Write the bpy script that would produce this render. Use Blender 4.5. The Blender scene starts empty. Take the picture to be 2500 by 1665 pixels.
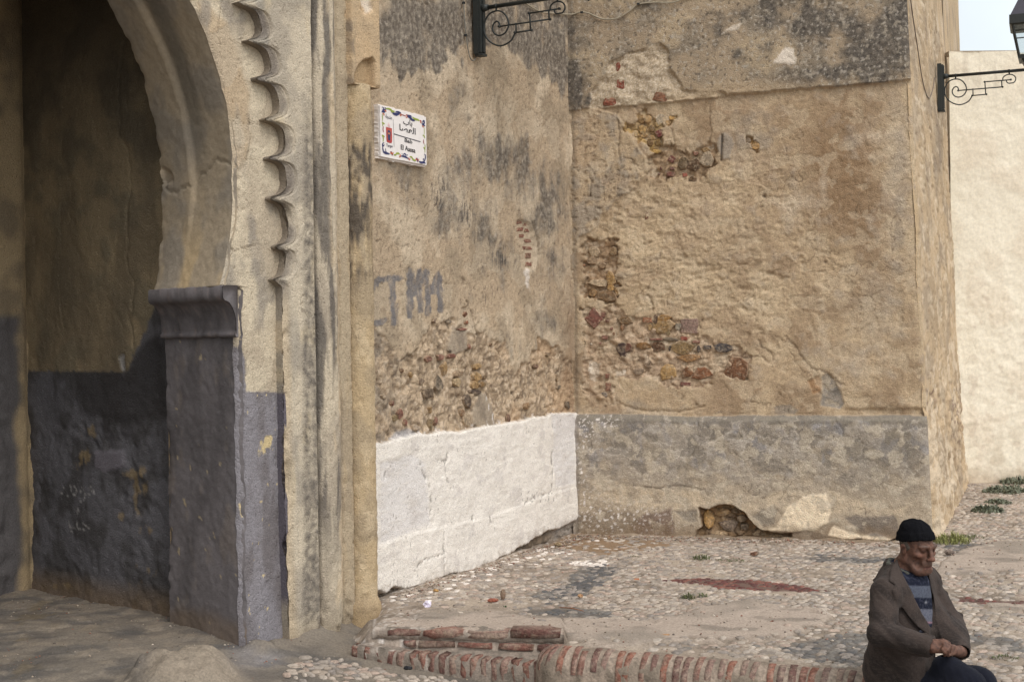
import bpy, math, random
import numpy as np
from mathutils import Vector, Matrix

random.seed(7)
rng = np.random.default_rng(11)
scene = bpy.context.scene
R = math.radians

# ------------------------------------------------------------------ camera
F_PX, CX, CY = 3218.0, 1250.0, 832.5          # focal length and centre in pixels of the 2500 px wide photograph
EYE = np.array([0.0, 0.0, 1.62])
PITCH, ROLL = R(-0.39), R(0.80)
_u0 = np.array([0.0, -math.sin(PITCH), math.cos(PITCH)])
_f0 = np.array([0.0, math.cos(PITCH), math.sin(PITCH)])
_r0 = np.array([1.0, 0.0, 0.0])
CR = math.cos(ROLL) * _r0 - math.sin(ROLL) * _u0
CU = math.sin(ROLL) * _r0 + math.cos(ROLL) * _u0
CF = _f0
cam_d = bpy.data.cameras.new("camera")
cam = bpy.data.objects.new("camera", cam_d)
scene.collection.objects.link(cam)
cam_d.sensor_width = 36.0
cam_d.lens = 36.0 * F_PX / 2500.0
cam_d.clip_start, cam_d.clip_end = 0.05, 1500.0
cam.matrix_world = Matrix(((CR[0], CU[0], -CF[0], EYE[0]), (CR[1], CU[1], -CF[1], EYE[1]),
                           (CR[2], CU[2], -CF[2], EYE[2]), (0, 0, 0, 1)))
scene.camera = cam

# ------------------------------------------------------------------ sky, sun, exposure
SUN_EL, SUN_AZ = R(52), R(150)                # azimuth clockwise from +Y: from the right and behind the camera
world = bpy.data.worlds.new("World")
scene.world = world
world.use_nodes = True
nt = world.node_tree
nt.nodes.clear()
w_out = nt.nodes.new("ShaderNodeOutputWorld")
w_bg = nt.nodes.new("ShaderNodeBackground")
w_sky = nt.nodes.new("ShaderNodeTexSky")
w_sky.sky_type = 'NISHITA'
w_sky.sun_disc = False
w_sky.sun_elevation = SUN_EL
w_sky.sun_rotation = SUN_AZ
w_sky.altitude = 60
w_sky.air_density = 1.0
w_sky.dust_density = 4.0
w_sky.ozone_density = 1.0
w_hs = nt.nodes.new("ShaderNodeHueSaturation")   # thin high cloud: most of the blue is veiled
w_hs.inputs['Saturation'].default_value = 0.16
w_hs.inputs['Value'].default_value = 1.0
w_tc = nt.nodes.new("ShaderNodeTexCoord")
w_n = nt.nodes.new("ShaderNodeTexNoise")
w_n.inputs['Scale'].default_value = 3.0
w_n.inputs['Detail'].default_value = 5.0
w_mix = nt.nodes.new("ShaderNodeMix")
w_mix.data_type = 'RGBA'
w_mr = nt.nodes.new("ShaderNodeMapRange")
w_mr.inputs[1].default_value = 0.35; w_mr.inputs[2].default_value = 0.7
w_mr.inputs[3].default_value = 0.25; w_mr.inputs[4].default_value = 0.6
nt.links.new(w_tc.outputs['Generated'], w_n.inputs['Vector'])
nt.links.new(w_n.outputs['Fac'], w_mr.inputs[0])
nt.links.new(w_mr.outputs[0], w_mix.inputs[0])
nt.links.new(w_sky.outputs[0], w_hs.inputs['Color'])
nt.links.new(w_hs.outputs[0], w_mix.inputs[6])
w_mix.inputs[7].default_value = (7.9, 8.9, 9.4, 1)
nt.links.new(w_mix.outputs[2], w_bg.inputs['Color'])
w_bg.inputs['Strength'].default_value = 0.145
nt.links.new(w_bg.outputs[0], w_out.inputs['Surface'])

sun_d = bpy.data.lights.new("sun", 'SUN')
sun_d.energy = 0.95
sun_d.angle = R(34)
sun_d.color = (1.0, 0.93, 0.85)
sun = bpy.data.objects.new("sun", sun_d)
scene.collection.objects.link(sun)
_sd = Vector((math.sin(SUN_AZ) * math.cos(SUN_EL), math.cos(SUN_AZ) * math.cos(SUN_EL), math.sin(SUN_EL)))
sun.rotation_euler = _sd.to_track_quat('Z', 'Y').to_euler()
sun.location = (6, -6, 9)
vs = scene.view_settings
vs.view_transform = 'Standard'
vs.look = 'None'
vs.exposure = 0.20
vs.gamma = 1.0
vs.use_curve_mapping = False

# ------------------------------------------------------------------ projection helpers
def ray(px, py):
    d = CF + CR * (px - CX) / F_PX - CU * (py - CY) / F_PX
    return d
def project(P):
    Q = np.asarray(P) - EYE
    z = Q @ CF
    z = np.where(np.abs(z) < 1e-6, 1e-6, z)
    return CX + F_PX * (Q @ CR) / z, CY - F_PX * (Q @ CU) / z

class Plane:
    def __init__(s, o, t, w=(0, 0, 1)):
        s.o = np.array(o, float); s.t = np.array(t, float); s.t /= np.linalg.norm(s.t)
        s.w = np.array(w, float); s.w /= np.linalg.norm(s.w)
        s.n = np.cross(s.t, s.w); s.n /= np.linalg.norm(s.n)
        if s.n @ (EYE - s.o) < 0: s.n = -s.n
    def at(s, px, py, h=0.0):
        d = ray(px, py)
        k = ((s.o + s.n * h - EYE) @ s.n) / (d @ s.n)
        return EYE + d * k
    def uv(s, px, py, h=0.0):
        p = s.at(px, py, h) - s.o
        return p @ s.t, p @ s.w
    def P(s, U, V, h=0.0):
        h = np.asarray(h)
        return s.o + U[..., None] * s.t + V[..., None] * s.w + h[..., None] * s.n
def ground_at(px, py, z=0.0):
    d = ray(px, py)
    return EYE + d * ((z - EYE[2]) / d[2])

# ------------------------------------------------------------------ noise
_ga = rng.random(256) * 2 * np.pi
_GX, _GY = np.cos(_ga), np.sin(_ga)
_rv = rng.random((256, 3))
def _hash(ix, iy, seed):
    h = (ix.astype(np.int64) * 374761393 + iy.astype(np.int64) * 668265263 + seed * 144665) & 0xffffffff
    h = ((h ^ (h >> 13)) * 1274126177) & 0xffffffff
    return ((h ^ (h >> 16)) & 255).astype(np.int64)
def gn(x, y, seed=0):
    ix, iy = np.floor(x), np.floor(y)
    fx, fy = x - ix, y - iy
    ux, uy = fx**3 * (fx * (fx * 6 - 15) + 10), fy**3 * (fy * (fy * 6 - 15) + 10)
    def g(dx, dy):
        k = _hash(ix + dx, iy + dy, seed)
        return _GX[k] * (fx - dx) + _GY[k] * (fy - dy)
    a = g(0, 0); b = g(1, 0); c = g(0, 1); d = g(1, 1)
    return 1.5 * ((a + (b - a) * ux) * (1 - uy) + (c + (d - c) * ux) * uy)
def fbm(x, y, octv=4, seed=0, gain=0.5):
    s = 0.0; a = 1.0; f = 1.0
    for k in range(octv):
        s = s + a * gn(x * f + 17.3 * k, y * f + 9.1 * k, seed + k)
        a *= gain; f *= 2.03
    return s
def worley(x, y, seed=0):
    ix, iy = np.floor(x), np.floor(y)
    f1 = np.full(x.shape, 9.0); f2 = np.full(x.shape, 9.0); cid = np.zeros(x.shape, np.int64)
    for dx in (-1, 0, 1):
        for dy in (-1, 0, 1):
            k = _hash(ix + dx, iy + dy, seed)
            d = np.hypot(ix + dx + 0.15 + 0.7 * _rv[k, 0] - x, iy + dy + 0.15 + 0.7 * _rv[k, 1] - y)
            n = d < f1
            f2 = np.where(n, f1, np.minimum(f2, d)); cid = np.where(n, k, cid); f1 = np.where(n, d, f1)
    return f1, f2, cid
def sst(a, b, x):
    t = np.clip((x - a) / (b - a), 0, 1)
    return t * t * (3 - 2 * t)
def pdist(X, Y, pts):                             # distance to a polyline
    d = np.full(X.shape, 1e9)
    for (x0, y0), (x1, y1) in zip(pts[:-1], pts[1:]):
        dx, dy = x1 - x0, y1 - y0
        k = np.clip(((X - x0) * dx + (Y - y0) * dy) / (dx * dx + dy * dy + 1e-9), 0, 1)
        d = np.minimum(d, np.hypot(X - x0 - k * dx, Y - y0 - k * dy))
    return d
def psdf(X, Y, poly):                             # signed distance to a polygon, negative inside
    pts = list(poly) + [poly[0]]
    d = pdist(X, Y, pts)
    ins = np.zeros(X.shape, bool)
    for (x0, y0), (x1, y1) in zip(pts[:-1], pts[1:]):
        if y0 == y1: continue
        c = ((y0 > Y) != (y1 > Y)) & (X < (x1 - x0) * (Y - y0) / (y1 - y0) + x0)
        ins ^= c
    return np.where(ins, -d, d)
def pmask(X, Y, poly, soft=3.0, warp=0.0):
    return sst(soft, -soft, psdf(X, Y, poly) + warp)
def hairline(U, V, f, seed, w=.010, thr=.0):       # thin wandering cracks: zero lines of a slow noise, broken up
    a = fbm(U * f, V * f * .8, 4, seed); m = sst(thr, thr + .15, fbm(U * f * .7 + 5, V * f * .7, 2, seed + 40))
    return np.exp(-(a / w)**2) * m
def islands(U, V, f, seed, lo, e=.012):            # crisp-edged patches where a thin coat has come away, and their lips
    a = fbm(U * f, V * f * 1.15, 4, seed, .45)
    return sst(lo, lo + e, a), np.exp(-((a - lo) / (2.2 * e))**2)
def blobs(X, Y, lst):
    s = np.zeros(X.shape)
    for (cx, cy, rx, ry, k) in lst:
        s = np.maximum(s, k * np.exp(-(((X - cx) / rx)**2 + ((Y - cy) / ry)**2)))
    return s

# ------------------------------------------------------------------ colour
ALB = 1.0
def L1(c):
    c = np.asarray(c, float) / 255.0
    return np.where(c <= 0.04045, c / 12.92, ((c + 0.055) / 1.055)**2.4)
def S(r, g, b, k=1.0):
    c = L1((r, g, b)) * ALB * k
    c = c + 0.13 * (c @ np.array([.3, .59, .11]) - c)
    return np.clip(c * np.array([1.015, .99, 1.02]), 0, 0.86)
def flat(shape, c):
    return np.broadcast_to(np.asarray(c), shape + (3,)).copy()
def mixc(col, c, m):
    return col + (np.asarray(c) - col) * np.clip(m, 0, 1)[..., None]

# ------------------------------------------------------------------ materials
def attr_mat(name, rough=0.9, nscale=60.0, namt=0.18, bump=0.25, bscale=140.0, bdist=0.004, pits=0.0, spec=0.3, sheen=0.0, smear=0.0):
    m = bpy.data.materials.new(name); m.use_nodes = True
    t = m.node_tree; N = t.nodes; Lk = t.links
    b = N['Principled BSDF']
    b.inputs['Roughness'].default_value = rough
    b.inputs['Specular IOR Level'].default_value = spec
    if sheen: b.inputs['Sheen Weight'].default_value = sheen
    a = N.new("ShaderNodeAttribute"); a.attribute_name = "Col"
    g = N.new("ShaderNodeNewGeometry")
    n1 = N.new("ShaderNodeTexNoise"); n1.inputs['Scale'].default_value = nscale; n1.inputs['Detail'].default_value = 6; n1.inputs['Roughness'].default_value = 0.65
    Lk.new(g.outputs['Position'], n1.inputs['Vector'])
    mr = N.new("ShaderNodeMapRange")
    mr.inputs[1].default_value = 0.36; mr.inputs[2].default_value = 0.64
    mr.inputs[3].default_value = 1 - namt; mr.inputs[4].default_value = 1 + namt
    Lk.new(n1.outputs['Fac'], mr.inputs[0])
    mx = N.new("ShaderNodeVectorMath"); mx.operation = 'SCALE'
    Lk.new(a.outputs['Color'], mx.inputs[0]); Lk.new(mr.outputs[0], mx.inputs['Scale'])
    if smear:                                         # lime and dust left on the face
        n3 = N.new("ShaderNodeTexNoise"); n3.inputs['Scale'].default_value = 38; n3.inputs['Detail'].default_value = 6; n3.inputs['Roughness'].default_value = 0.7
        Lk.new(g.outputs['Position'], n3.inputs['Vector'])
        r3 = N.new("ShaderNodeMapRange"); r3.inputs[1].default_value = 0.50; r3.inputs[2].default_value = 0.66; r3.inputs[3].default_value = 0.0; r3.inputs[4].default_value = smear
        Lk.new(n3.outputs['Fac'], r3.inputs[0])
        m3 = N.new("ShaderNodeMix"); m3.data_type = 'RGBA'; m3.inputs[7].default_value = (.44, .35, .25, 1)
        Lk.new(r3.outputs[0], m3.inputs[0]); Lk.new(mx.outputs[0], m3.inputs[6]); Lk.new(m3.outputs[2], b.inputs['Base Color'])
    else:
        Lk.new(mx.outputs[0], b.inputs['Base Color'])
    n2 = N.new("ShaderNodeTexNoise"); n2.inputs['Scale'].default_value = bscale; n2.inputs['Detail'].default_value = 5; n2.inputs['Roughness'].default_value = 0.6
    Lk.new(g.outputs['Position'], n2.inputs['Vector'])
    hgt = n2.outputs['Fac']
    if pits:
        v = N.new("ShaderNodeTexVoronoi"); v.inputs['Scale'].default_value = bscale * 0.35
        Lk.new(g.outputs['Position'], v.inputs['Vector'])
        r2 = N.new("ShaderNodeMapRange"); r2.inputs[1].default_value = 0.0; r2.inputs[2].default_value = 0.35
        r2.inputs[3].default_value = -pits; r2.inputs[4].default_value = 0.0
        Lk.new(v.outputs['Distance'], r2.inputs[0])
        ad = N.new("ShaderNodeMath"); ad.operation = 'ADD'
        Lk.new(hgt, ad.inputs[0]); Lk.new(r2.outputs[0], ad.inputs[1]); hgt = ad.outputs[0]
    bp = N.new("ShaderNodeBump"); bp.inputs['Strength'].default_value = bump; bp.inputs['Distance'].default_value = bdist
    Lk.new(hgt, bp.inputs['Height']); Lk.new(bp.outputs[0], b.inputs['Normal'])
    return m
M_PLASTER = attr_mat("weathered_plaster", 0.92, 150, 0.24, 0.7, 130, 0.009, 0.6)
M_PAINT = attr_mat("painted_plaster", 0.8, 40, 0.08, 0.5, 90, 0.006, 0.2)
M_STONE = attr_mat("rubble_stone", 0.9, 60, 0.42, 0.9, 90, 0.010, 0.4, smear=.5)
M_BRICK = attr_mat("fired_brick", 0.92, 70, 0.34, 0.9, 120, 0.008, 0.4, smear=.5)
M_COBBLE = attr_mat("cobble_stone", 0.75, 60, 0.25, 0.5, 120, 0.004, 0.1)
M_EARTH = attr_mat("trodden_earth", 0.95, 80, 0.2, 0.6, 120, 0.008, 0.4)
M_IRON = attr_mat("painted_iron", 0.5, 60, 0.15, 0.25, 120, 0.002, 0.0, 0.4)
M_CABLE = attr_mat("cable_sheath", 0.6, 40, 0.15, 0.2, 150, 0.001)
M_TILE = attr_mat("glazed_tile", 0.25, 30, 0.03, 0.1, 60, 0.001, 0.0, 0.5)
M_INK = attr_mat("printed_ink", 0.35, 60, 0.06, 0.05, 100, 0.001, 0.0, 0.4)
M_LEAF = attr_mat("weed_leaf", 0.6, 60, 0.25, 0.2, 120, 0.002)
M_CLOTH = attr_mat("wool_tweed", 0.95, 420, 0.30, 0.6, 700, 0.002, 0.0, 0.1, 0.05)
M_KNIT = attr_mat("knitted_wool", 0.95, 260, 0.2, 0.7, 420, 0.003, 0.0, 0.1, 0.0)
M_SKIN = attr_mat("weathered_skin", 0.6, 120, 0.12, 0.35, 260, 0.002, 0.2, 0.35)
M_CARD = attr_mat("cardboard", 0.9, 60, 0.1, 0.2, 150, 0.001)

# ------------------------------------------------------------------ objects
COL = scene.collection
def tag(o, label=None, cat=None, group=None, kind=None):
    if label: o['label'] = label
    if cat: o['category'] = cat
    if group: o['group'] = group
    if kind: o['kind'] = kind
    return o
def thing(name, loc, label=None, cat=None, group=None, kind=None, rot=(0, 0, 0)):
    o = bpy.data.objects.new(name, None); COL.objects.link(o)
    o.empty_display_size = 0.2
    o.location = loc; o.rotation_euler = rot
    return tag(o, label, cat, group, kind)
def wloc(o):
    p = Vector((0, 0, 0))
    while o is not None:
        p = p + o.location; o = o.parent
    return np.array(p)
def raw_mesh(name, V, faces, col=None, smooth=True, mat=None):
    me = bpy.data.meshes.new(name)
    V = np.asarray(V, np.float32).reshape(-1, 3)
    if isinstance(faces, np.ndarray):
        nf, k = faces.shape
        me.vertices.add(len(V)); me.vertices.foreach_set("co", V.ravel())
        me.loops.add(nf * k); me.loops.foreach_set("vertex_index", faces.astype(np.int32).ravel())
        me.polygons.add(nf); me.polygons.foreach_set("loop_start", np.arange(0, nf * k, k, dtype=np.int32))
        me.update(calc_edges=True)
        me.validate()
    else:
        me.from_pydata([tuple(map(float, v)) for v in V], [], faces)
        me.update()
    if col is not None:
        c = np.asarray(col, np.float32)
        if c.ndim == 1: c = np.broadcast_to(c, (len(V), 3))
        c4 = np.ones((len(V), 4), np.float32); c4[:, :3] = c.reshape(-1, 3)
        at = me.color_attributes.new("Col", 'FLOAT_COLOR', 'POINT')
        at.data.foreach_set("color", c4.ravel())
    if smooth and len(me.polygons):
        me.polygons.foreach_set("use_smooth", np.ones(len(me.polygons), bool))
    if mat: me.materials.append(mat)
    return me
def add(name, V, faces, col, mat, parent=None, smooth=True, kind=None, local=False):
    """one mesh object; V in world coordinates unless local"""
    V = np.asarray(V, float).reshape(-1, 3)
    if parent is not None and not local: V = V - wloc(parent)
    me = raw_mesh(name, V, faces, col, smooth, mat)
    o = bpy.data.objects.new(name, me); COL.objects.link(o)
    if parent is not None: o.parent = parent
    if kind: o['kind'] = kind
    return o
def put(name, me, loc, parent=None, rot=None, scale=None):
    o = bpy.data.objects.new(name, me); COL.objects.link(o)
    if parent is not None: o.parent = parent
    o.location = loc
    if rot is not None: o.rotation_euler = rot
    if scale is not None: o.scale = scale
    return o
def grid_faces(nr, nc, flip=False):
    i = np.arange(nr * nc).reshape(nr, nc)
    a, b, c, d = i[:-1, :-1], i[:-1, 1:], i[1:, 1:], i[1:, :-1]
    f = np.stack([a, b, c, d], -1).reshape(-1, 4)
    return f[:, ::-1].copy() if flip else f
def relief(name, P, N, fn, U, V, mat, parent, flip=False, kind=None):
    """displaced sheet: P (r,c,3) base points, N normal, fn(U,V,X,Y) -> height, colour"""
    X, Y = project(P)
    h, col = fn(U, V, X, Y)
    Q = P + np.asarray(h)[..., None] * N
    return add(name, Q, grid_faces(P.shape[0], P.shape[1], flip), np.clip(col, 0.002, 0.86).reshape(-1, 3), mat, parent, True, kind)
def box_mesh(x0, x1, y0, y1, z0, z1):
    V = [(x, y, z) for z in (z0, z1) for y in (y0, y1) for x in (x0, x1)]
    Fc = [(0, 2, 3, 1), (4, 5, 7, 6), (0, 1, 5, 4), (2, 6, 7, 3), (0, 4, 6, 2), (1, 3, 7, 5)]
    return V, Fc
class MB:                                            # mesh builder for small made things
    def __init__(s): s.v = []; s.f = []; s.c = []
    def put(s, V, Fc, c):
        k = len(s.v); s.v += [tuple(map(float, p)) for p in V]; s.f += [tuple(i + k for i in q) for q in Fc]
        c = np.asarray(c, float)
        s.c += [tuple(c)] * len(V) if c.ndim == 1 else [tuple(x) for x in c]
    def box(s, c, size, col, axes=None):
        V, Fc = box_mesh(-.5, .5, -.5, .5, -.5, .5)
        V = np.array(V) * np.array(size)
        if axes is not None: V = V @ np.array(axes)
        s.put(V + np.array(c), Fc, col)
    def tube(s, pts, r, col, n=8, cap=True):
        pts = [np.array(p, float) for p in pts]
        rs = r if hasattr(r, '__len__') else [r] * len(pts)
        V = []; Fc = []; prev = None
        for i, p in enumerate(pts):
            d = pts[min(i + 1, len(pts) - 1)] - pts[max(i - 1, 0)]
            d = d / (np.linalg.norm(d) + 1e-9)
            if prev is None:
                a = np.cross(d, (0, 0, 1)) if abs(d[2]) < 0.9 else np.cross(d, (1, 0, 0))
            else:
                a = prev - d * (prev @ d)
            a = a / (np.linalg.norm(a) + 1e-9); prev = a
            b = np.cross(d, a)
            for k in range(n):
                an = 2 * math.pi * k / n
                V.append(p + rs[i] * (math.cos(an) * a + math.sin(an) * b))
        for i in range(len(pts) - 1):
            for k in range(n):
                Fc.append((i * n + k, i * n + (k + 1) % n, (i + 1) * n + (k + 1) % n, (i + 1) * n + k))
        if cap:
            Fc.append(tuple(range(n))[::-1]); Fc.append(tuple((len(pts) - 1) * n + k for k in range(n)))
        s.put(V, Fc, col)
    def build(s, name, mat, parent=None, smooth=False, local=False, kind=None):
        return add(name, np.array(s.v), s.f, np.array(s.c), mat, parent, smooth, kind, local)
def copy_tree(o, parent=None):
    c = o.copy(); COL.objects.link(c); c.parent = parent
    for ch in list(o.children): copy_tree(ch, c)
    return c
_stone_cache = {}
def wall_piece(name, plane, cx, cy, w, h, rot, col, parent, proud=0.006, depth=0.03, sides=8, hgt=0.0, irr=0.5, mat=None, square=False):
    """one stone or brick set in a wall: centre and size read in photograph pixels on the wall plane"""
    c = plane.at(cx, cy, hgt)
    e1 = plane.at(cx + w / 2, cy, hgt) - c; e2 = plane.at(cx, cy - h / 2, hgt) - c
    rs = np.random.default_rng(int(cx * 13 + cy * 7) & 0xffff)
    ang = np.arange(sides) * 2 * np.pi / sides + rs.random() * 0.5
    if square:
        ang = np.array([0.18, 0.7, 0.87, 2.27, 2.44, 2.96, 3.32, 3.84, 4.01, 5.41, 5.58, 6.10]); sides = 12
    V = []
    k = 1 + irr * (rs.random(sides) - 0.62)
    tx, ty = rs.normal(0, .45, 2)
    col = col * .95 + .05 * col.mean()
    for (sc, hh) in ((1.08, -depth), (1.0, -proud * 0.3), (0.90, proud * 0.75), (0.5, proud)):
        for a, q in zip(ang, k):
            ca, sa = math.cos(a), math.sin(a)
            if square:
                m_ = max(abs(ca), abs(sa)); ca, sa = ca / m_ * 0.97, sa / m_ * 0.97
            x, y = ca * math.cos(rot) - sa * math.sin(rot), ca * math.sin(rot) + sa * math.cos(rot)
            V.append((x * e1 + y * e2) * q * sc + plane.n * (hh + proud * (.5 * (rs.random() - 0.5) + (tx * x + ty * y) * sc * (hh > -depth))))
    Fc = []
    for r_ in range(3):
        for i in range(sides):
            j = (i + 1) % sides
            Fc.append((r_ * sides + i, r_ * sides + j, (r_ + 1) * sides + j, (r_ + 1) * sides + i))
    Fc.append(tuple(3 * sides + i for i in range(sides)))
    V = np.array(V)
    cc = np.array([col * (0.72 + 0.5 * rs.random()) for _ in range(len(V))])
    mo = S(186, 162, 128); k2 = np.where(np.arange(len(V)) < 2 * sides, .15 + .45 * rs.random(len(V)), .4 * (rs.random(len(V)) < .15))[:, None]
    cc = cc * (1 - k2) + mo * k2
    me = raw_mesh(name, V, Fc, cc, False, mat or M_STONE)
    o = bpy.data.objects.new(name, me); COL.objects.link(o)
    o.parent = parent; o.location = Vector(c - wloc(parent))
    return o
# ================================================================== GATEHOUSE (left)
G = Plane((-1.444, 7.21, 0), (.616, .788, 0))
DEP = 0.703
gate = thing("gatehouse", tuple(G.o), "old gatehouse with a tall horseshoe arch, scalloped moulding and grey painted jamb", "gatehouse")
ALL_GREY = (84, 80, 80)
C_CREAM, C_CREAM2, C_SOOT = S(204, 189, 158), S(184, 168, 140), S(84, 78, 70)
C_GREY, C_GREY2, C_GREYB = S(118, 112, 111), S(101, 96, 95), S(136, 132, 134)

UC, ZC, RO, RI = -1.755, 2.47, 1.68, 1.752
Z_SP = 1.89
def arch_path(step=0.011):
    """(u outer, u inner, z) from the right jamb's foot over the crown to the left jamb's foot"""
    a0 = math.asin((Z_SP - ZC) / RO)
    zj = np.arange(-0.30, Z_SP, step)
    pts = [(-0.075, -0.012, z, z) for z in zj]
    for a in np.concatenate([np.arange(a0, 0.75, step / RO), np.linspace(0.76, math.pi - a0, 60)]):
        pts.append((UC + RO * math.cos(a), UC + RI * math.cos(a), ZC + RO * math.sin(a), ZC + RI * math.sin(a)))
    for z in np.linspace(Z_SP, -0.3, 20): pts.append((2 * UC + 0.075, 2 * UC + 0.012, z, z))
    return np.array(pts)
AP = arch_path()
nd = 56
dd = np.concatenate([np.linspace(0, 1, nd)])
Ug = AP[:, 0:1] * (1 - dd) + AP[:, 1:2] * dd
Zg = AP[:, 2:3] * (1 - dd) + AP[:, 3:4] * dd
Dg = np.broadcast_to(dd * DEP, Ug.shape)
P = G.o + Ug[..., None] * G.t - Dg[..., None] * G.n; P[..., 2] += Zg
inw = np.zeros_like(P)                            # the direction out of the masonry, towards the opening
arch_in = (AP[:, 2] > Z_SP + 0.001)[:, None]
inw[...] = -G.t
dirr = np.stack([UC - Ug, ZC - Zg], -1); dirr /= np.linalg.norm(dirr, axis=-1, keepdims=True)
left = np.broadcast_to((AP[:, 0] < UC)[:, None], Ug.shape)
inw = np.where(left[..., None], G.t, -G.t)
va = dirr[..., 0:1] * G.t + dirr[..., 1:2] * np.array([0, 0, 1.0])
inw = np.where(np.broadcast_to(arch_in, Ug.shape)[..., None], va, inw)
def fn_reveal(U, V, X, Y):
    z, d = Zg, Dg
    n = fbm(d * 3 + z * .4, z * 3, 4, 3); nf = fbm(d * 22, z * 22, 3, 9)
    h = 0.006 * n + 0.0025 * nf
    ar = z > 1.87
    rib = sst(0.40, 0.44, d + 0.03 * np.sin(z * 3)) * np.broadcast_to(arch_in, d.shape)
    h = h + 0.028 * rib * sst(1.9, 2.7, z)
    # rounded, knocked arris
    h = h - 0.05 * np.exp(-d / 0.025) * (0.7 + 0.5 * fbm(z * 4, d * 0, 4, 31)) * np.where(ar, 0.5, 1.0)
    h = h - 0.03 * np.exp(-(DEP - d) / 0.015) * np.clip(fbm(z * 7, d, 3, 41), 0, 1)
    crack = np.abs(z - (2.53 + 0.06 * np.sin(d * 9) + 0.035 * fbm(d * 9, d * 0, 3, 77) - .05 * d))
    h = h - 0.012 * np.exp(-(crack / 0.007)**2) - 0.006 * sst(0.06, 0.0, crack) * np.clip(nf, 0, 1)
    chip = pmask(X, Y, [(398, 405), (432, 430), (428, 446), (404, 452)], 4, 5 * nf)
    h = h - 0.025 * chip
    col = mixc(flat(d.shape, S(178, 160, 130)), S(158, 146, 126), sst(-.3, .5, n))
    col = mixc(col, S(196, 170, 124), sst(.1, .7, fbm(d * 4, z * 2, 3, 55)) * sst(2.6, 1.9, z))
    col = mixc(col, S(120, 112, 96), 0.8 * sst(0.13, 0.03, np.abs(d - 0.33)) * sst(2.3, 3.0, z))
    g = sst(1.90, 1.86, z)
    gc = mixc(flat(d.shape, C_GREY), C_GREY2, sst(-.3, .4, fbm(d * 3, z * 1.5, 4, 61)))
    gc = mixc(gc, S(134, 122, 110), 0.5 * sst(.25, .7, fbm(d * 6, z * 3, 4, 67)))
    gc = mixc(gc, S(178, 160, 124), sst(.86, .92, fbm(d * 14, z * 11, 3, 71)))
    col = mixc(col, gc, g)
    col = mixc(col, S(130, 104, 66), sst(0.10, 0.0, z + .05 * n) * .4)
    return h, col
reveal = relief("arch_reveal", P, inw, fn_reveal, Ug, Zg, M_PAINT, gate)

# impost moulding at the springing
prof = [(-0.075, 1.612), (-0.094, 1.614), (-0.096, 1.634), (-0.086, 1.640)]
for k in range(9):
    a = k / 8 * math.pi / 2
    prof.append((-0.088 - 0.078 * (1 - math.cos(a)), 1.655 + 0.155 * math.sin(a)))
prof += [(-0.178, 1.822), (-0.182, 1.838), (-0.180, 1.885), (-0.165, 1.893), (-0.075, 1.894)]
prof = np.array(prof)
ns = 60
ds = np.linspace(-0.012, DEP + 0.01, ns)
UU = np.broadcast_to(prof[:, 0], (ns, len(prof))).copy() + 0.055 * (ds / DEP)[:, None]
ZZ = np.broadcast_to(prof[:, 1], (ns, len(prof))).copy()
nz = fbm(ds[:, None] * 8 + UU * 0, ZZ * 6, 4, 13)
UU += 0.006 * nz; ZZ += 0.005 * fbm(ds[:, None] * 9 + 0 * ZZ, ZZ * 2, 3, 19)
P = G.o + UU[..., None] * G.t - np.broadcast_to(ds[:, None], UU.shape)[..., None] * G.n
P[..., 2] += ZZ
cc = mixc(flat(UU.shape, C_GREY), C_GREY2, sst(-.3, .5, nz)); cc = mixc(cc, S(140, 126, 120), sst(.3, .8, fbm(ds[:, None] * 20 + UU * 0, ZZ * 20, 3, 23)) * .6)
fcs = [tuple(q) for q in grid_faces(ns, len(prof))] + [tuple(range(len(prof)))]
add("impost", P.reshape(-1, 3), fcs, cc.reshape(-1, 3), M_PAINT, gate)

# ---- front: scalloped panel edge
PR = 0.068
cusps = [(560, -95), (592, 8), (616, 100), (638, 191), (659, 292), (668, 386), (672, 484), (686, 604), (678, 684)]
bulge = [36, 36, 36, 35, 36, 33, 27, 18]
us_pts = []
for i in range(len(cusps) - 1):
    (x0, y0), (x1, y1) = cusps[i], cusps[i + 1]
    for k in range(24):
        t_ = k / 24
        tt = 2 * t_ - 1
        b = bulge[i] * max(0.0, 1 - (abs(tt) / .88)**3.0)**0.5 - 6 * (abs(tt) > .88)
        us_pts.append(G.uv(x0 + (x1 - x0) * t_ + b, y0 + (y1 - y0) * t_ , PR))
for (x, y) in [(676, 684), (693, 700), (694, 720), (693, 800), (696, 950), (697, 1076), (699, 1200), (701, 1300), (706, 1420), (710, 1530), (716, 1700)]:
    us_pts.append(G.uv(x, y, PR))
us_pts = np.array(us_pts)[::-1]
zs_, o_ = us_pts[:, 1], np.argsort(us_pts[:, 1])
def u_scallop(z):
    u = np.interp(z, zs_[o_], us_pts[o_, 0])
    # above the frame the lobes go on round the arch
    z0 = us_pts[:, 1].max()
    r = 2.20; zz = np.maximum(z, z0)
    a = np.arcsin(np.clip((zz - ZC) / r, -1, 1))
    uc = UC + r * np.cos(a) - (UC + r * math.cos(math.asin((z0 - ZC) / r))) + us_pts[np.argmax(us_pts[:, 1]), 0] + 0.07 * np.abs(np.sin((zz - z0) * 10))
    return np.where(z > z0, uc, u)
def u_arch(z):
    a = np.sqrt(np.maximum(RO**2 - (z - ZC)**2, 0))
    u = np.where(z > Z_SP, UC + a, -0.075 + 0 * z)
    return np.where(z > ZC + RO, UC, u)
zrows = np.concatenate([np.arange(-0.35, 3.9, 0.0085), np.linspace(3.92, 4.149, 30), np.linspace(4.152, 7.6, 40)])
u_pan_end = 0.44
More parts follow.
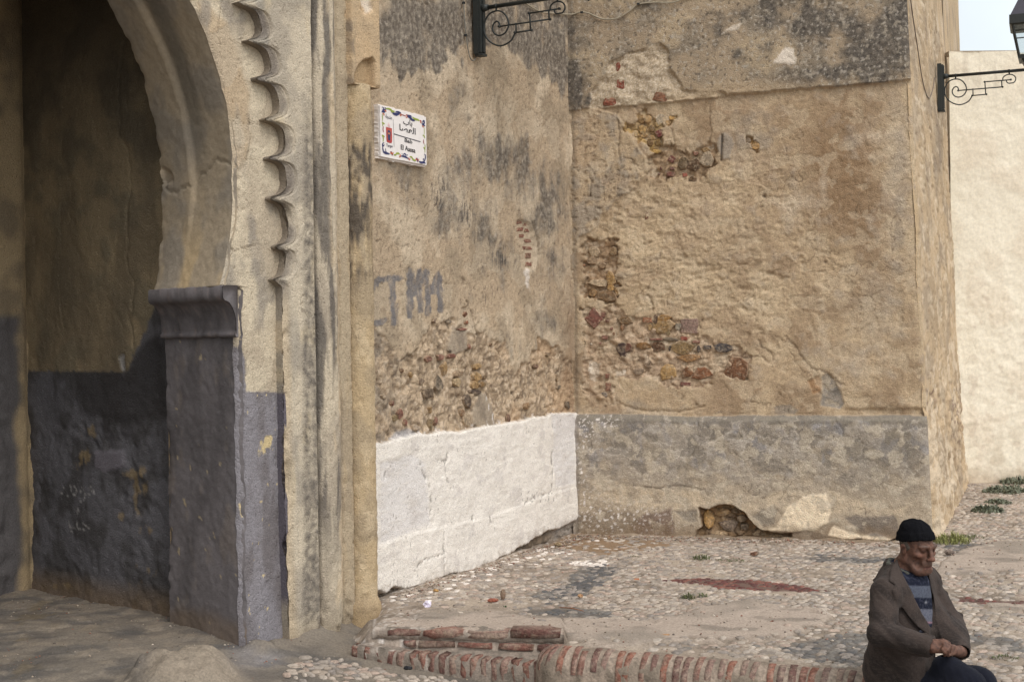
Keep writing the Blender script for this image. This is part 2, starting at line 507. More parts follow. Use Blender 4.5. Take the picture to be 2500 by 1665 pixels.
# spandrel sheet between the arch and the scalloped edge
nc = 74
ua = u_arch(zrows); ub = np.maximum(u_scallop(zrows) + 0.02, ua + 0.05)
ss = np.linspace(0, 1, nc)
Ug = ua[:, None] * (1 - ss) + ub[:, None] * ss
Zg = np.broadcast_to(zrows[:, None], Ug.shape).copy()
P = G.P(Ug, Zg)
GREY_EDGE = [(530, 800), (579, 806), (579, 845), (596, 862), (600, 905), (602, 955), (640, 958), (720, 957), (720, 1640), (520, 1640)]
def fn_spandrel(U, V, X, Y):
    n = fbm(U * 3, V * 3, 4, 101); nf = fbm(U * 25, V * 25, 3, 107)
    e = U - ua[:, None]
    h = 0.005 * n + 0.002 * nf
    h = h - 0.035 * np.exp(-e / 0.02) * (0.8 + 0.6 * fbm(V * 5, U * 0, 4, 31)) * np.where(V > Z_SP, .45, 1.0)
    old = pmask(X, Y, [(468, -20), (560, 60), (600, 200), (612, 330), (600, 390), (575, 420), (574, 408), (551, 276), (505, 92)], 8, 10 * n)
    h = h + 0.006 * old
    rub = blobs(X, Y, [(578, 430, 18, 60, 1), (590, 1000, 14, 130, .8), (580, 900, 12, 60, .8)])
    h = h - 0.012 * rub * np.clip(.5 + fbm(U * 18, V * 18, 4, 5), 0, 1)
    col = mixc(flat(U.shape, C_CREAM), C_CREAM2, sst(-.2, .5, n))
    col = mixc(col, S(186, 160, 122), .7 * old)
    col = mixc(col, S(150, 140, 124), .8 * sst(.1, .6, fbm(U * 5, V * 2.2, 4, 111)))
    col = mixc(col, S(208, 192, 160), .6 * sst(.15, .6, fbm(U * 7, V * 3, 3, 117)))
    for ln, w in (([(531, 143), (560, 146), (585, 148), (592, 158)], 1.2), ([(560, 600), (575, 612), (590, 606), (622, 600)], 1.6), ([(545, 0), (530, 60), (538, 140)], .9), ([(604, 280), (612, 340), (600, 392)], 1.5)):
        k = np.exp(-(pdist(X + 4 * nf, Y + 4 * n, ln) / w)**2); h = h - .006 * k; col = mixc(col, S(110, 94, 74), .6 * k)
    sp = sst(.86, .93, fbm(U * 40, V * 40, 2, 131)); h = h - .008 * sp
    hl_ = hairline(U, V, 2.6, 161, .012, .05); h = h - .004 * hl_; col = mixc(col, S(128, 112, 90), .55 * hl_); isl, lip = islands(U, V, 3.4, 163, .16); col = mixc(col, S(188, 172, 144), .5 * isl); h = h - .0025 * isl
    g = pmask(X, Y, GREY_EDGE, 2.0, 2.5 * nf)
    gc = mixc(flat(U.shape, C_GREYB), C_GREY, sst(-.3, .4, fbm(U * 4, V * 1.6, 4, 141)))
    gc = mixc(gc, S(142, 138, 140), .7 * sst(.1, .6, fbm(U * 9, V * 2, 3, 147)))
    spl = np.maximum(pmask(X, Y, [(640, 1070), (664, 1062), (668, 1085), (650, 1095), (645, 1115), (636, 1108)], 2, 7 * nf), sst(.88, .94, fbm(U * 30, V * 22, 3, 151)))
    spl = np.maximum(spl, pmask(X, Y, [(590, 1232), (597, 1230), (598, 1260), (592, 1262)], 2, 3 * nf))
    gc = mixc(gc, S(206, 184, 130), spl)
    col = mixc(col, gc, g)
    return h, col
relief("spandrel_wall", P, G.n, fn_spandrel, Ug, Zg, M_PLASTER, gate)

# proud panel right of the scallops, with its soffit
npn = 66
us = u_scallop(zrows)
u_end = np.full_like(zrows, u_pan_end)
us = np.minimum(us, u_end - 0.02)
ss = np.linspace(0, 1, npn)
Ug = us[:, None] * (1 - ss) + u_end[:, None] * ss
Zg = np.broadcast_to(zrows[:, None], Ug.shape).copy()
ka = np.linspace(0, 1, 9)                        # soffit columns first, from the spandrel out to the front
Us = np.broadcast_to(us[:, None], (len(zrows), 9))
Ug2 = np.concatenate([Us, Ug], 1); Zg2 = np.concatenate([Zg[:, :1].repeat(9, 1), Zg], 1)
H2 = np.concatenate([np.broadcast_to(-0.02 + (PR + .02) * ka, Us.shape), np.full(Ug.shape, PR)], 1)
P = G.P(Ug2, Zg2)
def fn_panel(U, V, X, Y):
    n = fbm(U * 3, V * 3, 4, 201); nf = fbm(U * 24, V * 24, 3, 207)
    front = H2 >= PR
    e = U - us[:, None]
    X, Y = project(G.P(U, V, H2))
    dmg = sst(2.9, 2.3, V) * 0.7 + 0.3
    low = sst(1.95, 1.7, V)
    h = H2 + np.where(front, 0.004 * n + .002 * nf, 0.007 * fbm(H2 * 30 + V * 2, V * 11, 4, 211) * dmg)
    rim = np.exp(-(e / 0.05)**4) * front
    h = h - rim * dmg * 0.030 * np.clip(.25 + fbm(U * 7, V * 5, 4, 213), 0, 1.2) - rim * .012
    h = h - .014 * np.exp(-((e - 0.062) / .008)**2) * front * sst(1.9, 2.0, V) * np.clip(.6 + n, 0, 1)
    col = mixc(flat(U.shape, S(200, 186, 158)), S(174, 162, 140), sst(-.2, .5, n))
    col = mixc(col, S(146, 140, 126), .8 * sst(-.05, .5, fbm(U * 7, V * 1.2, 4, 217)) * sst(750, 690, X))
    col = mixc(col, S(204, 186, 148), .6 * sst(.2, .6, fbm(U * 5, V * 2, 4, 219)))
    col = mixc(col, S(118, 108, 96), rim * (.62 + .5 * n)); hl_ = hairline(U, V, 2.2, 241, .012); h = h - .004 * hl_ * front; col = mixc(col, S(120, 108, 90), .6 * hl_ * front)
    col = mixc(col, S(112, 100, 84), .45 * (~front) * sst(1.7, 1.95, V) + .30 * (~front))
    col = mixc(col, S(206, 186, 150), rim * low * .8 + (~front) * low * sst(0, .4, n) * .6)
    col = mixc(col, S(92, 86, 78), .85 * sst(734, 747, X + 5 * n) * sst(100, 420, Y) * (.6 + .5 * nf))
    g = sst(957, 961, Y) * (~front) * sst(1500, 1450, Y)
    g = np.maximum(g, rim * sst(957, 961, Y) * sst(1480, 1400, Y) * sst(.02, -.2, n) * (e < .02))
    col = mixc(col, S(100, 94, 100), g)
    col = mixc(col, S(150, 132, 104), .6 * sst(1480, 1580, Y))
    pt = sst(.80, .9, fbm(U * 36, V * 36, 2, 231)); h = h - .007 * pt * front
    return h, col
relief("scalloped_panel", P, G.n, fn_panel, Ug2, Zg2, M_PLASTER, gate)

# stepped strip with two roll mouldings between the panel and the column
u0, u1 = u_pan_end - .03, 0.80
zrow2 = np.concatenate([np.arange(-0.35, 3.95, 0.010), np.linspace(3.98, 7.6, 40)])
uu = np.linspace(u0, u1, 74)
Ug, Zg = np.meshgrid(uu, zrow2)
hp_u = [u0, .436, .446, .462, .470, .50, .55, .60, .640, .648, .655, .662, .70, .735, .742, .748, .80]
hp_h = [.02, .02, .015, .018, .055, .083, .092, .083, .055, .028, .026, .050, .056, .056, .05, .01, .0]
P = G.P(Ug, Zg)
def fn_strip(U, V, X, Y):
    n = fbm(U * 4, V * 2, 4, 301); nf = fbm(U * 30, V * 18, 3, 307)
    h = np.interp(U + .006 * fbm(V * 3, U * 0, 3, 303), hp_u, hp_h) + .005 * n + .004 * nf
    X, Y = project(G.P(U, V, h))
    col = mixc(flat(U.shape, S(198, 183, 154)), S(174, 160, 136), sst(-.2, .5, n))
    st = sst(-.25, .35, fbm(U * 16, V * 1.4, 4, 311) + .25 * blobs(X, Y, [(765, 430, 26, 170, 1.4), (768, 800, 18, 250, 1.6), (775, 150, 40, 200, .9)]))
    col = mixc(col, S(98, 92, 84), .85 * st * sst(.66, .60, U) * sst(1500, 1150, Y))
    col = mixc(col, S(84, 78, 72), .8 * np.exp(-((U - .455) / .014)**2) * sst(200, 400, Y) * (.7 + .4 * nf))
    col = mixc(col, S(206, 184, 146), .7 * sst(.1, .5, fbm(U * 12, V * 2.2, 3, 317)) * sst(.52, .58, U))
    col = mixc(col, S(160, 140, 106), .6 * sst(.65, .67, U))
    col = mixc(col, S(148, 134, 110), .7 * sst(1430, 1560, Y))
    pt = sst(.62, .8, fbm(U * 28, V * 22, 3, 331)); h = h - .007 * pt
    h = h - .02 * sst(.2, .6, fbm(U * 8, V * 6, 3, 337)) * sst(1420, 1520, Y)
    return h, col
relief("roll_moulding", P, G.n, fn_strip, Ug, Zg, M_PLASTER, gate)

# engaged column and its abutment above
cc_u = G.uv(880, 800, 0.04)[0]
RC = 0.088
th = np.linspace(-2.0, 2.0, 44)
zc = np.concatenate([np.arange(-0.12, 3.10, 0.012)])
TH, Zg = np.meshgrid(th, zc)
cen = G.o + cc_u * G.t + 0.03 * G.n
Nn = np.cos(TH)[..., None] * G.n + np.sin(TH)[..., None] * G.t
P = cen + RC * Nn; P[..., 2] += Zg
def fn_col(U, V, X, Y):
    n = fbm(U * .35, V * 3, 4, 401); nf = fbm(U * 2.5, V * 24, 3, 407)
    h = .004 * n + .0035 * nf - .006 * sst(.55, .75, fbm(U * 2.2, V * 20, 3, 409))
    h = h + .022 * sst(0.07, 0.0, V) + .012 * sst(3.02, 3.09, V) * 0
    col = mixc(flat(U.shape, S(188, 164, 122)), S(170, 150, 116), sst(-.2, .5, n))
    dk = blobs(X, Y, [(868, 430, 60, 130, 1.2), (862, 560, 50, 130, 1.15), (866, 660, 60, 60, .7)])
    dk = np.clip(dk * (1.0 + .9 * fbm(U * 2.4, V * 5, 4, 411)) - .18, 0, 1) * sst(335, 372, Y + 22 * fbm(U * 2, V * 0, 2, 3))
    col = mixc(col, S(88, 79, 68), .95 * np.clip(1.25 * dk, 0, 1))
    col = mixc(col, S(206, 184, 144), .5 * sst(.1, .5, fbm(U * .8, V * 5, 3, 413)))
    col = mixc(col, S(160, 134, 94), .5 * sst(1440, 1480, Y))
    return h, col
relief("engaged_column", P, Nn, fn_col, TH, Zg, M_PLASTER, gate)

UAB = G.uv(927, 100, .118)[0]
uu = np.concatenate([np.linspace(.70, UAB, 60), [UAB + .001]]); zz = np.concatenate([np.arange(3.085, 3.98, .009), np.linspace(4.0, 7.6, 30)])
Ug, Zg = np.meshgrid(uu, zz); P = G.P(Ug, Zg)
def fn_abut(U, V, X, Y):
    n = fbm(U * 4, V * 3, 4, 501); nf = fbm(U * 26, V * 26, 3, 507)
    h = .118 + .004 * n + .002 * nf
    niche = sst(.905, .895, U) * sst(.735, .75, U)
    zb = 3.20 + .05 * np.sin(np.clip((U - .76) / .12, 0, 1) * 3.14)
    hol = pmask(X, Y, [(836, 216), (836, 190), (846, 168), (860, 153), (876, 149), (881, 158), (882, 216)], 2.5, 2 * n)
    h = h - .05 * hol - .022 * sst(872, 862, X + 3 * n) * (1 - hol)
    h = h - .05 * sst(.745, .73, U) - .3 * (U > UAB)
    h = h - .012 * sst(3.10, 3.085, V)
    h = h - .03 * pmask(X, Y, [(855, -10), (872, -5), (876, 30), (868, 42), (856, 30)], 4, 3 * nf)
    col = mixc(flat(U.shape, S(196, 168, 126)), S(180, 156, 120), sst(-.2, .5, n))
    col = mixc(col, S(168, 140, 98), .7 * hol)
    col = mixc(col, S(110, 100, 88), .7 * sst(.2, .6, fbm(U * 9, V * 3, 4, 511)) * sst(.80, .74, U))
    col = mixc(col, S(222, 208, 184), pmask(X, Y, [(856, 5), (872, 0), (876, 30), (868, 40)], 3, 3 * nf))
    return h, col
relief("abutment_block", P, G.n, fn_abut, Ug, Zg, M_PLASTER, gate)
# underside of the block
b0 = [G.o + u * G.t + h * G.n + np.array([0, 0, 3.086]) for u, h in ((.74, 0), (UAB, 0), (UAB, .106), (.74, .106))]
add("abutment_soffit", np.array(b0), [(0, 1, 2, 3)], S(150, 130, 100), M_PLASTER, gate, False)
# right cheek behind column and block, joining the weathered wall
c0 = [G.o + u * G.t + h * G.n + np.array([0, 0, z]) for z in (-.3, 7.6) for u, h in ((.78, .0), (.985, .0))]
add("return_wall", np.array(c0), [(0, 1, 3, 2)], S(180, 156, 118), M_PLASTER, gate, False)

# rest of the front, left of the arch and over it (outside the picture)
def rect_uz(u0, u1, z0, z1, h=0.0):
    return [G.o + u * G.t + h * G.n + np.array([0, 0, z]) for u, z in ((u0, z0), (u1, z0), (u1, z1), (u0, z1))]
V = []; Fc = []
aa = np.linspace(math.pi / 2, math.pi - math.asin((Z_SP - ZC) / RO), 24)
for i in range(len(aa) - 1):
    k = len(V)
    for a in (aa[i], aa[i + 1]):
        u, z = UC + RO * math.cos(a), ZC + RO * math.sin(a)
        V += [G.o + u * G.t + np.array([0, 0, z]), G.o + (-5.2) * G.t + np.array([0, 0, z])]
    Fc.append((k, k + 1, k + 3, k + 2))
for r_ in (rect_uz(-5.2, 2 * UC + .075, -.3, Z_SP), rect_uz(-5.2, UC, ZC + RO, 7.6)):
    k = len(V); V += r_; Fc.append((k, k + 1, k + 2, k + 3))
add("front_wall", np.array(V), Fc, C_CREAM2, M_PLASTER, gate, False)

# ---- passage behind the arch
IW = Plane(G.o - G.n * DEP + G.t * 0.085, -G.n)          # right-hand passage wall, u runs inwards
uu = np.arange(-0.02, 1.60, .0125); zz = np.concatenate([np.arange(-.25, 3.9, .0125), np.linspace(3.95, 4.6, 8)])
Ug, Zg = np.meshgrid(uu, zz); P = IW.P(Ug, Zg)
INK1 = [[(222, 1186), (226, 1192), (231, 1204), (221, 1206), (208, 1205), (206, 1216), (199, 1223), (192, 1221)], [(222, 1186), (217, 1192), (224, 1197)],
        [(196, 1188), (203, 1197), (194, 1201)], [(180, 1188), (186, 1196), (184, 1206), (172, 1211), (161, 1212)], [(156, 1186), (150, 1204), (142, 1206)],
        [(170, 1180), (173, 1196)], [(182, 1246), (190, 1248), (196, 1249)], [(191, 1240), (188, 1256)],
        [(203, 1278), (218, 1289), (200, 1292), (188, 1288), (189, 1274)], [(188, 1288), (168, 1286), (167, 1273)], [(173, 1298), (175, 1297)]]
def fn_inner(U, V, X, Y):
    n = fbm(U * 3, V * 3, 4, 601); nf = fbm(U * 22, V * 22, 3, 607)
    paint = pmask(X, Y, [(-60, 830), (30, 820), (46, 905), (120, 906), (170, 906), (310, 908), (330, 860), (372, 770), (390, 700), (470, 700), (470, 1700), (-60, 1700)], 2.5, 4 * nf)
    rough = blobs(X, Y, [(220, 1080, 130, 60, 1.1), (340, 1180, 70, 150, 1.1), (360, 1380, 80, 120, .9), (80, 1180, 60, 200, .6), (220, 1400, 160, 50, .7)]) * paint
    h = .008 * n + .003 * nf + .013 * rough * fbm(U * 11, V * 11, 4, 611) - .018 * rough
    plug = pmask(X, Y, [(228, 1102), (300, 1100), (304, 1140), (255, 1152), (230, 1138)], 4, 3 * nf)
    h = h * (1 - plug) + plug * .002
    crk = pdist(X + 5 * fbm(U * 9, V * 9, 3, 621), Y, [(318, 20), (302, 100), (292, 200), (292, 325), (312, 370), (318, 460), (310, 560), (312, 660), (326, 690), (320, 790), (325, 850)])
    crk2 = pdist(X + 4 * n, Y, [(150, 500), (148, 720), (153, 790)])
    k = np.exp(-(crk / 1.8)**2) + .5 * np.exp(-(crk2 / 1.3)**2)
    h = h - .012 * k
    col = mixc(flat(U.shape, S(166, 146, 108)), S(142, 128, 98), sst(-.2, .5, n))
    col = mixc(col, S(118, 104, 80), .6 * sst(0, .5, fbm(U * 2, V * .8, 3, 625)))
    col = mixc(col, S(78, 70, 58), .75 * sst(2.3, 3.6, V + .25 * n))  # upper wall painted darker with height, deepening the shade under the vault
    gc = mixc(flat(U.shape, S(112, 110, 112)), S(88, 85, 84), sst(-.2, .4, fbm(U * 4, V * 3, 4, 631)))
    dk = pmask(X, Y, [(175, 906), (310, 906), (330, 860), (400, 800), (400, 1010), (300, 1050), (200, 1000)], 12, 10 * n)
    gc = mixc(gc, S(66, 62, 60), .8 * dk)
    och = np.clip(blobs(X, Y, [(200, 1120, 26, 30, 1), (335, 1190, 22, 60, 1.2), (350, 1290, 20, 20, 1), (215, 1060, 30, 30, .7), (320, 1160, 25, 20, 1), (290, 1260, 14, 14, .8), (350, 1400, 60, 60, .5), (150, 1430, 70, 12, .7)]) * (.7 + 1.6 * fbm(U * 14, V * 12, 4, 641)), 0, 1)
    gc = mixc(gc, S(176, 148, 92), sst(.5, .95, och) * .5)
    gc = mixc(gc, S(138, 132, 138), .8 * plug)
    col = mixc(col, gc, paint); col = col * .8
    chip = pmask(X, Y, [(290, 868), (303, 866), (308, 900), (298, 905)], 2, 2 * nf)
    col = mixc(col, S(150, 146, 138), chip); h = h - .01 * chip
    ink = np.minimum.reduce([pdist(X, Y, s_) for s_ in INK1])
    col = mixc(col, S(196, 192, 184), .5 * sst(2.2, .8, ink) * sst(-.6, .1, fbm(U * 60, V * 60, 2, 651)))
    col = mixc(col, S(128, 104, 70), .6 * sst(.16, 0, V))
    return h, col
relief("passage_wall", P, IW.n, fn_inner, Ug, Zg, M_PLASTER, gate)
# second pier, end wall, left wall and vault close the passage
uu = np.arange(-.12, 1.0, .02); zz = np.concatenate([np.arange(-.25, 3.9, .02), [4.6]])
PR2 = Plane(IW.P(np.array(1.56), np.array(0.0)), -G.t)
Ug, Zg = np.meshgrid(uu, zz); P = PR2.P(Ug, Zg)
def fn_pier(U, V, X, Y):
    n = fbm(U * 4, V * 3, 4, 701)
    rough = sst(.12, .2, U) * sst(1.9, 1.7, V)
    h = .01 * n + .03 * rough * fbm(U * 9, V * 7, 4, 707) - .03 * np.exp(-np.abs(U) / .02) * (U > 0)
    col = mixc(flat(U.shape, S(170, 148, 108)), S(136, 120, 92), sst(-.2, .5, n))
    col = mixc(col, S(96, 92, 90), sst(1.80, 1.74, V) * sst(.06, .12, U + .03 * n))
    return h, col
relief("passage_pier", P, PR2.n, fn_pier, Ug, Zg, M_PLASTER, gate)
def gpt(u, d, z): return G.o + u * G.t - d * G.n + np.array([0, 0, z])
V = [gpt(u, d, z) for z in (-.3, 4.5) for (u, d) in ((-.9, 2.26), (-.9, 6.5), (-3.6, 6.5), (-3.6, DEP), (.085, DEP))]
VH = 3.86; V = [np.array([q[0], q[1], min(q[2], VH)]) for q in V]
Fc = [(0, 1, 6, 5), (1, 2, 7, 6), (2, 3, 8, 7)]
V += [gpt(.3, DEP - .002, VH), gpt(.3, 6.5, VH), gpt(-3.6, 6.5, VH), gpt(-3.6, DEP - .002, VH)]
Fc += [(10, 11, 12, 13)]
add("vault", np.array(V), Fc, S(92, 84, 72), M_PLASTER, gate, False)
V = []; Fc = []                                    # back of the front wall, so no light leaks in
for r_ in ((.0, 1.2, -.3, 4.6), (-3.7, 2 * UC + .012, -.3, 4.6)):
    k = len(V); V += [gpt(u, DEP + .004, z) for u, z in ((r_[0], r_[2]), (r_[1], r_[2]), (r_[1], r_[3]), (r_[0], r_[3]))]; Fc.append((k, k + 1, k + 2, k + 3))
V += [gpt(-.4, .005, 7.6), gpt(-5.2, .0, 7.6), gpt(-5.2, 6.6, 7.6), gpt(1.2, 6.6, 7.6), gpt(1.2, .005, 7.6)]; k = len(V) - 5
Fc.append((k, k + 1, k + 2, k + 3, k + 4))
V += [gpt(-5.2, 0, -.3), gpt(-5.2, 6.6, -.3), gpt(-5.2, 6.6, 7.6), gpt(-5.2, 0, 7.6)]; k = len(V) - 4; Fc.append((k, k + 1, k + 2, k + 3))
add("roof_and_backing", np.array(V), Fc, S(150, 130, 100), M_PLASTER, gate, False)
# ================================================================== WEATHERED WALL between the gatehouse and the bastion
LP = Plane((-.798, 8.2, 0), (.4785, .878, 0))
old = thing("old_wall", tuple(LP.o), "weathered tan wall with a white painted lower part and grey sprayed letters", "wall")
C_TAN, C_TAN2, C_BUFF, C_LICH = S(182, 160, 128), S(166, 147, 120), S(198, 179, 148), S(92, 85, 77)
C_OCH, C_BRK, C_BRN, C_MAR, C_SLT, C_OLV, C_DRK = S(168, 132, 76), S(130, 84, 66), S(112, 78, 48), S(110, 72, 62), S(84, 76, 72), S(128, 108, 70), S(72, 56, 46)

def z_axis(hi=4.35, step=.0105, top=7.4, lo=-.12):
    return np.concatenate([np.arange(lo, hi, step), np.linspace(hi + .03, top, 26)])
WHITE_TOP = [(880, 1084), (918, 1081), (938, 1082), (959, 1073), (998, 1064), (1022, 1058), (1048, 1060), (1082, 1052), (1119, 1055), (1150, 1047), (1191, 1039), (1215, 1036), (1243, 1031), (1275, 1027), (1301, 1018), (1335, 1016), (1345, 1010), (1401, 1008), (1440, 1007)]
WHITE_BOT = [(1440, 1262), (1408, 1266), (1379, 1281), (1360, 1290), (1334, 1294), (1318, 1306), (1301, 1312), (1285, 1326), (1268, 1332), (1240, 1352), (1219, 1358), (1200, 1372), (1180, 1376), (1150, 1392), (1125, 1398), (1100, 1398), (1075, 1408), (1050, 1416), (1031, 1424), (1010, 1430), (987, 1436), (959, 1430), (940, 1446), (925, 1440), (880, 1452)]
GRAF = [[(905, 700), (925, 684), (948, 680), (976, 679)], [(958, 682), (961, 720), (962, 765), (962, 790)], [(906, 712), (922, 690)], [(913, 790), (928, 788), (938, 783)],
        [(1000, 662), (1001, 700), (1000, 740), (1001, 772)], [(1000, 724), (1012, 716), (1024, 706)], [(1023, 664), (1024, 700), (1025, 758)], [(1001, 664), (1010, 690), (1018, 708)],
        [(1042, 664), (1045, 700), (1045, 766)], [(1026, 664), (1042, 690), (1058, 712), (1072, 670)], [(1072, 668), (1074, 700), (1075, 758)]]
uu = np.concatenate([np.arange(-.13, 2.74, .0086)]); zz = z_axis(4.35, .0088)
Ug, Zg = np.meshgrid(uu, zz); P = LP.P(Ug, Zg)
LH = {}
def fn_old(U, V, X, Y):
    n = fbm(U * 2.2, V * 2.2, 5, 801); nf = fbm(U * 26, V * 26, 4, 807); nm = fbm(U * 8, V * 8, 4, 811)
    streak = fbm(U * 15, V * 1.7, 4, 821); st2 = fbm(U * 42, V * 4.5, 3, 823)
    h = .008 * n + .003 * nm + .0016 * nf
    col = mixc(flat(U.shape, C_TAN), C_BUFF, sst(-.1, .5, n))
    col = mixc(col, S(160, 142, 114), sst(0, .5, fbm(U * 3, V * 2, 4, 831)) * .8)
    col = mixc(col, S(186, 156, 114), .5 * sst(.1, .6, fbm(U * 4, V * 1.5, 3, 833)) * sst(700, 1000, Y))
    # grey lichen blotches
    XW, YW = X + 26 * fbm(U * 6, V * 4, 3, 841), Y + 34 * fbm(U * 6, V * 3, 3, 843)
    d = blobs(XW, YW, [(980, 70, 95, 120, 1.25), (1080, 60, 100, 110, 1.15), (1200, 60, 90, 80, 1.15), (1300, 110, 70, 90, 1.2), (1360, 150, 50, 110, 1.3),
                       (1170, 200, 50, 45, .95), (1110, 230, 40, 70, .8), (1235, 290, 40, 60, .75), (1210, 380, 55, 90, .9), (1110, 420, 60, 90, .85), (980, 420, 70, 50, .7),
                       (1000, 480, 40, 50, .6), (1090, 520, 60, 80, .8), (1270, 400, 50, 100, .85), (1330, 500, 60, 120, .9), (1350, 640, 60, 80, .75), (1180, 560, 60, 70, .85),
                       (1230, 640, 40, 60, .8), (1130, 700, 40, 50, .45), (1330, 780, 40, 70, .7), (1230, 830, 40, 40, .5), (1000, 260, 50, 26, .5), (1160, 330, 40, 50, .6), (1040, 400, 30, 60, .6)])
    d = d - 1.0 * blobs(XW, YW, [(1045, 225, 55, 55, 1.2), (1175, 165, 22, 40, .9), (1290, 270, 40, 50, .7), (1085, 350, 30, 60, .5)])
    # the pale field under the lamp starts at a stepped edge
    lampfield = pmask(.5 * X + .5 * XW, .5 * Y + .5 * YW, [(1150, 120), (1230, 115), (1262, 135), (1290, 160), (1320, 185), (1362, 205), (1380, 250), (1380, 420), (1300, 330), (1200, 330), (1150, 220)], 10)
    d = np.maximum(d, pmask(XW, YW, [(930, -40), (1390, -40), (1390, 260), (1366, 205), (1325, 180), (1290, 150), (1255, 128), (1200, 112), (1150, 120), (1120, 150), (1060, 172), (1000, 185), (960, 180), (930, 165)], 14) * (.88 + .35 * nm + .25 * streak)); d = d * (1 - .94 * lampfield)
    d = np.clip(d + .16 * streak + .22 * nm + .1 * nf - .26, 0, 1)
    col = mixc(col, mixc(flat(U.shape, C_LICH), S(124, 116, 102), sst(-.3, .4, nf)), .85 * sst(.02, .72, d)); wk = sst(.35, .55, fbm(U * 30, V * 24, 3, 845)) * sst(.1, .5, d); col = mixc(col, S(176, 164, 144), .55 * wk)
    bl = blobs(X, Y, [(1070, 480, 28, 70, 1), (1140, 520, 60, 70, .75), (1215, 630, 34, 40, 1.15), (1175, 640, 30, 50, .7), (1260, 640, 24, 30, .9), (1190, 720, 60, 50, .6), (1240, 820, 20, 30, .7), (1090, 400, 30, 60, .5), (1350, 620, 30, 60, .6), (1300, 720, 30, 40, .5)])
    k = sst(.30, .8, bl * (.35 + .8 * fbm(U * 60, V * 11, 4, 825) + .5 * nf + .3 * nm)); col = mixc(col, S(64, 60, 58), .8 * k); h = h - .004 * k
    pt = sst(.50, .78, fbm(U * 46, V * 34, 3, 851)); h = h - .006 * pt; col = mixc(col, S(92, 80, 64), .55 * pt); col = col * (1 + .16 * nf + .06 * fbm(U * 60, V * 60, 2, 853))[..., None]
    hl_ = hairline(U, V, 2.0, 855, .010, .05); h = h - .006 * hl_; col = mixc(col, S(104, 88, 68), .6 * hl_); isl, lip = islands(U, V, 2.6, 857, .20); col = mixc(col, S(200, 182, 152), .35 * isl * sst(.5, .2, d)); h = h - .003 * isl + .0015 * lip
    # sprayed letters
    g = np.minimum.reduce([pdist(X + 3 * nf, Y, s_) for s_ in GRAF])
    g = sst(9.5, 5.5, g + 2.5 * fbm(U * 40, V * 14, 3, 861)); col = mixc(col, S(112, 110, 110), g * np.clip(.82 + .45 * fbm(U * 18, V * 9, 3, 863), .2, .9))
    # eroded rubble belt over the white paint
    RB = [(880, 800), (915, 800), (945, 830), (975, 876), (1020, 850), (1035, 825), (1056, 782), (1080, 790), (1112, 776), (1118, 806), (1160, 818), (1186, 810), (1205, 836), (1232, 836), (1243, 866), (1258, 915), (1290, 880), (1316, 826), (1364, 850), (1390, 880), (1440, 890), (1440, 1100), (880, 1150)]
    rsd = psdf(X, Y, RB) + 7 * nm
    r = sst(2.5, -2.5, rsd)
    f1, f2, cid = worley(U * 15 + .4 * nm, V * 17 + .4 * n, 871)
    f1b, f2b, cidb = worley(U * 38 + .5 * nm, V * 40, 873)
    gap = sst(.0, .22, f2 - f1); gb = sst(.0, .3, f2b - f1b)
    sh = sst(.45, .75, _rv[cid, 0]); nr = fbm(U * 17, V * 15, 5, 879)
    hr = -.026 + .012 * gap * sh * np.sqrt(np.clip(1.1 - f1, 0, 1)) + .004 * gb * (.3 + _rv[cidb, 1]) + .009 * nr + .005 * nm + .003 * nf - .010 * sst(.2, .7, fbm(U * 9, V * 12, 4, 877))
    rc = mixc(flat(U.shape, S(192, 168, 134)), S(160, 138, 108), sst(.3, .8, _rv[cid, 1]))
    rc = mixc(rc, S(204, 182, 150), sst(.6, .9, _rv[cidb, 2]))
    rc = mixc(rc, S(132, 114, 90), .5 * sst(.12, .0, f2 - f1) * sh); rc = mixc(rc, S(120, 100, 76), .7 * sst(.8, .95, _rv[cidb, 0]) * gb); rc = mixc(rc, S(116, 100, 80), .6 * sst(.15, .5, -nr))
    rc = mixc(rc, S(196, 160, 116), .5 * sst(1180, 1280, X) * sst(-.2, .4, n))
    rc = mixc(rc, S(136, 126, 110), .55 * sst(1020, 930, X) * sst(-.3, .3, nm))
    edge = np.exp(-(np.clip(rsd, -1e3, 1e3) / 5)**2)
    h = h * (1 - r) + (hr + .012 * sst(-60, 0, rsd) * (X < 1280)) * r
    col = mixc(col, rc, r)
    slab = pmask(X, Y, [(1105, 870), (1096, 840), (1110, 800), (1140, 800), (1146, 850), (1130, 862)], 4, 4 * nm)
    slab = np.maximum(slab, pmask(X, Y, [(1158, 1040), (1160, 990), (1172, 958), (1188, 960), (1202, 985), (1210, 1010), (1214, 1040)], 3, 3 * nm))
    col = mixc(col, mixc(flat(U.shape, S(162, 148, 126)), S(140, 128, 110), sst(-.1, .4, nm)), .75 * slab); h = h * (1 - slab) + slab * (-.008 + .002 * nf)
    dab = pmask(X, Y, [(960, 1075), (975, 1052), (1000, 1046), (1030, 1062), (1010, 1072)], 4, 5 * nm); col = mixc(col, S(176, 174, 172), .8 * dab)
    # brick pockets
    pk = np.maximum(pmask(X, Y, [(1258, 562), (1270, 532), (1296, 548), (1306, 600), (1304, 660), (1284, 660), (1276, 600)], 2.5, 4 * nm), pmask(X, Y, [(1128, 752), (1142, 748), (1146, 802), (1116, 808), (1118, 798), (1130, 790)], 2, 3 * nm))
    h = h - .02 * pk; col = mixc(col, S(190, 170, 140), .7 * pk)
    wp = pmask(X, Y, [(1280, 660), (1292, 655), (1290, 690), (1296, 712), (1286, 700)], 2, 3 * nf); col = mixc(col, S(214, 202, 184), wp)
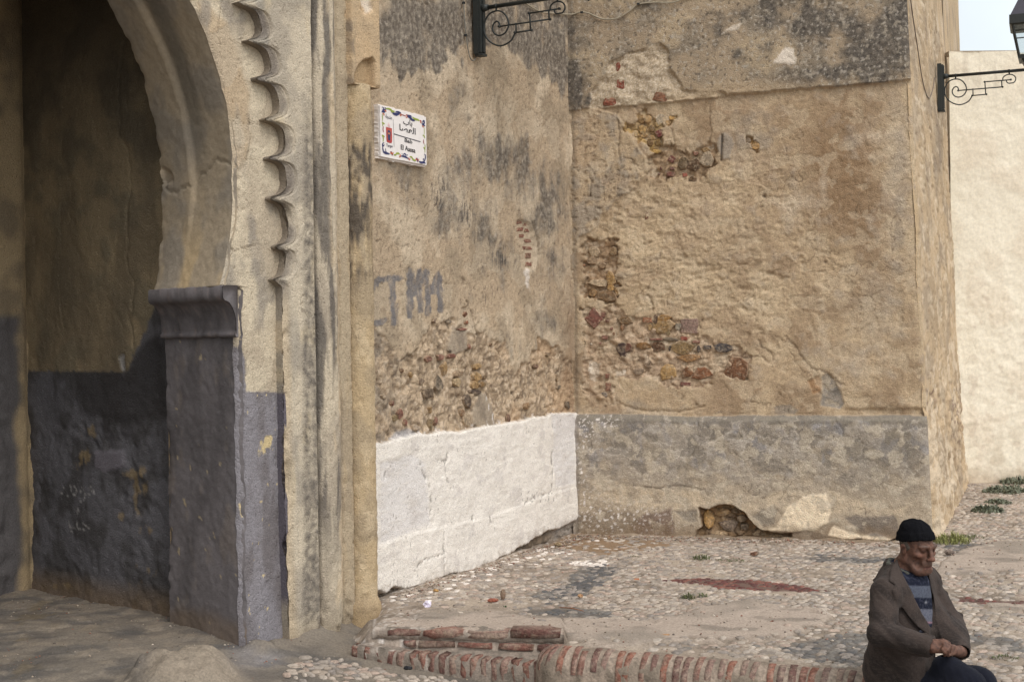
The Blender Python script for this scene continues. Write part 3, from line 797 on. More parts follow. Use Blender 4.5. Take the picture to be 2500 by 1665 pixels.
    for ln, w in (([(1140, 735), (1150, 760), (1162, 805), (1172, 818)], 1.6), ([(1300, 545), (1312, 580), (1318, 620)], 3), ([(1130, 680), (1137, 692)], 3.5), ([(985, 880), (1000, 868), (1012, 874)], 3)):
        q = np.exp(-(pdist(X + 3 * nf, Y + 3 * nm, ln) / w)**2); h = h - .014 * q; col = mixc(col, S(104, 88, 66), .5 * q)
    # white paint, a proud skin
    wd = psdf(X, Y, WHITE_TOP + WHITE_BOT) + 1.8 * fbm(U * 50, V * 20, 3, 881) * 1.5
    w = sst(1.2, -1.2, wd)
    low = sst(-2, 2, pdist(X, Y, [(925, 1330), (962, 1316), (1010, 1302), (1053, 1291), (1097, 1285), (1191, 1262), (1260, 1236), (1340, 1204), (1406, 1188)]) * np.where(Y > np.interp(X, [925, 1010, 1053, 1191, 1340, 1406], [1330, 1302, 1291, 1262, 1204, 1188]), 1, -1) + 2 * nm)
    hw = .012 + .007 * fbm(U * 3.2, V * 3.2, 4, 883) + .0030 * nm + .0014 * nf + .005 * low
    smooth = np.maximum(pmask(X, Y, [(924, 1130), (1000, 1110), (1035, 1130), (1048, 1280), (924, 1325)], 5, 3 * nm), pmask(X, Y, [(1346, 1012), (1400, 1010), (1402, 1180), (1350, 1190)], 3, 2 * nm))
    hw = hw - smooth * (.004 + .0025 * nm)
    gr = [[(1020, 1125), (1030, 1150), (1045, 1185), (1053, 1285)], [(1088, 1105), (1085, 1155), (1100, 1200), (1104, 1240)], [(1347, 1030), (1344, 1110), (1346, 1190)], [(1192, 1258), (1194, 1276)], [(1150, 1250), (1152, 1268)],
          [(1280, 1230), (1300, 1212), (1345, 1200)], [(1015, 1385), (1030, 1365), (1075, 1352)], [(1078, 1300), (1080, 1400)], [(1060, 1122), (1085, 1124)], [(940, 1150), (932, 1175)], [(1290, 1225), (1298, 1222)]]
    q = np.zeros(U.shape)
    for ln in gr: q = np.maximum(q, np.exp(-(pdist(X + 4 * nm, Y + 4 * nf, ln) / 2.2)**2))
    q = q * np.clip(.6 + 1.2 * fbm(U * 20, V * 20, 3, 887), 0, 1)
    hw = hw - .010 * q
    wc = mixc(flat(U.shape, S(240, 231, 216)), S(228, 223, 214), smooth)
    wc = mixc(wc, S(206, 198, 188), .5 * sst(.25, .7, fbm(U * 5, V * 6, 4, 889))); wc = mixc(wc, S(110, 102, 92), .75 * q * sst(.3, .7, q))
    sc = sst(.86, .98, fbm(U * 60, V * 20, 3, 891) + .45 * blobs(X, Y, [(1310, 1215, 60, 14, 1), (970, 1420, 30, 20, 1), (950, 1265, 16, 20, 1)])); wc = mixc(wc, S(140, 132, 122), .8 * sc)
    dirt = sst(26, 0, -wd + 6 * nm) * (Y > 1200) * np.clip(.3 + 1.2 * fbm(U * 12, V * 12, 4, 899), 0, 1); wc = mixc(wc, S(176, 164, 146), .75 * dirt); brs = fbm(U * 5, V * 34, 3, 897); hw = hw + .0012 * brs; wc = mixc(wc, S(222, 214, 200), .4 * sst(.1, .5, brs)); h = h * (1 - w) + hw * w; col = mixc(col, wc, w)
    fleck = sst(.45, .6, nf) * sst(14, 2, np.abs(wd)) * (1 - w); col = mixc(col, S(226, 218, 208), .8 * fleck)
    dr = sst(.5, .7, fbm(U * 60, V * 16, 2, 893)) * pmask(X, Y, [(1190, 965), (1214, 985), (1225, 1030), (1192, 1036)], 6); col = mixc(col, S(230, 224, 216), dr)
    # footing under the white skin
    ft = (wd > 0) & (Y > 1230) & (X > 915); ftm = sst(0, 6, np.where(ft, wd, 0))
    h = h * (1 - ftm) + ftm * (-.045 + .03 * gap * _rv[cid, 2] + .012 * nm); fc = mixc(flat(U.shape, S(138, 120, 96)), S(112, 98, 80), sst(-.2, .3, nm))
    col = mixc(col, fc, ftm); col = mixc(col, S(196, 186, 172), ftm * sst(.1, .4, nf) * sst(990, 940, X)); col = mixc(col, S(176, 166, 152), ftm * sst(1330, 1380, X) * .7)
    # dark joint where it meets the bastion
    j = np.exp(-((U - 2.70) / .018)**2); h = h - .02 * j * (Y < 1000)
    col = mixc(col, S(128, 100, 70), .5 * sst(2.45, 2.68, U + .1 * nm) * sst(640, 760, Y) * sst(1010, 1000, Y))
    return h, col
relief("wall_face", P, LP.n, fn_old, Ug, Zg, M_PLASTER, old)

def rs1(o, x, y, k, z=1.0): return (o[0] + x * k, o[1] + y * k)
# stones and bricks that show in the rubble belt (crop 910,600 at 0.3125)
Lst = [("brick", 192, 838, 30, 78, 0, C_BRK), ("brick", 436, 885, 60, 60, .3, C_BRK), ("brick", 530, 868, 60, 50, 0, C_BRK), ("brick", 612, 862, 70, 40, .2, C_BRK), ("stone", 562, 960, 52, 112, .1, C_OCH * .85),
       ("stone", 380, 1062, 50, 64, 0, S(128, 106, 84)), ("stone", 436, 1152, 78, 92, 0, S(106, 88, 68)), ("stone", 518, 1080, 60, 130, .1, S(120, 106, 86)), ("stone", 660, 1066, 60, 80, 0, S(178, 152, 106)),
       ("stone", 668, 1000, 80, 50, 0, S(150, 124, 92)), ("stone", 820, 942, 70, 50, 0, C_OCH), ("stone", 822, 1025, 62, 80, .2, C_OCH), ("stone", 872, 1030, 34, 40, 0, S(122, 98, 66)), ("stone", 790, 1090, 66, 80, 0, C_OCH * .95),
       ("stone", 858, 1080, 54, 44, 0, S(136, 104, 56)), ("stone", 810, 1140, 96, 44, -.3, S(84, 68, 58)), ("stone", 742, 1218, 70, 118, .1, S(92, 76, 62)), ("stone", 700, 1305, 40, 70, 0, S(140, 108, 74)), ("stone", 742, 1350, 66, 120, 0, S(172, 150, 118)),
       ("brick", 213, 1316, 40, 80, .1, C_BRK), ("brick", 258, 1385, 26, 56, 0, C_BRK), ("brick", 496, 1370, 30, 80, 0, C_BRK), ("stone", 456, 1400, 24, 120, 0, C_OLV), ("stone", 450, 1280, 30, 60, 0, C_OCH * .8), ("stone", 168, 1345, 40, 56, 0, C_OLV),
       ("stone", 300, 1010, 26, 50, 0, C_OCH * .8), ("stone", 225, 975, 28, 40, 0, C_BRN), ("brick", 156, 1230, 24, 40, 0, C_BRK), ("stone", 1275, 942, 34, 36, 0, S(118, 84, 64)), ("stone", 1215, 908, 20, 24, 0, S(96, 80, 66)),
       ("brick", 1060, 1345, 26, 60, 0, S(116, 84, 64)), ("stone", 1205, 1250, 50, 60, 0, S(150, 116, 74)), ("stone", 1455, 1104, 26, 34, 0, S(110, 96, 76)), ("stone", 1525, 1245, 26, 60, 0, S(92, 80, 66)), ("stone", 1435, 1030, 24, 60, 0, S(146, 120, 84)),
       ("brick", 755, 786, 24, 44, .2, C_BRK), ("stone", 490, 585, 60, 46, .3, S(140, 118, 96)), ("stone", 590, 590, 60, 30, 0, S(120, 108, 90)), ("brick", 720, 538, 30, 40, 0, S(128, 84, 60)), ("brick", 735, 600, 24, 34, 0, S(140, 90, 62)), ("brick", 704, 652, 90, 26, .03, C_BRK),
       ("stone", 920, 775, 24, 26, .6, C_BRN), ("stone", 600, 822, 24, 20, 0, S(70, 60, 50)), ("stone", 1370, 850, 40, 44, 0, S(140, 116, 86)), ("stone", 340, 1420, 60, 50, 0, S(170, 150, 124)), ("stone", 90, 1180, 40, 40, 0, S(170, 150, 122))]
for nm_, x, y, w, h_, ro, c in Lst:
    cx, cy = 910 + x * .3125, 600 + y * .3125
    wall_piece(nm_, LP, cx, cy, w * .3125, h_ * .3125, ro, c, old, proud=.007, hgt=-.010, mat=M_BRICK if nm_ == "brick" else M_STONE)
for x, y, w, h_ in ((1268, 541, 14, 14), (1285, 547, 16, 12), (1270, 560, 17, 9), (1287, 563, 13, 8), (1273, 576, 12, 8), (1289, 588, 18, 10), (1276, 606, 14, 9), (1292, 606, 16, 8), (1290, 624, 14, 13), (1290, 645, 18, 11)):
    wall_piece("brick", LP, x, y, w, h_, 0, S(138, 88, 68) * (.8 + .4 * random.random()), old, proud=.003, hgt=-.018, irr=.3, mat=M_BRICK, square=True)
# brick showing in the pier foot beside the column
for x, y, w, h_, ro in ((905, 1482, 18, 52, -.35), (923, 1478, 7, 26, -.1)):
    wall_piece("brick", Plane(G.o + G.n * .085, G.t), x, y, w, h_, ro, S(158, 84, 58), gate, proud=.02, hgt=0, irr=.3, mat=M_BRICK)

# ================================================================== BASTION
BO = np.array((.51, 10.6, 0)); BT = np.array((2.668, -.5906, 0)); BLEN = np.linalg.norm(BT)
BP = Plane(BO, BT)
bast = thing("bastion", tuple(BO), "massive weathered tan bastion with a cement plinth and crumbling plaster showing bricks and stones", "fortification")
BAT = .0345
zz = z_axis(4.30, .0082, 7.4, -.10)
nu = 345
ss = np.linspace(0, 1, nu)
ur = BLEN - BAT * zz
Ug = (-.03) * (1 - ss)[None, :] + ur[:, None] * ss[None, :]
Zg = np.broadcast_to(zz[:, None], Ug.shape).copy()
P = BP.P(Ug, Zg)
LEDGE = [(1360, 279), (1385, 275), (1420, 268), (1500, 262), (1600, 254), (1700, 244), (1775, 236), (1780, 231), (1850, 228), (1950, 219), (2050, 213), (2120, 206), (2190, 199), (2230, 195)]
PLTOP = [(1380, 1008), (1405, 1010), (1500, 1010), (1600, 1012), (1680, 1017), (1720, 1016), (1800, 1014), (1900, 1014), (2000, 1014), (2100, 1014), (2180, 1014), (2300, 1014)]
def z5(*pts): return [(1380 + x * .26780, 200 + y * .26786) for x, y in pts]       # crop 1380,200
def z6(*pts): return [(1380 + x * .28058, 580 + y * .28061) for x, y in pts]       # crop 1380,580
def z7(*pts): return [(1380 + x * .43689, 980 + y * .43686) for x, y in pts]       # crop 1380,980
def z4(*pts): return [(1380 + x * .47558, y * .4754) for x, y in pts]              # crop 1380,0
def fn_bast(U, V, X, Y):
    n = fbm(U * 2, V * 2, 5, 901); nm = fbm(U * 8, V * 8, 4, 911); nf = fbm(U * 28, V * 28, 4, 907)
    n2 = fbm(U * 3 + 9, V * 3, 5, 921)
    led = np.interp(X, [p[0] for p in LEDGE], [p[1] for p in LEDGE]) + 1.5 * nm
    plt_ = np.interp(X, [p[0] for p in PLTOP], [p[1] for p in PLTOP]) + 1.2 * nm
    up = sst(1.0, -1.0, Y - led); pl = sst(-1.0, 1.0, Y - plt_)
    mid = (1 - up) * (1 - pl)
    # ---------- middle field: layered scaling plaster
    lay = fbm(U * 4.5 + .6 * nm, V * 5.5 + .6 * n, 4, 931) * 3.0
    stepf = lay - np.floor(lay); ledge_ = sst(0, .10, stepf) * .0 + np.floor(lay) + sst(.0, .09, stepf)
    rough = np.clip(blobs(X, Y, [(1650, 640, 170, 160, 1), (1800, 720, 120, 120, .9), (1600, 470, 120, 80, .9), (1850, 480, 140, 120, .55), (1980, 640, 120, 160, .4), (1500, 560, 60, 100, .8)]) , 0, 1)
    h = .009 * n + .0035 * nm + .0018 * nf + (.0034 * ledge_ - .005) * (.15 + .9 * rough)
    for fq, amp, th_, sd_ in ((11, .0085, .62, 933), (19, .006, .57, 935), (33, .004, .52, 937)):     # shallow scoops where the skin has fallen
        wx, wy = U * fq + .5 * nm, V * fq * 1.25 + .5 * n
        g1, _g2, gi = worley(wx, wy, sd_)
        on = sst(th_, th_ + .08, _rv[gi, 0] * (.52 + .60 * rough)); lipd = .46 + .10 * fbm(wx * 2, wy * 2, 2, sd_)
        h = h - amp * on * sst(lipd, lipd - .10, g1) * np.clip(1.15 - g1 * 1.6, .1, 1)
    col = mixc(flat(U.shape, S(182, 157, 120)), S(158, 133, 100), sst(-.25, .45, n))
    col = mixc(col, S(202, 179, 141), .65 * sst(0, .55, n2)); col = mixc(col, S(206, 182, 142), .6 * np.clip(blobs(X, Y, [(1680, 620, 160, 150, 1), (1560, 600, 80, 160, .7)]) + .3 * nm, 0, 1))
    brn = blobs(X, Y, [(2020, 420, 160, 200, 1.15), (1960, 300, 130, 80, .8), (2080, 500, 100, 120, .8), (1720, 330, 90, 70, .4), (1900, 820, 90, 60, .3), (1990, 560, 90, 90, .6)])
    col = mixc(col, S(146, 117, 82), .95 * np.clip(brn + .35 * nm + .2 * n - .12, 0, 1))
    grey = blobs(X, Y, [(2190, 420, 36, 260, .9), (2140, 760, 80, 100, .7), (2090, 880, 100, 60, .6), (1830, 340, 70, 60, .8), (2020, 930, 60, 60, .4), (1940, 480, 60, 60, .35), (1560, 1000, 140, 30, .5)])
    col = mixc(col, S(176, 160, 136), .8 * np.clip(grey + .4 * nm - .1, 0, 1))
    gg = blobs(X, Y, [(2075, 340, 20, 40, .8), (2195, 600, 14, 140, .7), (1845, 300, 60, 40, .7), (1565, 985, 30, 16, .9), (1830, 330, 40, 60, .6)]); col = mixc(col, S(130, 120, 106), .7 * np.clip(gg + .5 * nm - .2, 0, 1))
    lt = blobs(X, Y, [(1950, 490, 60, 50, .8), (2010, 460, 14, 40, .8), (2120, 330, 50, 60, .5), (2170, 1030, 30, 40, .5), (2060, 350, 30, 20, .5)]); col = mixc(col, S(200, 180, 150), .8 * np.clip(lt + .5 * nm - .15, 0, 1))
    # pitted older skin on the left, standing proud
    OLD = z5((-20, 250), (300, 250), (480, 300), (560, 420), (640, 560), (740, 690), (760, 820), (690, 900), (640, 970), (580, 1020), (490, 1050), (430, 1110), (400, 1170), (330, 1210), (300, 1310), (230, 1370), (130, 1420), (90, 1560)) + [(1404, 700), (1396, 760), (1396, 1000), (1370, 1000), (1370, 270)]
    os_ = psdf(X, Y, OLD) + 4 * nm; om = sst(2, -2, os_)
    pit = sst(.30, .62, fbm(U * 26, V * 24, 4, 941))
    h = h + om * (.016 - .008 * pit - .0035 * ledge_ * rough)
    oc = mixc(flat(U.shape, S(184, 160, 124)), S(164, 148, 124), sst(0, .7, nm + .6 * blobs(X, Y, [(1480, 460, 70, 60, 1), (1430, 520, 60, 60, .9)]))); oc = mixc(oc, S(120, 102, 80), .35 * pit)
    col = mixc(col, oc, om)
    wig = pmask(X, Y, z5((300, 960), (400, 800), (500, 800), (560, 900), (500, 1040), (400, 1160), (330, 1080)), 8, 6 * nm)
    wv = np.abs(np.sin(18 * fbm(U * 6, V * 6, 3, 947))); h = h - .008 * wig * sst(.35, .0, wv); col = mixc(col, S(112, 100, 84), .6 * wig * sst(.35, 0, wv))
    # exposed rubble: recessed, rough mortar
    EXP = [(z5((640, 290), (720, 260), (830, 330), (860, 350), (920, 390), (960, 300), (1000, 310), (990, 400), (900, 430), (900, 560), (870, 590), (860, 660), (780, 660), (720, 590), (650, 570), (620, 480), (540, 440), (540, 370), (620, 380)), .020, S(190, 156, 92)),
           (z5((740, 690), (860, 590), (980, 575), (1060, 620), (1120, 640), (1220, 570), (1320, 530), (1380, 560), (1400, 700), (1350, 800), (1300, 840), (1180, 900), (1140, 900), (1060, 830), (1000, 880), (900, 890), (760, 850)), .024, S(166, 138, 102)),
           (z5((1640, 500), (1700, 490), (1770, 550), (1800, 620), (1760, 635), (1700, 590), (1640, 550)), .02, S(160, 122, 66)),
           (z6((190, 0), (440, 0), (470, 180), (450, 330), (470, 470), (440, 600), (260, 560), (100, 470), (150, 420), (160, 180), (140, 90)), .026, S(158, 128, 92)),
           (z6((130, 620), (260, 600), (440, 580), (560, 680), (760, 690), (800, 640), (960, 720), (1180, 720), (1170, 850), (1440, 920), (1620, 1030), (1640, 1160), (1580, 1230), (1440, 1230), (1300, 1160), (1280, 1260), (1100, 1330), (900, 1300), (720, 1240), (520, 1240), (420, 1210), (420, 1420), (300, 1440), (170, 1420), (130, 1200), (160, 900)), .016, S(178, 152, 120)),
           (z6((180, 1400), (420, 1250), (480, 1460), (200, 1480)), .008, S(164, 140, 108))]
    f1, f2, cid = worley(U * 16 + .5 * nm, V * 20 + .3 * n, 951); gap = sst(0, .25, f2 - f1)
    for pg, dep, c in EXP:
        m = sst(2.2, -2.2, psdf(X, Y, pg) + 9 * nm + 5 * nf + 3)
        hh = -dep * 1.35 + .010 * gap * _rv[cid, 0] + .017 * fbm(U * 15, V * 16, 5, 955) + .006 * nm + .004 * nf
        cc_ = mixc(flat(U.shape, c), c * 1.25, sst(0, .5, nm)); cc_ = mixc(cc_, c * .5, .7 * sst(.1, .0, f2 - f1) + .45 * sst(.1, .5, fbm(U * 7, V * 8, 4, 959))); cc_ = mixc(cc_, S(204, 184, 154), .55 * sst(.25, .5, fbm(U * 11, V * 11, 3, 957)))
        h = h * (1 - m) + hh * m; col = mixc(col, cc_, m)
    scar = pmask(X, Y, z5((1380, 560), (1400, 490), (1450, 470), (1500, 490), (1540, 560), (1500, 700), (1440, 710), (1400, 640)), 3, 3 * nf); h = h + scar * .006; col = mixc(col, S(158, 148, 132), scar * .7)
    slot = np.exp(-(pdist(X, Y, z5((1430, 490), (1425, 600), (1420, 715))) / 2.2)**2); h = h - .03 * slot; col = mixc(col, S(60, 54, 48), .6 * slot)
    for cx, cy, r_ in ((1867, 480, 4), (1776, 678, 5), (1700, 988, 3.2), (2015, 640, 3.5), (1865, 478, 5)):
        q = np.exp(-(((X - cx)**2 + (Y - cy)**2) / r_**2)); h = h - .02 * q; col = mixc(col, S(70, 60, 50), .6 * q)
    cem = pmask(X, Y, [(2003, 990), (2008, 950), (2006, 920), (2016, 912), (2040, 930), (2055, 960), (2058, 985), (2050, 998)], 3, 4 * nm); h = h * (1 - cem) + cem * (-.014 + .005 * nm + .003 * nf); col = mixc(col, mixc(flat(U.shape, S(148, 138, 122)), S(124, 116, 104), sst(-.1, .4, nm)), cem)
    cem2 = pmask(X, Y, [(1890, 992), (1930, 988), (1948, 1000), (1940, 1012), (1890, 1012)], 3, 3 * nm); col = mixc(col, S(148, 138, 122), .8 * cem2)
    bp_ = pmask(X, Y, [(1985, 960), (1975, 930), (2000, 915), (2006, 930), (2004, 960)], 3, 4 * nm); h = h - .012 * bp_; col = mixc(col, S(160, 118, 72), .7 * bp_)
    und = np.exp(-(np.maximum(0, plt_ - 12 - 5 * nm - Y) / 6)**2) * sst(plt_ - 30, plt_ - 10, Y) * sst(2040, 2080, X); h = h - .02 * und
    lip = pdist(X + 5 * nm, Y + 3 * nf, z6((480, 1450), (600, 1490), (700, 1510), (900, 1510), (1000, 1520), (1200, 1470))); q = np.exp(-(lip / 3)**2); h = h - .014 * q
    for ln, w, dpt in ((z5((1320, 220), (1325, 520)), 1.6, .008), (z5((480, 270), (490, 520), (480, 620), (520, 760)), 1.8, .01), (z5((0, 790), (210, 820), (240, 900), (235, 1040), (30, 1040)), 1.4, .008), (z5((980, 440), (990, 580), (1080, 620)), 1.6, .008), (z6((760, 640), (750, 540), (720, 500)), 2.6, .014), (z6((480, 460), (600, 520), (700, 450), (760, 370)), 2, .008), (z6((1000, 0), (1020, 200)), 1.2, .004), (z6((1450, 1050), (1700, 1030), (1780, 1100)), 2, .008), (z6((1620, 1420), (1700, 1450), (1790, 1450)), 2.2, .01), ([(1915, 820), (1945, 850), (1980, 900), (2010, 905), (2060, 940)], 2.2, .01), ([(1850, 830), (1885, 868), (1890, 880)], 2.2, .01)):
        q = np.exp(-(pdist(X + 5 * nm, Y + 5 * nf, ln) / w)**2); h = h - dpt * q; col = mixc(col, S(104, 86, 64), .5 * q)
    pt = sst(.60, .8, fbm(U * 40, V * 34, 3, 961)) * (.3 + rough); h = h - .007 * pt; col = mixc(col, S(120, 98, 70), .4 * pt)
    wpat = np.maximum(pmask(X, Y, z6((205, 1100), (230, 1075), (300, 1100), (290, 1200), (250, 1250), (215, 1230)), 2, 4 * nf), pmask(X, Y, z6((430, 1170), (520, 1160), (540, 1200), (440, 1200)), 2, 4 * nf)); col = mixc(col, S(216, 202, 178), wpat)
    isl, lip = islands(U, V, 2.4, 965, .14); col = mixc(col, S(176, 150, 116), .4 * isl * mid * sst(1950, 1850, X)); col = mixc(col, S(204, 184, 150), .15 * lip * mid); h = h - .004 * isl + .002 * lip
    isl2, lip2 = islands(U, V, 5.5, 967, .27); col = mixc(col, S(200, 180, 146), .35 * isl2); h = h - .003 * isl2
    hl_ = hairline(U, V, 1.8, 969, .009, .0); h = h - .007 * hl_; col = mixc(col, S(112, 92, 68), .6 * hl_)
    col = col * (1 + .13 * nf + .07 * fbm(U * 60, V * 60, 2, 963))[..., None]
    # ---------- upper field, a thicker coat with a broken bottom edge
    uc = mixc(flat(U.shape, S(166, 146, 116)), S(138, 124, 102), sst(-.2, .5, n2))
    uc = mixc(uc, S(186, 164, 128), .7 * sst(.1, .6, n))
    dk = blobs(X, Y, [(2120, 120, 120, 120, 1.15), (2000, 60, 100, 90, 1.0), (1880, 30, 120, 60, .9), (1750, 70, 70, 60, .75), (1800, 130, 60, 40, .5), (1400, 210, 34, 70, 1.3), (1395, 80, 30, 80, .8), (1440, 250, 26, 30, .9), (1960, 190, 80, 40, .75), (2200, 60, 60, 140, 1.1), (1600, 20, 80, 30, .5), (1470, 20, 50, 40, .4), (2030, 170, 70, 40, .9)])
    dk = np.clip(dk + .35 * nm + .25 * n - .22, 0, 1); uc = mixc(uc, mixc(flat(U.shape, S(84, 78, 70)), S(112, 104, 92), sst(-.2, .5, nf)), .92 * sst(.08, .75, dk))
    fl = sst(.30, .42, fbm(U * 20, V * 20, 3, 971)); uc = mixc(uc, S(168, 156, 134), .65 * fl * sst(0, .4, n2 + .2))
    wsp = sst(.46, .56, fbm(U * 34, V * 34, 2, 973)); uc = mixc(uc, S(186, 176, 158), .6 * wsp)
    blk = sst(.5, .62, fbm(U * 30 + 5, V * 30, 2, 975)); uc = mixc(uc, S(64, 58, 54), .55 * blk)
    wspot = np.maximum(pmask(X, Y, z4((1060, 330), (1120, 270), (1170, 265), (1185, 310), (1150, 345)), 4, 9 * nm), .7 * pmask(X, Y, z4((820, 165), (880, 130), (910, 120), (890, 155)), 3, 5 * nm)); uc = mixc(uc, S(222, 208, 186), wspot)
    EXF = z4((130, 560), (140, 480), (200, 400), (240, 320), (330, 270), (420, 260), (480, 220), (530, 260), (540, 350), (580, 400), (600, 460), (700, 480), (820, 485), (830, 500), (520, 520), (260, 545))
    ex = sst(2.5, -2.5, psdf(X, Y, EXF) + 6 * nm); lay2 = fbm(U * 7, V * 8, 4, 977) * 6; ls = np.floor(lay2) + sst(0, .25, lay2 - np.floor(lay2))
    exc = mixc(flat(U.shape, S(186, 166, 134)), S(208, 192, 164), sst(.5, .9, lay2 - np.floor(lay2))); exc = mixc(exc, S(150, 132, 104), .6 * sst(.2, .0, lay2 - np.floor(lay2)))
    uc = mixc(uc, exc, ex)
    hu = .032 + .007 * n + .003 * nm + .0018 * nf + .004 * wspot - .004 * blk
    hu = hu - ex * .020 + ex * .0035 * ls
    edge = np.exp(-((led - Y) / 14)**2) * (Y < led); hu = hu - .006 * edge * sst(-.2, .5, fbm(U * 14, V * 20, 3, 979)); uc = mixc(uc, S(192, 172, 138), .55 * edge * sst(1500, 1560, X) * sst(1800, 1740, X))
    uc = mixc(uc, S(182, 156, 118), .55 * np.exp(-((led - Y) / 30)**2) * sst(1600, 1650, X) * sst(2000, 1900, X))
    h = h * (1 - up) + hu * up; col = mixc(col, uc, up)
    # ---------- plinth: cement render
    pc = mixc(flat(U.shape, S(148, 137, 118)), S(178, 161, 134), sst(1060, 1210, Y + 60 * nm + 40 * n))
    mott = fbm(U * 7, V * 9, 5, 981)
    topz = sst(1200, 1060, Y + 25 * nm)
    pc = mixc(pc, S(124, 116, 104), .6 * sst(.05, .45, mott + .15 * topz) * sst(1260, 1090, Y)); pc = mixc(pc, S(176, 166, 150), .8 * sst(.12, .4, fbm(U * 8 + 3, V * 10, 5, 983)) * topz)
    pc = mixc(pc, S(140, 138, 138), .6 * sst(.2, .45, fbm(U * 9, V * 5, 4, 985)) * topz); pc = mixc(pc, S(134, 126, 110), .9 * sst(1036, 1024, Y + 8 * nm))
    pc = mixc(pc, S(132, 122, 104), .5 * blobs(X, Y, [(2140, 1130, 80, 60, 1), (2200, 1080, 60, 60, .8)]))
    PALE_ = pmask(X, Y, z7((120, 430), (300, 440), (560, 480), (800, 500), (1000, 560), (1250, 500), (1480, 500), (1648, 560), (1900, 590), (1900, 640), (1600, 600), (1500, 620), (1000, 600), (860, 570), (740, 590), (560, 590), (430, 590), (300, 560), (200, 520)), 8, 16 * nm); pc = mixc(pc, S(206, 186, 152), .75 * PALE_ * np.clip(.7 + fbm(U * 10, V * 10, 4, 984), 0, 1)); NEW = pmask(X, Y, z7((1000, 615), (1060, 680), (1110, 712), (1180, 700), (1225, 600), (1330, 530), (1450, 512), (1482, 580), (1470, 670), (1390, 720), (1260, 722), (1100, 720), (1040, 680), (960, 580)), 3, 4 * nm); pc = mixc(pc, S(234, 214, 178), NEW)
    NEW2 = pmask(X, Y, z7((1470, 740), (1500, 700), (1560, 712), (1648, 745)) + [(2140, 1300), (2180, 1318), (2060, 1316)], 3, 4 * nm); pc = mixc(pc, S(232, 210, 174), NEW2)
    gp = np.maximum(pmask(X, Y, z7((1040, 640), (1100, 590), (1195, 590), (1165, 680), (1110, 695)), 3, 4 * nm), pmask(X, Y, z7((610, 610), (740, 600), (740, 670), (690, 672)), 3, 4 * nm)); pc = mixc(pc, S(150, 138, 118), gp)
    gp2 = np.maximum(pmask(X, Y, z7((1260, 730), (1330, 715), (1460, 740), (1460, 805), (1270, 800)), 2.5, 3 * nm), pmask(X, Y, [(2060, 1260), (2180, 1255), (2200, 1300), (2160, 1310), (2100, 1300)], 4, 6 * nm)); pc = mixc(pc, S(136, 124, 108), gp2)
    red = pmask(X, Y, z7((350, 760), (430, 620), (590, 600), (625, 740)), 6, 6 * nm); pc = mixc(pc, S(120, 98, 84), .8 * red); drk = pmask(X, Y, z7((40, 760), (60, 620), (350, 600), (420, 640), (360, 760)), 8, 8 * nm); pc = mixc(pc, S(140, 124, 102), .8 * drk)
    sp = sst(.42, .5, fbm(U * 40, V * 40, 3, 991)) * np.clip(blobs(X, Y, [(1420, 1060, 36, 50, 1), (1440, 1260, 40, 60, 1), (1500, 1270, 120, 40, .8), (1470, 1030, 50, 20, .7), (1415, 1180, 16, 120, .9)]) * 1.6, 0, 1); pc = mixc(pc, S(228, 220, 208), sp)
    wjo = sst(12, 2, X - 1403 + 3 * nm) * sst(1000, 1020, Y); pc = mixc(pc, S(226, 218, 208), wjo * .8)
    b_ = sst(1030, 1044, Y + 10 * nm); i2, l2 = islands(U + .02 * nm, V, 4.6, 987, .10); pk2 = i2 * b_ * sst(1250, 1150, Y); pc = mixc(pc, S(170, 158, 139), .5 * pk2); i3, l3 = islands(U + .02 * nm, V, 3.6, 989, .20); pk3 = i3 * sst(1240, 1100, Y); pc = mixc(pc, S(126, 117, 103), .55 * pk3); i4, l4 = islands(U, V, 7.5, 986, .30); pc = mixc(pc, S(192, 178, 152), .6 * i4 * b_); pc = mixc(pc, S(196, 184, 164), .55 * np.clip(l2 * b_ + l3, 0, 1) * sst(1250, 1100, Y)); hl_ = hairline(U, V, 2.2, 988, .010, .1); pc = mixc(pc, S(100, 90, 76), .6 * hl_)
    pc = pc * (1 + .14 * nf + .07 * fbm(U * 60, V * 60, 2, 993))[..., None]
    hp = -.004 * hl_ + .003 * pk2 - .003 * pk3 + .045 * sst(-3, 14, Y - plt_) + .006 * n + .003 * nm + .0016 * nf + .003 * sst(.0, .2, mott) + .010 * NEW + .012 * NEW2
    hp = hp - .004 * gp
    HOLE = z7((750, 590), (800, 600), (860, 575), (940, 580), (1000, 620), (1050, 680), (1100, 715), (1200, 735), (1262, 738), (1262, 810), (700, 810), (740, 720), (770, 700), (752, 640))
    hs = psdf(X, Y, HOLE) + 3 * nm; hm = sst(2, -2, hs); hp = hp * (1 - hm) + hm * (-.055 + .035 * gap * _rv[cid, 1] + .02 * nm + .03 * sst(1290, 1320, Y)); hc = mixc(flat(U.shape, S(150, 118, 78)), S(112, 92, 70), sst(-.1, .4, nm)); pc = mixc(pc, hc, hm); pc = mixc(pc, S(186, 156, 112), .5 * hm * sst(.1, .4, n2))
    H2_ = [(2015, 1312), (2040, 1318), (2100, 1314), (2160, 1322), (2200, 1310), (2240, 1318), (2300, 1322), (2300, 1360), (2015, 1350)]
    hm2 = pmask(X, Y, H2_, 2, 2 * nm); hp = hp - .06 * hm2; pc = mixc(pc, S(124, 96, 58), hm2)
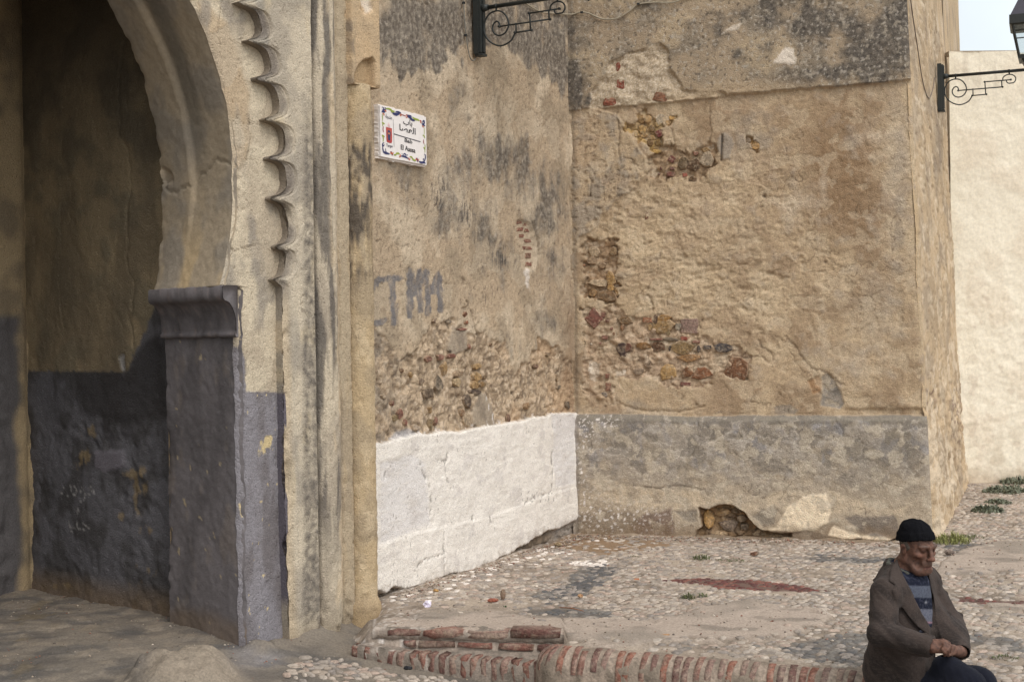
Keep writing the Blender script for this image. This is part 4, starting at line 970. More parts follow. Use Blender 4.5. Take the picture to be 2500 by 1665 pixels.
    for ln, w, dpt in ((z7((385, 465), (530, 480), (640, 465), (780, 490), (800, 520)), 1.5, .007), (z7((745, 100), (748, 220), (710, 300)), 1.4, .006), (z7((1510, 100), (1550, 160), (1545, 190)), 1.4, .006), (z7((940, 270), (1000, 320), (1010, 370)), 1.2, .004)):
        q = np.exp(-(pdist(X + 3 * nm, Y + 3 * nf, ln) / w)**2); hp = hp - dpt * q; pc = mixc(pc, S(100, 88, 70), .6 * q)
    pc = mixc(pc, S(128, 104, 74), .6 * sst(.14, .0, V + .06 * nm) * (1 - NEW2))
    h = h * (1 - pl) + hp * pl; col = mixc(col, pc, pl)
    # worn arris towards the right
    e = (BLEN - BAT * V) - U
    col = mixc(col, S(196, 174, 136), .7 * sst(.06, .0, e + .05 * nm) * (Y < 1015) * sst(190, 215, Y)); h = h - .02 * np.exp(-e / .02)
    col = mixc(col, S(90, 80, 66), .5 * np.exp(-((U - .005) / .02)**2))
    return h, col
relief("front_face", P, BP.n, fn_bast, Ug, Zg, M_PLASTER, bast)

def S6(x, y): return 1380 + x * .28058, 580 + y * .28061
Bst = [("brick", 248, 705, 118, 136, .75, S(130, 82, 66)), ("brick", 330, 672, 36, 40, .3, C_BRK), ("brick", 368, 725, 40, 28, 0, C_BRK), ("stone", 520, 722, 110, 52, -.1, S(110, 82, 46)), ("stone", 498, 780, 46, 60, .2, S(132, 88, 46)),
       ("brick", 716, 718, 84, 40, .05, S(160, 104, 66)), ("stone", 738, 775, 40, 64, 0, C_OCH * .9), ("stone", 850, 775, 176, 120, -.12, C_OCH * .82), ("stone", 862, 702, 110, 48, .1, S(158, 116, 52)), ("stone", 785, 722, 46, 90, 0, S(92, 68, 48)), ("stone", 895, 830, 44, 40, 0, C_OLV),
       ("stone", 985, 775, 54, 66, 0, S(150, 138, 116)), ("brick", 1078, 775, 150, 128, 0, S(140, 112, 96)), ("brick", 790, 885, 110, 18, -.05, C_BRK), ("stone", 922, 886, 120, 34, .05, S(112, 98, 78)), ("brick", 1040, 880, 74, 38, .05, S(152, 76, 54)), ("brick", 1140, 905, 62, 24, .1, C_BRK),
       ("stone", 490, 975, 92, 104, .2, S(78, 60, 52)), ("stone", 545, 960, 60, 70, 0, S(112, 72, 54)), ("stone", 680, 945, 120, 62, 0, S(132, 94, 44)), ("stone", 800, 950, 130, 90, 0, S(96, 66, 42)), ("stone", 1010, 955, 180, 104, .05, S(140, 112, 66)), ("stone", 910, 965, 26, 50, 0, S(66, 60, 56)),
       ("stone", 1240, 955, 90, 40, .05, C_SLT), ("stone", 1375, 958, 150, 66, -.05, S(76, 70, 68)), ("stone", 1160, 970, 30, 60, .1, S(80, 74, 70)), ("stone", 1085, 1045, 180, 62, -.1, S(148, 108, 58)), ("stone", 895, 1165, 140, 130, .1, S(176, 138, 76)), ("stone", 1062, 1180, 100, 84, .1, S(116, 76, 42)), ("stone", 1192, 1180, 160, 100, -.3, S(130, 82, 46)),
       ("stone", 1500, 1128, 204, 196, 0, S(122, 82, 50)), ("brick", 345, 870, 52, 32, .1, C_BRK), ("brick", 402, 792, 24, 30, 0, C_BRK), ("stone", 422, 838, 22, 34, 0, S(128, 88, 52)), ("brick", 308, 918, 20, 18, 0, C_BRK), ("brick", 375, 1300, 50, 70, 0, S(138, 94, 70)), ("brick", 365, 1205, 34, 36, 0, S(132, 84, 62)), ("brick", 1045, 1275, 90, 32, .1, S(116, 70, 58)), ("stone", 1000, 1308, 90, 28, -.1, S(168, 134, 100)),
       ("stone", 395, 360, 70, 110, 0, S(174, 134, 70)), ("stone", 395, 440, 60, 60, 0, S(182, 138, 66)), ("stone", 446, 470, 44, 76, .1, S(140, 104, 50)), ("stone", 245, 485, 60, 70, .1, S(154, 116, 64)), ("stone", 375, 510, 150, 104, 0, S(124, 96, 62)), ("stone", 290, 398, 130, 60, .15, S(172, 148, 112)), ("stone", 250, 120, 90, 80, 0, S(172, 148, 112)), ("stone", 420, 130, 60, 70, .1, S(140, 112, 72)),
       ("stone", 165, 240, 26, 20, 0, S(150, 104, 66)), ("stone", 230, 200, 70, 60, .2, S(146, 120, 88)), ("stone", 320, 250, 60, 60, 0, S(140, 112, 78)), ("stone", 165, 920, 36, 46, 0, S(124, 112, 80)), ("stone", 225, 925, 22, 24, 0, S(186, 172, 148)), ("stone", 1345, 1500, 120, 60, 0, S(156, 132, 104)), ("stone", 640, 1165, 90, 60, 0, S(146, 124, 98)), ("stone", 720, 1110, 60, 50, .2, S(134, 112, 86)), ("stone", 340, 1370, 60, 50, 0, S(140, 128, 112))]
for nm_, x, y, w, h_, ro, c in Bst:
    cx, cy = S6(x, y)
    big = nm_ == 'stone' and w * h_ > 4000; wall_piece(nm_, BP, cx, cy, w * .2806 * (1.22 if big else 1.05), h_ * .2806 * (1.22 if big else 1.05), -ro, c, bast, square=nm_ == 'brick' and w > 30, irr=.5 if nm_ == 'stone' else .28, proud=.006, hgt=-.010, mat=M_BRICK if nm_ == "brick" else M_STONE)
Bst5 = [("brick", 505, 20, 66, 80, .2, S(138, 66, 44)), ("brick", 408, 182, 120, 76, .1, S(136, 72, 46)), ("brick", 870, 140, 120, 76, .2, S(134, 88, 58)), ("stone", 690, 345, 60, 90, .1, C_OCH), ("stone", 755, 340, 70, 60, .3, C_OCH), ("stone", 790, 425, 50, 70, 0, S(132, 104, 62)), ("brick", 858, 470, 66, 56, -.5, S(116, 56, 48)), ("stone", 705, 430, 84, 90, 0, S(188, 150, 84)), ("stone", 705, 495, 84, 40, 0, C_OCH),
        ("stone", 640, 470, 40, 60, 0, S(190, 156, 96)), ("stone", 790, 515, 70, 40, 0, C_OCH), ("stone", 770, 560, 60, 50, 0, S(134, 100, 48)), ("stone", 845, 560, 60, 70, 0, S(128, 98, 44)), ("stone", 670, 550, 48, 44, 0, C_OCH), ("stone", 820, 632, 90, 36, 0, S(190, 150, 70)), ("stone", 935, 375, 60, 50, 0, C_OCH), ("stone", 970, 330, 50, 44, 0, S(190, 146, 70)), ("stone", 545, 410, 30, 80, 0, S(184, 148, 80)), ("stone", 845, 385, 60, 50, 0, S(188, 158, 100)),
        ("stone", 475, 605, 42, 40, 0, C_OCH), ("stone", 700, 770, 80, 80, 0, S(196, 160, 104)), ("brick", 970, 705, 60, 60, .6, S(112, 60, 50)), ("brick", 960, 840, 70, 44, .1, S(116, 66, 52)), ("brick", 972, 788, 40, 26, 0, C_MAR), ("brick", 1090, 850, 44, 36, -.2, S(158, 82, 58)), ("stone", 1080, 740, 90, 120, 0, S(104, 84, 56)), ("stone", 1170, 760, 110, 130, 0, S(90, 66, 42)), ("stone", 1290, 690, 130, 150, 0, S(162, 142, 112)), ("stone", 1275, 620, 90, 46, -.2, S(150, 116, 62)),
        ("stone", 1740, 580, 80, 70, -.6, S(172, 130, 64)), ("stone", 1670, 535, 50, 50, 0, S(140, 120, 94)), ("brick", 1160, 885, 50, 40, .6, S(110, 82, 52)), ("brick", 748, 1220, 40, 80, .1, S(128, 80, 56)), ("stone", 870, 345, 90, 96, 0, S(176, 158, 128)), ("stone", 940, 490, 76, 110, 0, S(180, 160, 126)), ("brick", 870, 790, 20, 30, 0, C_MAR), ("brick", 855, 840, 24, 20, 0, C_MAR), ("stone", 1190, 650, 50, 36, 0, S(150, 104, 80))]
for nm_, x, y, w, h_, ro, c in Bst5:
    cx, cy = 1380 + x * .2678, 200 + y * .2679
    up_ = y < 200
    wall_piece(nm_, BP, cx, cy, w * .2678 * 1.08, h_ * .2679 * 1.08, -ro, c, bast, square=nm_ == 'brick' and w > 30, irr=.5 if nm_ == 'stone' else .28, proud=.006, hgt=.012 if up_ else -.012, mat=M_BRICK if nm_ == "brick" else M_STONE)
wall_piece("brick", BP, 1509, 165, 12, 28, 0, S(136, 66, 44), bast, proud=.012, hgt=.014, mat=M_BRICK)
for x, y, w, h_, ro, c in ((800, 660, 70, 120, 0, S(186, 142, 70)), (910, 690, 110, 70, .3, S(122, 104, 86)), (860, 740, 90, 40, 0, S(176, 148, 108)), (990, 650, 60, 50, -.5, S(120, 102, 78)), (1090, 735, 100, 40, -.1, S(170, 146, 108)), (1180, 760, 110, 40, 0, S(146, 120, 84)), (960, 610, 60, 40, 0, S(112, 92, 64)), (1000, 700, 50, 40, 0, S(104, 88, 70)), (880, 620, 90, 50, 0, S(150, 118, 72)), (720, 760, 90, 30, 0, S(140, 116, 84)), (1240, 770, 40, 40, 0, S(110, 90, 62))):
    wall_piece("stone", BP, 1380 + x * .43689, 980 + y * .43686, w * .437, h_ * .437, ro, c, bast, proud=.018, hgt=-.03)
for x, y, w, h_ in ((2050, 1330, 50, 18), (2110, 1328, 56, 18), (2165, 1332, 40, 16), (2210, 1328, 36, 18), (2255, 1332, 40, 16)):
    wall_piece("stone", BP, x, y, w, h_, 0, S(128, 100, 62), bast, proud=.016, hgt=-.03)

# right-hand face of the bastion
SO = BO + BT; ST = np.array([4.73, 13.8, 0]) - SO; SLEN = np.linalg.norm(ST)
SP = Plane(SO, ST)
zz = z_axis(4.6, .014, 7.4, -.08)
ss = np.concatenate([np.linspace(0, 1, 170)])
TT = ST / SLEN; dcor = -BP.t * BAT                                     # the corner leans with the batter
Ug = np.broadcast_to((ss * SLEN)[None, :], (len(zz), len(ss))).copy(); Zg = np.broadcast_to(zz[:, None], Ug.shape).copy()
P = SO + Ug[..., None] * TT + Zg[..., None] * (np.array([0, 0, 1.0]) + dcor)
def fn_side(U, V, X, Y):
    n = fbm(U * 1.6, V * 1.4, 4, 1001); st = fbm(U * 1.3, V * 2.4, 5, 1011); nf = fbm(U * 9, V * 24, 3, 1007); nm = fbm(U * 3, V * 8, 4, 1009)
    h = .010 * n + .004 * nm + .003 * nf - .025 * np.exp(-U / .03)
    h = h - .02 * np.exp(-(SLEN - U) / .05) * (.5 + nm)
    col = mixc(flat(U.shape, S(198, 172, 132)), S(178, 154, 118), sst(-.2, .5, n)); col = mixc(col, S(168, 150, 124), .6 * sst(0, .5, st)); col = mixc(col, S(208, 188, 154), .6 * sst(.1, .5, fbm(U * 2.2, V * 6, 4, 1013))); pt_ = sst(.35, .6, fbm(U * 4.5, V * 22, 4, 1015)); h = h - .008 * pt_; col = mixc(col, S(140, 116, 92), .4 * pt_)
    col = mixc(col, S(140, 124, 104), .7 * np.clip(blobs(X, Y, [(2290, 330, 14, 160, 1), (2318, 140, 10, 90, .8), (2335, 420, 8, 90, .7), (2280, 80, 10, 100, .5)]) + .4 * st - .1, 0, 1))
    wht = sst(.25, .45, fbm(U * 3, V * 6, 4, 1017) + .9 * blobs(X, Y, [(2300, 1190, 30, 90, .8), (2325, 560, 12, 70, .6), (2330, 950, 14, 80, .65), (2278, 1130, 22, 170, .85), (2300, 1290, 24, 50, .85), (2318, 900, 10, 60, .7)]) - .2); col = mixc(col, S(222, 204, 172), .6 * wht)
    col = mixc(col, S(120, 96, 82), .7 * sst(.2, .4, fbm(U * 5, V * 18, 4, 1019)) * np.clip(blobs(X, Y, [(2335, 1010, 14, 80, 1), (2270, 960, 14, 40, .9), (2338, 430, 8, 60, .7)]) * 1.6, 0, 1))
    col = mixc(col, S(196, 168, 124), .8 * sst(.10, .0, U + .05 * nm))
    rgh = sst(840, 1060, Y); h = h + .05 * np.exp(-np.maximum(V, 0) / .45) * sst(.0, .15, U) + rgh * .012 * nm - rgh * .010 * sst(.1, .5, fbm(U * 14, V * 10, 4, 1021))
    return h, col
relief("side_face", P, SP.n, fn_side, Ug, Zg, M_PLASTER, bast)
# the tower goes on behind the white wall; top and hidden backs
e0 = np.array([4.73, 13.8, 0]); e1 = np.array([5.38, 15.2, 0])
uu = np.linspace(0, 1, 60); zz = np.linspace(0, 7.4, 240); Ug, Zg = np.meshgrid(uu, zz)
P = e0 + Ug[..., None] * (e1 - e0) + Zg[..., None] * (np.array([0, 0, 1.0]) + dcor)
nn = np.cross(e1 - e0, (0, 0, 1.0)); nn /= np.linalg.norm(nn)
def fn_far(U, V, X, Y):
    n = fbm(U * 3, V * 1.2, 4, 1031); h = .01 * n
    return h, mixc(mixc(flat(U.shape, S(190, 166, 128)), S(162, 144, 118), sst(-.1, .5, fbm(U * 7, V * 1.2, 4, 1033))), S(206, 184, 150), .6 * sst(.1, .5, n))
relief("rear_face", P, nn, fn_far, Ug, Zg, M_PLASTER, bast)
tz = 7.35; q = [BO + dcor * 0, SO + dcor * tz, e0 + dcor * tz, e1 + dcor * tz, np.array([3.0, 17.0, 0]), LP.P(np.array(2.69), np.array(0.0)) + np.array([.2, 4, 0])]
add("tower_top", np.array([p + np.array([0, 0, tz]) for p in q] + [p for p in q[3:5]]), [(0, 1, 2, 3, 4, 5), (3, 6, 7, 4)], C_TAN2, M_PLASTER, bast, False)
add("wall_top", np.array([LP.P(np.array(-.13), np.array(7.38)), LP.P(np.array(2.8), np.array(7.38)), LP.P(np.array(2.8), np.array(7.38)) + np.array([-3, 1.6, 0]), LP.P(np.array(-.13), np.array(7.38)) + np.array([-3, 1.6, 0])]), [(0, 1, 2, 3)], C_TAN2, M_PLASTER, old, False)

# ================================================================== WHITE BOUNDARY WALL, far right
WO = np.array([4.55, 13.62, 0]); WT = np.array([1.0, .02, 0])
WP = Plane(WO, WT)
ww = thing("boundary_wall", tuple(WO), "cream whitewashed wall with lumpy plaster standing far right under the sky", "wall")
uu = np.concatenate([np.arange(0, 1.0, .011), np.linspace(1.03, 6.5, 90)]); zz = np.arange(-.1, 4.46, .014)
Ug, Zg = np.meshgrid(uu, zz); P = WP.P(Ug, Zg)
def fn_white(U, V, X, Y):
    n = fbm(U * 2, V * 2, 4, 1101); nm = fbm(U * 7, V * 7, 4, 1103); nf = fbm(U * 24, V * 24, 3, 1107); lo = sst(600, 760, Y)
    lump = fbm(U * 10, V * 10, 3, 1109)
    hl_ = hairline(U, V, 1.4, 1111, .008, .1); h = .010 * n + .003 * nm + .002 * nf + lo * .007 * lump * (.6 + .5 * n) - .004 * hl_
    col = mixc(flat(U.shape, S(240, 230, 204)), S(232, 221, 194), sst(0, .5, n)); col = mixc(col, S(206, 190, 164), .5 * sst(.35, .7, nm) * lo)
    col = mixc(col, S(200, 182, 150), .35 * hl_); drp = sst(.25, .6, fbm(U * 9, V * .9, 4, 1113)) * sst(300, 150, Y); col = mixc(col, S(206, 194, 170), .5 * drp); col = mixc(col, S(196, 180, 150), .5 * sst(.3, .6, fbm(U * 3, V * 3, 4, 1115)) * sst(950, 1150, Y)); col = mixc(col, S(236, 228, 198), .6 * np.exp(-U / .06)); col = mixc(col, S(190, 168, 136), .6 * sst(.22, .0, V + .08 * nm))
    return h, col
relief("plaster_face", P, WP.n, fn_white, Ug, Zg, M_PAINT, ww)
tp = [WP.P(np.array(u), np.array(z), np.array(h)) for u, z, h in ((0, 4.452, .004), (6.5, 4.452, .004), (6.5, 4.470, -.4), (0, 4.470, -.4), (6.5, -.1, 0), (6.5, -.1, -.4))]
add("coping", np.array(tp), [(0, 1, 2, 3), (1, 4, 5, 2)], S(236, 222, 196), M_PAINT, ww, False)
# ================================================================== GROUND, STREET, TERRACE
gd = np.linspace(0, 2 * np.pi, 97)[:-1]
V = [(0, 0, -1.0)]; Fc = []
for r_ in (30, 400):
    V += [(r_ * math.cos(a), r_ * math.sin(a), -1.0) for a in gd]
for i in range(96):
    j = (i + 1) % 96
    Fc.append((0, 1 + i, 1 + j)); Fc.append((1 + i, 97 + i, 97 + j, 1 + j))
add("ground", np.array(V), Fc, S(140, 126, 106), M_EARTH, None, False, 'structure')

K0 = np.array([.236, 6.84]); KE = np.array([.920, -.391]); KE /= np.linalg.norm(KE); KF = np.array([-.391, -.920]); KF /= np.linalg.norm(KF)
T0a, T0b = np.array([-.74, 7.235]), np.array([.30, 7.045])
T1a, T1b = np.array([-.83, 7.19]), np.array([.32, 6.775])
TZ = -.105
def street_z(x, y):
    z = np.interp(x, [-6, -1.6, -1.25, -.85, -.3, .3, 1.5, 3, 8], [-.04, -.06, -.10, -.15, -.215, -.27, -.36, -.42, -.55])
    z = z - .045 * np.clip(7.0 - y, -.6, 6)
    return z
hump = ground_at(475, 1640, -.05)
def fn_street_h(x, y):
    n = fbm(x * 1.6, y * 1.6, 4, 1201); nm = fbm(x * 6, y * 6, 4, 1203); nf = fbm(x * 22, y * 22, 3, 1205)
    z = street_z(x, y) + .010 * n + .004 * nm + .002 * nf - .006 * sst(.1, .3, fbm(x * 5, y * 7, 4, 1207))
    m = np.exp(-((np.abs((x - hump[0] + .05 * nm) / np.where(x > hump[0], .19, .30))**2.2 + np.abs((y - hump[1] - .02) / .27)**2.2)**1.9))
    z = z + .118 * m * (1 + .22 * nm) + .012 * m * fbm(x * 14, y * 14, 4, 1209)
    for px_, py_, rx, ry, a in ((745, 1560, .10, .12, .07), (820, 1530, .13, .10, .11), (860, 1500, .12, .10, .10), (690, 1590, .08, .06, .05), (640, 1605, .10, .05, .05)):
        q = ground_at(px_, py_, -.12); z = z + a * np.exp(-(((x - q[0]) / rx)**2 + ((y - q[1]) / ry)**2)) * (1 + .5 * nm)
    return z
xs = np.concatenate([np.linspace(-6, -3.4, 30), np.arange(-3.36, .55, .0135), np.linspace(.6, 8, 60)])
ys = np.concatenate([np.linspace(-3, 5.6, 40), np.arange(5.65, 9.4, .0145), np.linspace(9.5, 13.5, 14)])
Xg, Yg = np.meshgrid(xs, ys)
Zg = fn_street_h(Xg, Yg)
# under the terrace the street sheet dives out of the way
under = (Yg > np.interp(Xg, [-.9, -.80, .3, .32, 1.413, 8], [99, 7.42, 7.15, 6.95, 6.42, 3.6])) & (Xg > -.85)
Zg = np.where(under, -.7, Zg)
P = np.stack([Xg, Yg, Zg], -1); X, Y = project(P)
n = fbm(Xg * 2.2, Yg * 2.2, 5, 1211); nm = fbm(Xg * 8, Yg * 8, 4, 1213)
col = mixc(flat(Xg.shape, S(142, 131, 114)), S(116, 108, 97), sst(-.2, .5, n)); col = mixc(col, S(164, 150, 128), .6 * sst(.0, .5, nm) * sst(650, 420, X)); col = mixc(col, S(104, 100, 94), .7 * sst(.15, .55, fbm(Xg * 3, Yg * 5, 4, 1217)))
mh = np.exp(-(((Xg - hump[0]) / .25)**2 + ((Yg - hump[1]) / .28)**2)); col = mixc(col, S(166, 151, 128), .8 * sst(.25, .6, mh)); col = mixc(col, S(150, 148, 150), .6 * blobs(X, Y, [(640, 1610, 50, 18, 1), (600, 1600, 40, 30, .8)]))
col = mixc(col, S(134, 118, 88), .6 * sst(.2, .6, fbm(Xg * 5, Yg * 3, 4, 1219)) * sst(300, 100, X))
col = mixc(col, S(138, 128, 112), .8 * blobs(X, Y, [(810, 1550, 60, 40, 1)]))
col = col * .80
street = add("street", P.reshape(-1, 3), grid_faces(*Xg.shape), np.clip(col, .01, .8).reshape(-1, 3), M_EARTH, None, True, 'structure')

# ---- terrace sheet
def yfront(x):
    return np.where(x < .26, np.interp(x, [-2, T0a[0], T0b[0]], [7.42, T0a[1], T0b[1]]), K0[1] + (x - K0[0]) * KE[1] / KE[0])
xs = np.concatenate([np.arange(-1.05, 3.6, .0150), np.linspace(3.63, 9.0, 110)])
tr = np.linspace(0, 1, 330)**1.25
Xg = np.broadcast_to(xs[None, :], (330, len(xs))).copy()
y0 = yfront(xs)
Yg = y0[None, :] + (14.3 - y0)[None, :] * tr[:, None]
CONC = [(870, 1540), (930, 1512), (1000, 1496), (1100, 1490), (1250, 1494), (1380, 1503), (1480, 1508), (1600, 1510), (1640, 1500), (1700, 1480), (1760, 1470), (1850, 1466), (1960, 1484), (2030, 1496), (2005, 1520), (1930, 1545), (1840, 1556), (1760, 1562), (1690, 1556), (1620, 1570), (1500, 1572), (1380, 1566), (1250, 1560), (960, 1545)]
CONC2 = [(2285, 1400), (2300, 1370), (2360, 1335), (2430, 1325), (2520, 1320), (2520, 1392), (2430, 1392), (2360, 1402)]
CONC3 = [(2405, 1474), (2450, 1470), (2520, 1470), (2520, 1490), (2420, 1490)]
DIRT = [(1400, 1300), (1480, 1306), (1600, 1318), (1660, 1330), (1560, 1340), (1480, 1350), (1400, 1340), (1330, 1330)]
DARKC = [[(1380, 1420), (1330, 1440), (1290, 1450), (1340, 1470), (1290, 1480), (1420, 1452), (1500, 1395), (1520, 1376), (1450, 1375), (1400, 1392)], [(1270, 1488), (1370, 1476), (1440, 1480), (1505, 1488), (1500, 1508), (1400, 1506), (1300, 1500)],
         [(2010, 1350), (2180, 1362), (2200, 1372), (2080, 1372), (1960, 1362)], [(1900, 1575), (2000, 1555), (2130, 1540), (2130, 1620), (2000, 1610), (1920, 1592)], [(2330, 1345), (2300, 1330), (2380, 1318), (2400, 1330)], [(2360, 1545), (2500, 1560), (2500, 1590), (2360, 1570)]]
RED = [[(1595, 1418), (1700, 1411), (1760, 1411), (1840, 1413), (1960, 1426), (2035, 1438), (1950, 1440), (1830, 1440), (1740, 1434), (1700, 1424)], [(2335, 1452), (2420, 1458), (2520, 1464), (2520, 1480), (2420, 1472), (2350, 1464)]]
def terr_h(x, y, X, Y):
    n = fbm(x * 1.3, y * 1.3, 4, 1301); nm = fbm(x * 6, y * 6, 4, 1303); nf = fbm(x * 20, y * 20, 3, 1305)
    con = np.maximum(np.maximum(pmask(X, Y, CONC, 7, 14 * nm + 5 * nf), pmask(X, Y, CONC2, 3, 4 * nm)), pmask(X, Y, CONC3, 2, 2 * nm))
    drt = np.maximum(pmask(X, Y, DIRT, 5, 6 * nm), .0)
    z = .010 * n + .004 * nm + .0016 * nf + .010 * con - .010 * (1 - con)
    return z, con, drt, n, nm, nf
X, Y = project(np.stack([Xg, Yg, 0 * Xg], -1))
Zg, con, drt, n, nm, nf = terr_h(Xg, Yg, X, Y)
dL = (np.stack([Xg, Yg], -1) - LP.o[:2]) @ LP.n[:2]; dB = (np.stack([Xg, Yg], -1) - BP.o[:2]) @ BP.n[:2]
Zg = Zg + .006 * np.exp(-(np.maximum(dL, 0) / .06)**2) * (1 + nm) * sst(7.9, 8.2, Yg) + .010 * np.exp(-(np.maximum(dB, 0) / .08)**2) * (1 + nm) * (Xg < 3.2)
Zg = Zg - .012 * np.exp(-((Yg - yfront(Xg)) / .04)**2)
skt = sst(-.74, -1.0, Xg + .04 * nm) * sst(8.1, 7.7, Yg); Zg = Zg - .17 * skt + .012 * nm * skt
Zg[0] = -.6; Yg[0] = Yg[1] - .004; Yg[1] = Yg[0] + .003
col = mixc(flat(Xg.shape, S(152, 137, 118)), S(128, 115, 98), sst(-.2, .4, nm)); col = mixc(col, S(180, 164, 142), .7 * sst(.0, .5, n))
cc_ = mixc(flat(Xg.shape, S(172, 156, 138)), S(148, 136, 120), sst(-.2, .5, n + .3 * nm)); cc_ = mixc(cc_, S(126, 116, 102), .7 * sst(.25, .6, fbm(Xg * 2.5, Yg * 5, 4, 1311)))
col = mixc(col, cc_, con); col = mixc(col, S(140, 112, 78), .85 * drt)
col = mixc(col, S(146, 124, 92), .6 * np.exp(-(np.maximum(dB, 0) / .14)**2) * (Xg < 3.2))
for d_ in DARKC: col = mixc(col, S(96, 92, 86), .8 * pmask(X, Y, d_, 5, 7 * nm))
for d_ in RED: col = mixc(col, S(92, 60, 52), .8 * pmask(X, Y, d_, 3, 3 * nm))
spl = sst(.25, .5, fbm(Xg * 34, Yg * 34, 3, 1313)) * np.clip(np.exp(-(np.maximum(dL, 0) / .22)**2) * .8 + blobs(X, Y, [(935, 1530, 50, 24, 1.2), (980, 1500, 60, 30, .6), (1440, 1372, 60, 8, 1.1)]), 0, 1)
col = mixc(col, S(224, 216, 204), .8 * spl)
col = mixc(col, S(112, 96, 70), .5 * blobs(X, Y, [(1790, 1362, 60, 8, 1), (1690, 1456, 40, 8, .6)]))
terrace = thing("cobbled_terrace", (.5, 8.5, 0), None, None, None, 'structure')
add("mortar_bed", np.stack([Xg, Yg, Zg], -1).reshape(-1, 3), grid_faces(*Xg.shape), np.clip(col, .01, .82).reshape(-1, 3), M_EARTH, terrace)

# ---- cobbles: domes with 8 sides
NS = 8
def dome_template(rs):
    V = []
    k = 1 + .22 * (rs.random(NS) - .5)
    for sc, hh in ((1.0, -.55), (.97, .18), (.66, .80)):
        for i in range(NS):
            a = 2 * math.pi * i / NS
            V.append((math.cos(a) * sc * k[i], math.sin(a) * sc * k[i], hh + .10 * (rs.random() - .5)))
    V.append((.12 * (rs.random() - .5), .12 * (rs.random() - .5), 1.0))
    return np.array(V)
DF = []
for r_ in range(2):
    for i in range(NS):
        j = (i + 1) % NS
        DF += [(r_ * NS + i, r_ * NS + j, (r_ + 1) * NS + j), (r_ * NS + i, (r_ + 1) * NS + j, (r_ + 1) * NS + i)]
DF += [(2 * NS + i, 2 * NS + (i + 1) % NS, 3 * NS) for i in range(NS)]
DF = np.array(DF)
rs_ = np.random.default_rng(5)
DT = [dome_template(rs_) for _ in range(12)]
def scatter(x0, x1, y0, y1, sp):
    gx = np.arange(x0, x1, sp); gy = np.arange(y0, y1, sp * .84)
    A, B_ = np.meshgrid(gx, gy); A = A + (np.arange(len(gy)) % 2)[:, None] * sp * .5
    A = A + rng.normal(0, sp * .14, A.shape); B_ = B_ + rng.normal(0, sp * .12, A.shape)
    return A.ravel(), B_.ravel()
PALE = np.array([S(180, 165, 146), S(168, 153, 134), S(190, 176, 157), S(156, 144, 129), S(176, 155, 136), S(148, 138, 126), S(172, 160, 144)])
DKC = np.array([S(110, 106, 100), S(92, 90, 88), S(124, 118, 108), S(150, 140, 128)])
REDC = np.array([S(118, 70, 60), S(104, 62, 56), S(130, 84, 70), S(94, 58, 52)])
cx, cy = scatter(-1.1, 7.2, 5.2, 13.75, .050)
X, Y = project(np.stack([cx, cy, 0 * cx], -1))
z_, con, drt, n, nm, nf = terr_h(cx, cy, X, Y)
pt2 = np.stack([cx, cy], -1)
keep = (cy > yfront(cx) + .05) & ((pt2 - LP.o[:2]) @ LP.n[:2] > .05) & (cy < 13.5)
inB = ((pt2 - BP.o[:2]) @ BP.n[:2] < .07) & ((pt2 - SP.o[:2]) @ SP.n[:2] < .05)
keep &= ~inB
keep &= ~((cx < -.6) & (cy < 7.9))
loose = fbm(cx * 2.2, cy * 2.2, 4, 1321)
pkeep = np.where(con > .85, .012, np.where(con > .02, .45, np.where(drt > .5, .35, np.where(loose > .28, .55, .97))))
pkeep = np.where((Y < 1330) & (X < 2250), pkeep * .75, pkeep)
pkeep = np.where((X < 1250) & (Y > 1465), pkeep * .25, pkeep)
pkeep = np.where((Y > 1540) & (Y < 1600) & (X > 1380) & (X < 1640), pkeep * .45, pkeep)
keep &= rng.random(len(cx)) < pkeep
cx, cy, X, Y, z_, nm = cx[keep], cy[keep], X[keep], Y[keep], z_[keep], nm[keep]
N = len(cx)
sz = .0285 * np.exp(rng.normal(0, .17, N)); asp = rng.uniform(.62, .92, N); hh = rng.uniform(.006, .0118, N); ang = rng.normal(.25, .55, N)
dkm = np.zeros(N); rdm = np.zeros(N)
for d_ in DARKC: dkm = np.maximum(dkm, pmask(X, Y, d_, 6, 8 * nm))
for d_ in RED: rdm = np.maximum(rdm, pmask(X, Y, d_, 2, 2 * nm))
pc = PALE[rng.integers(0, len(PALE), N)] * rng.uniform(.74, 1.05, N)[:, None]
pc = np.where((dkm > .5)[:, None], DKC[rng.integers(0, len(DKC), N)], pc); pc = np.where((rdm > .5)[:, None], REDC[rng.integers(0, len(REDC), N)], pc)
sz = np.where(rdm > .5, sz * .86, sz)
dLl = (np.stack([cx, cy], -1) - LP.o[:2]) @ LP.n[:2]
wsp = (rng.random(N) < .26 * np.exp(-(dLl / .30)**2)) | ((rng.random(N) < .6) & (blobs(X, Y, [(1440, 1370, 60, 10, 1)]) > .5)); pc = np.where(wsp[:, None], S(222, 212, 198), pc)
pc = np.where(((rng.random(N) < .5) & (dkm > .5))[:, None] & (X < 1600)[:, None], pc * .95, pc)
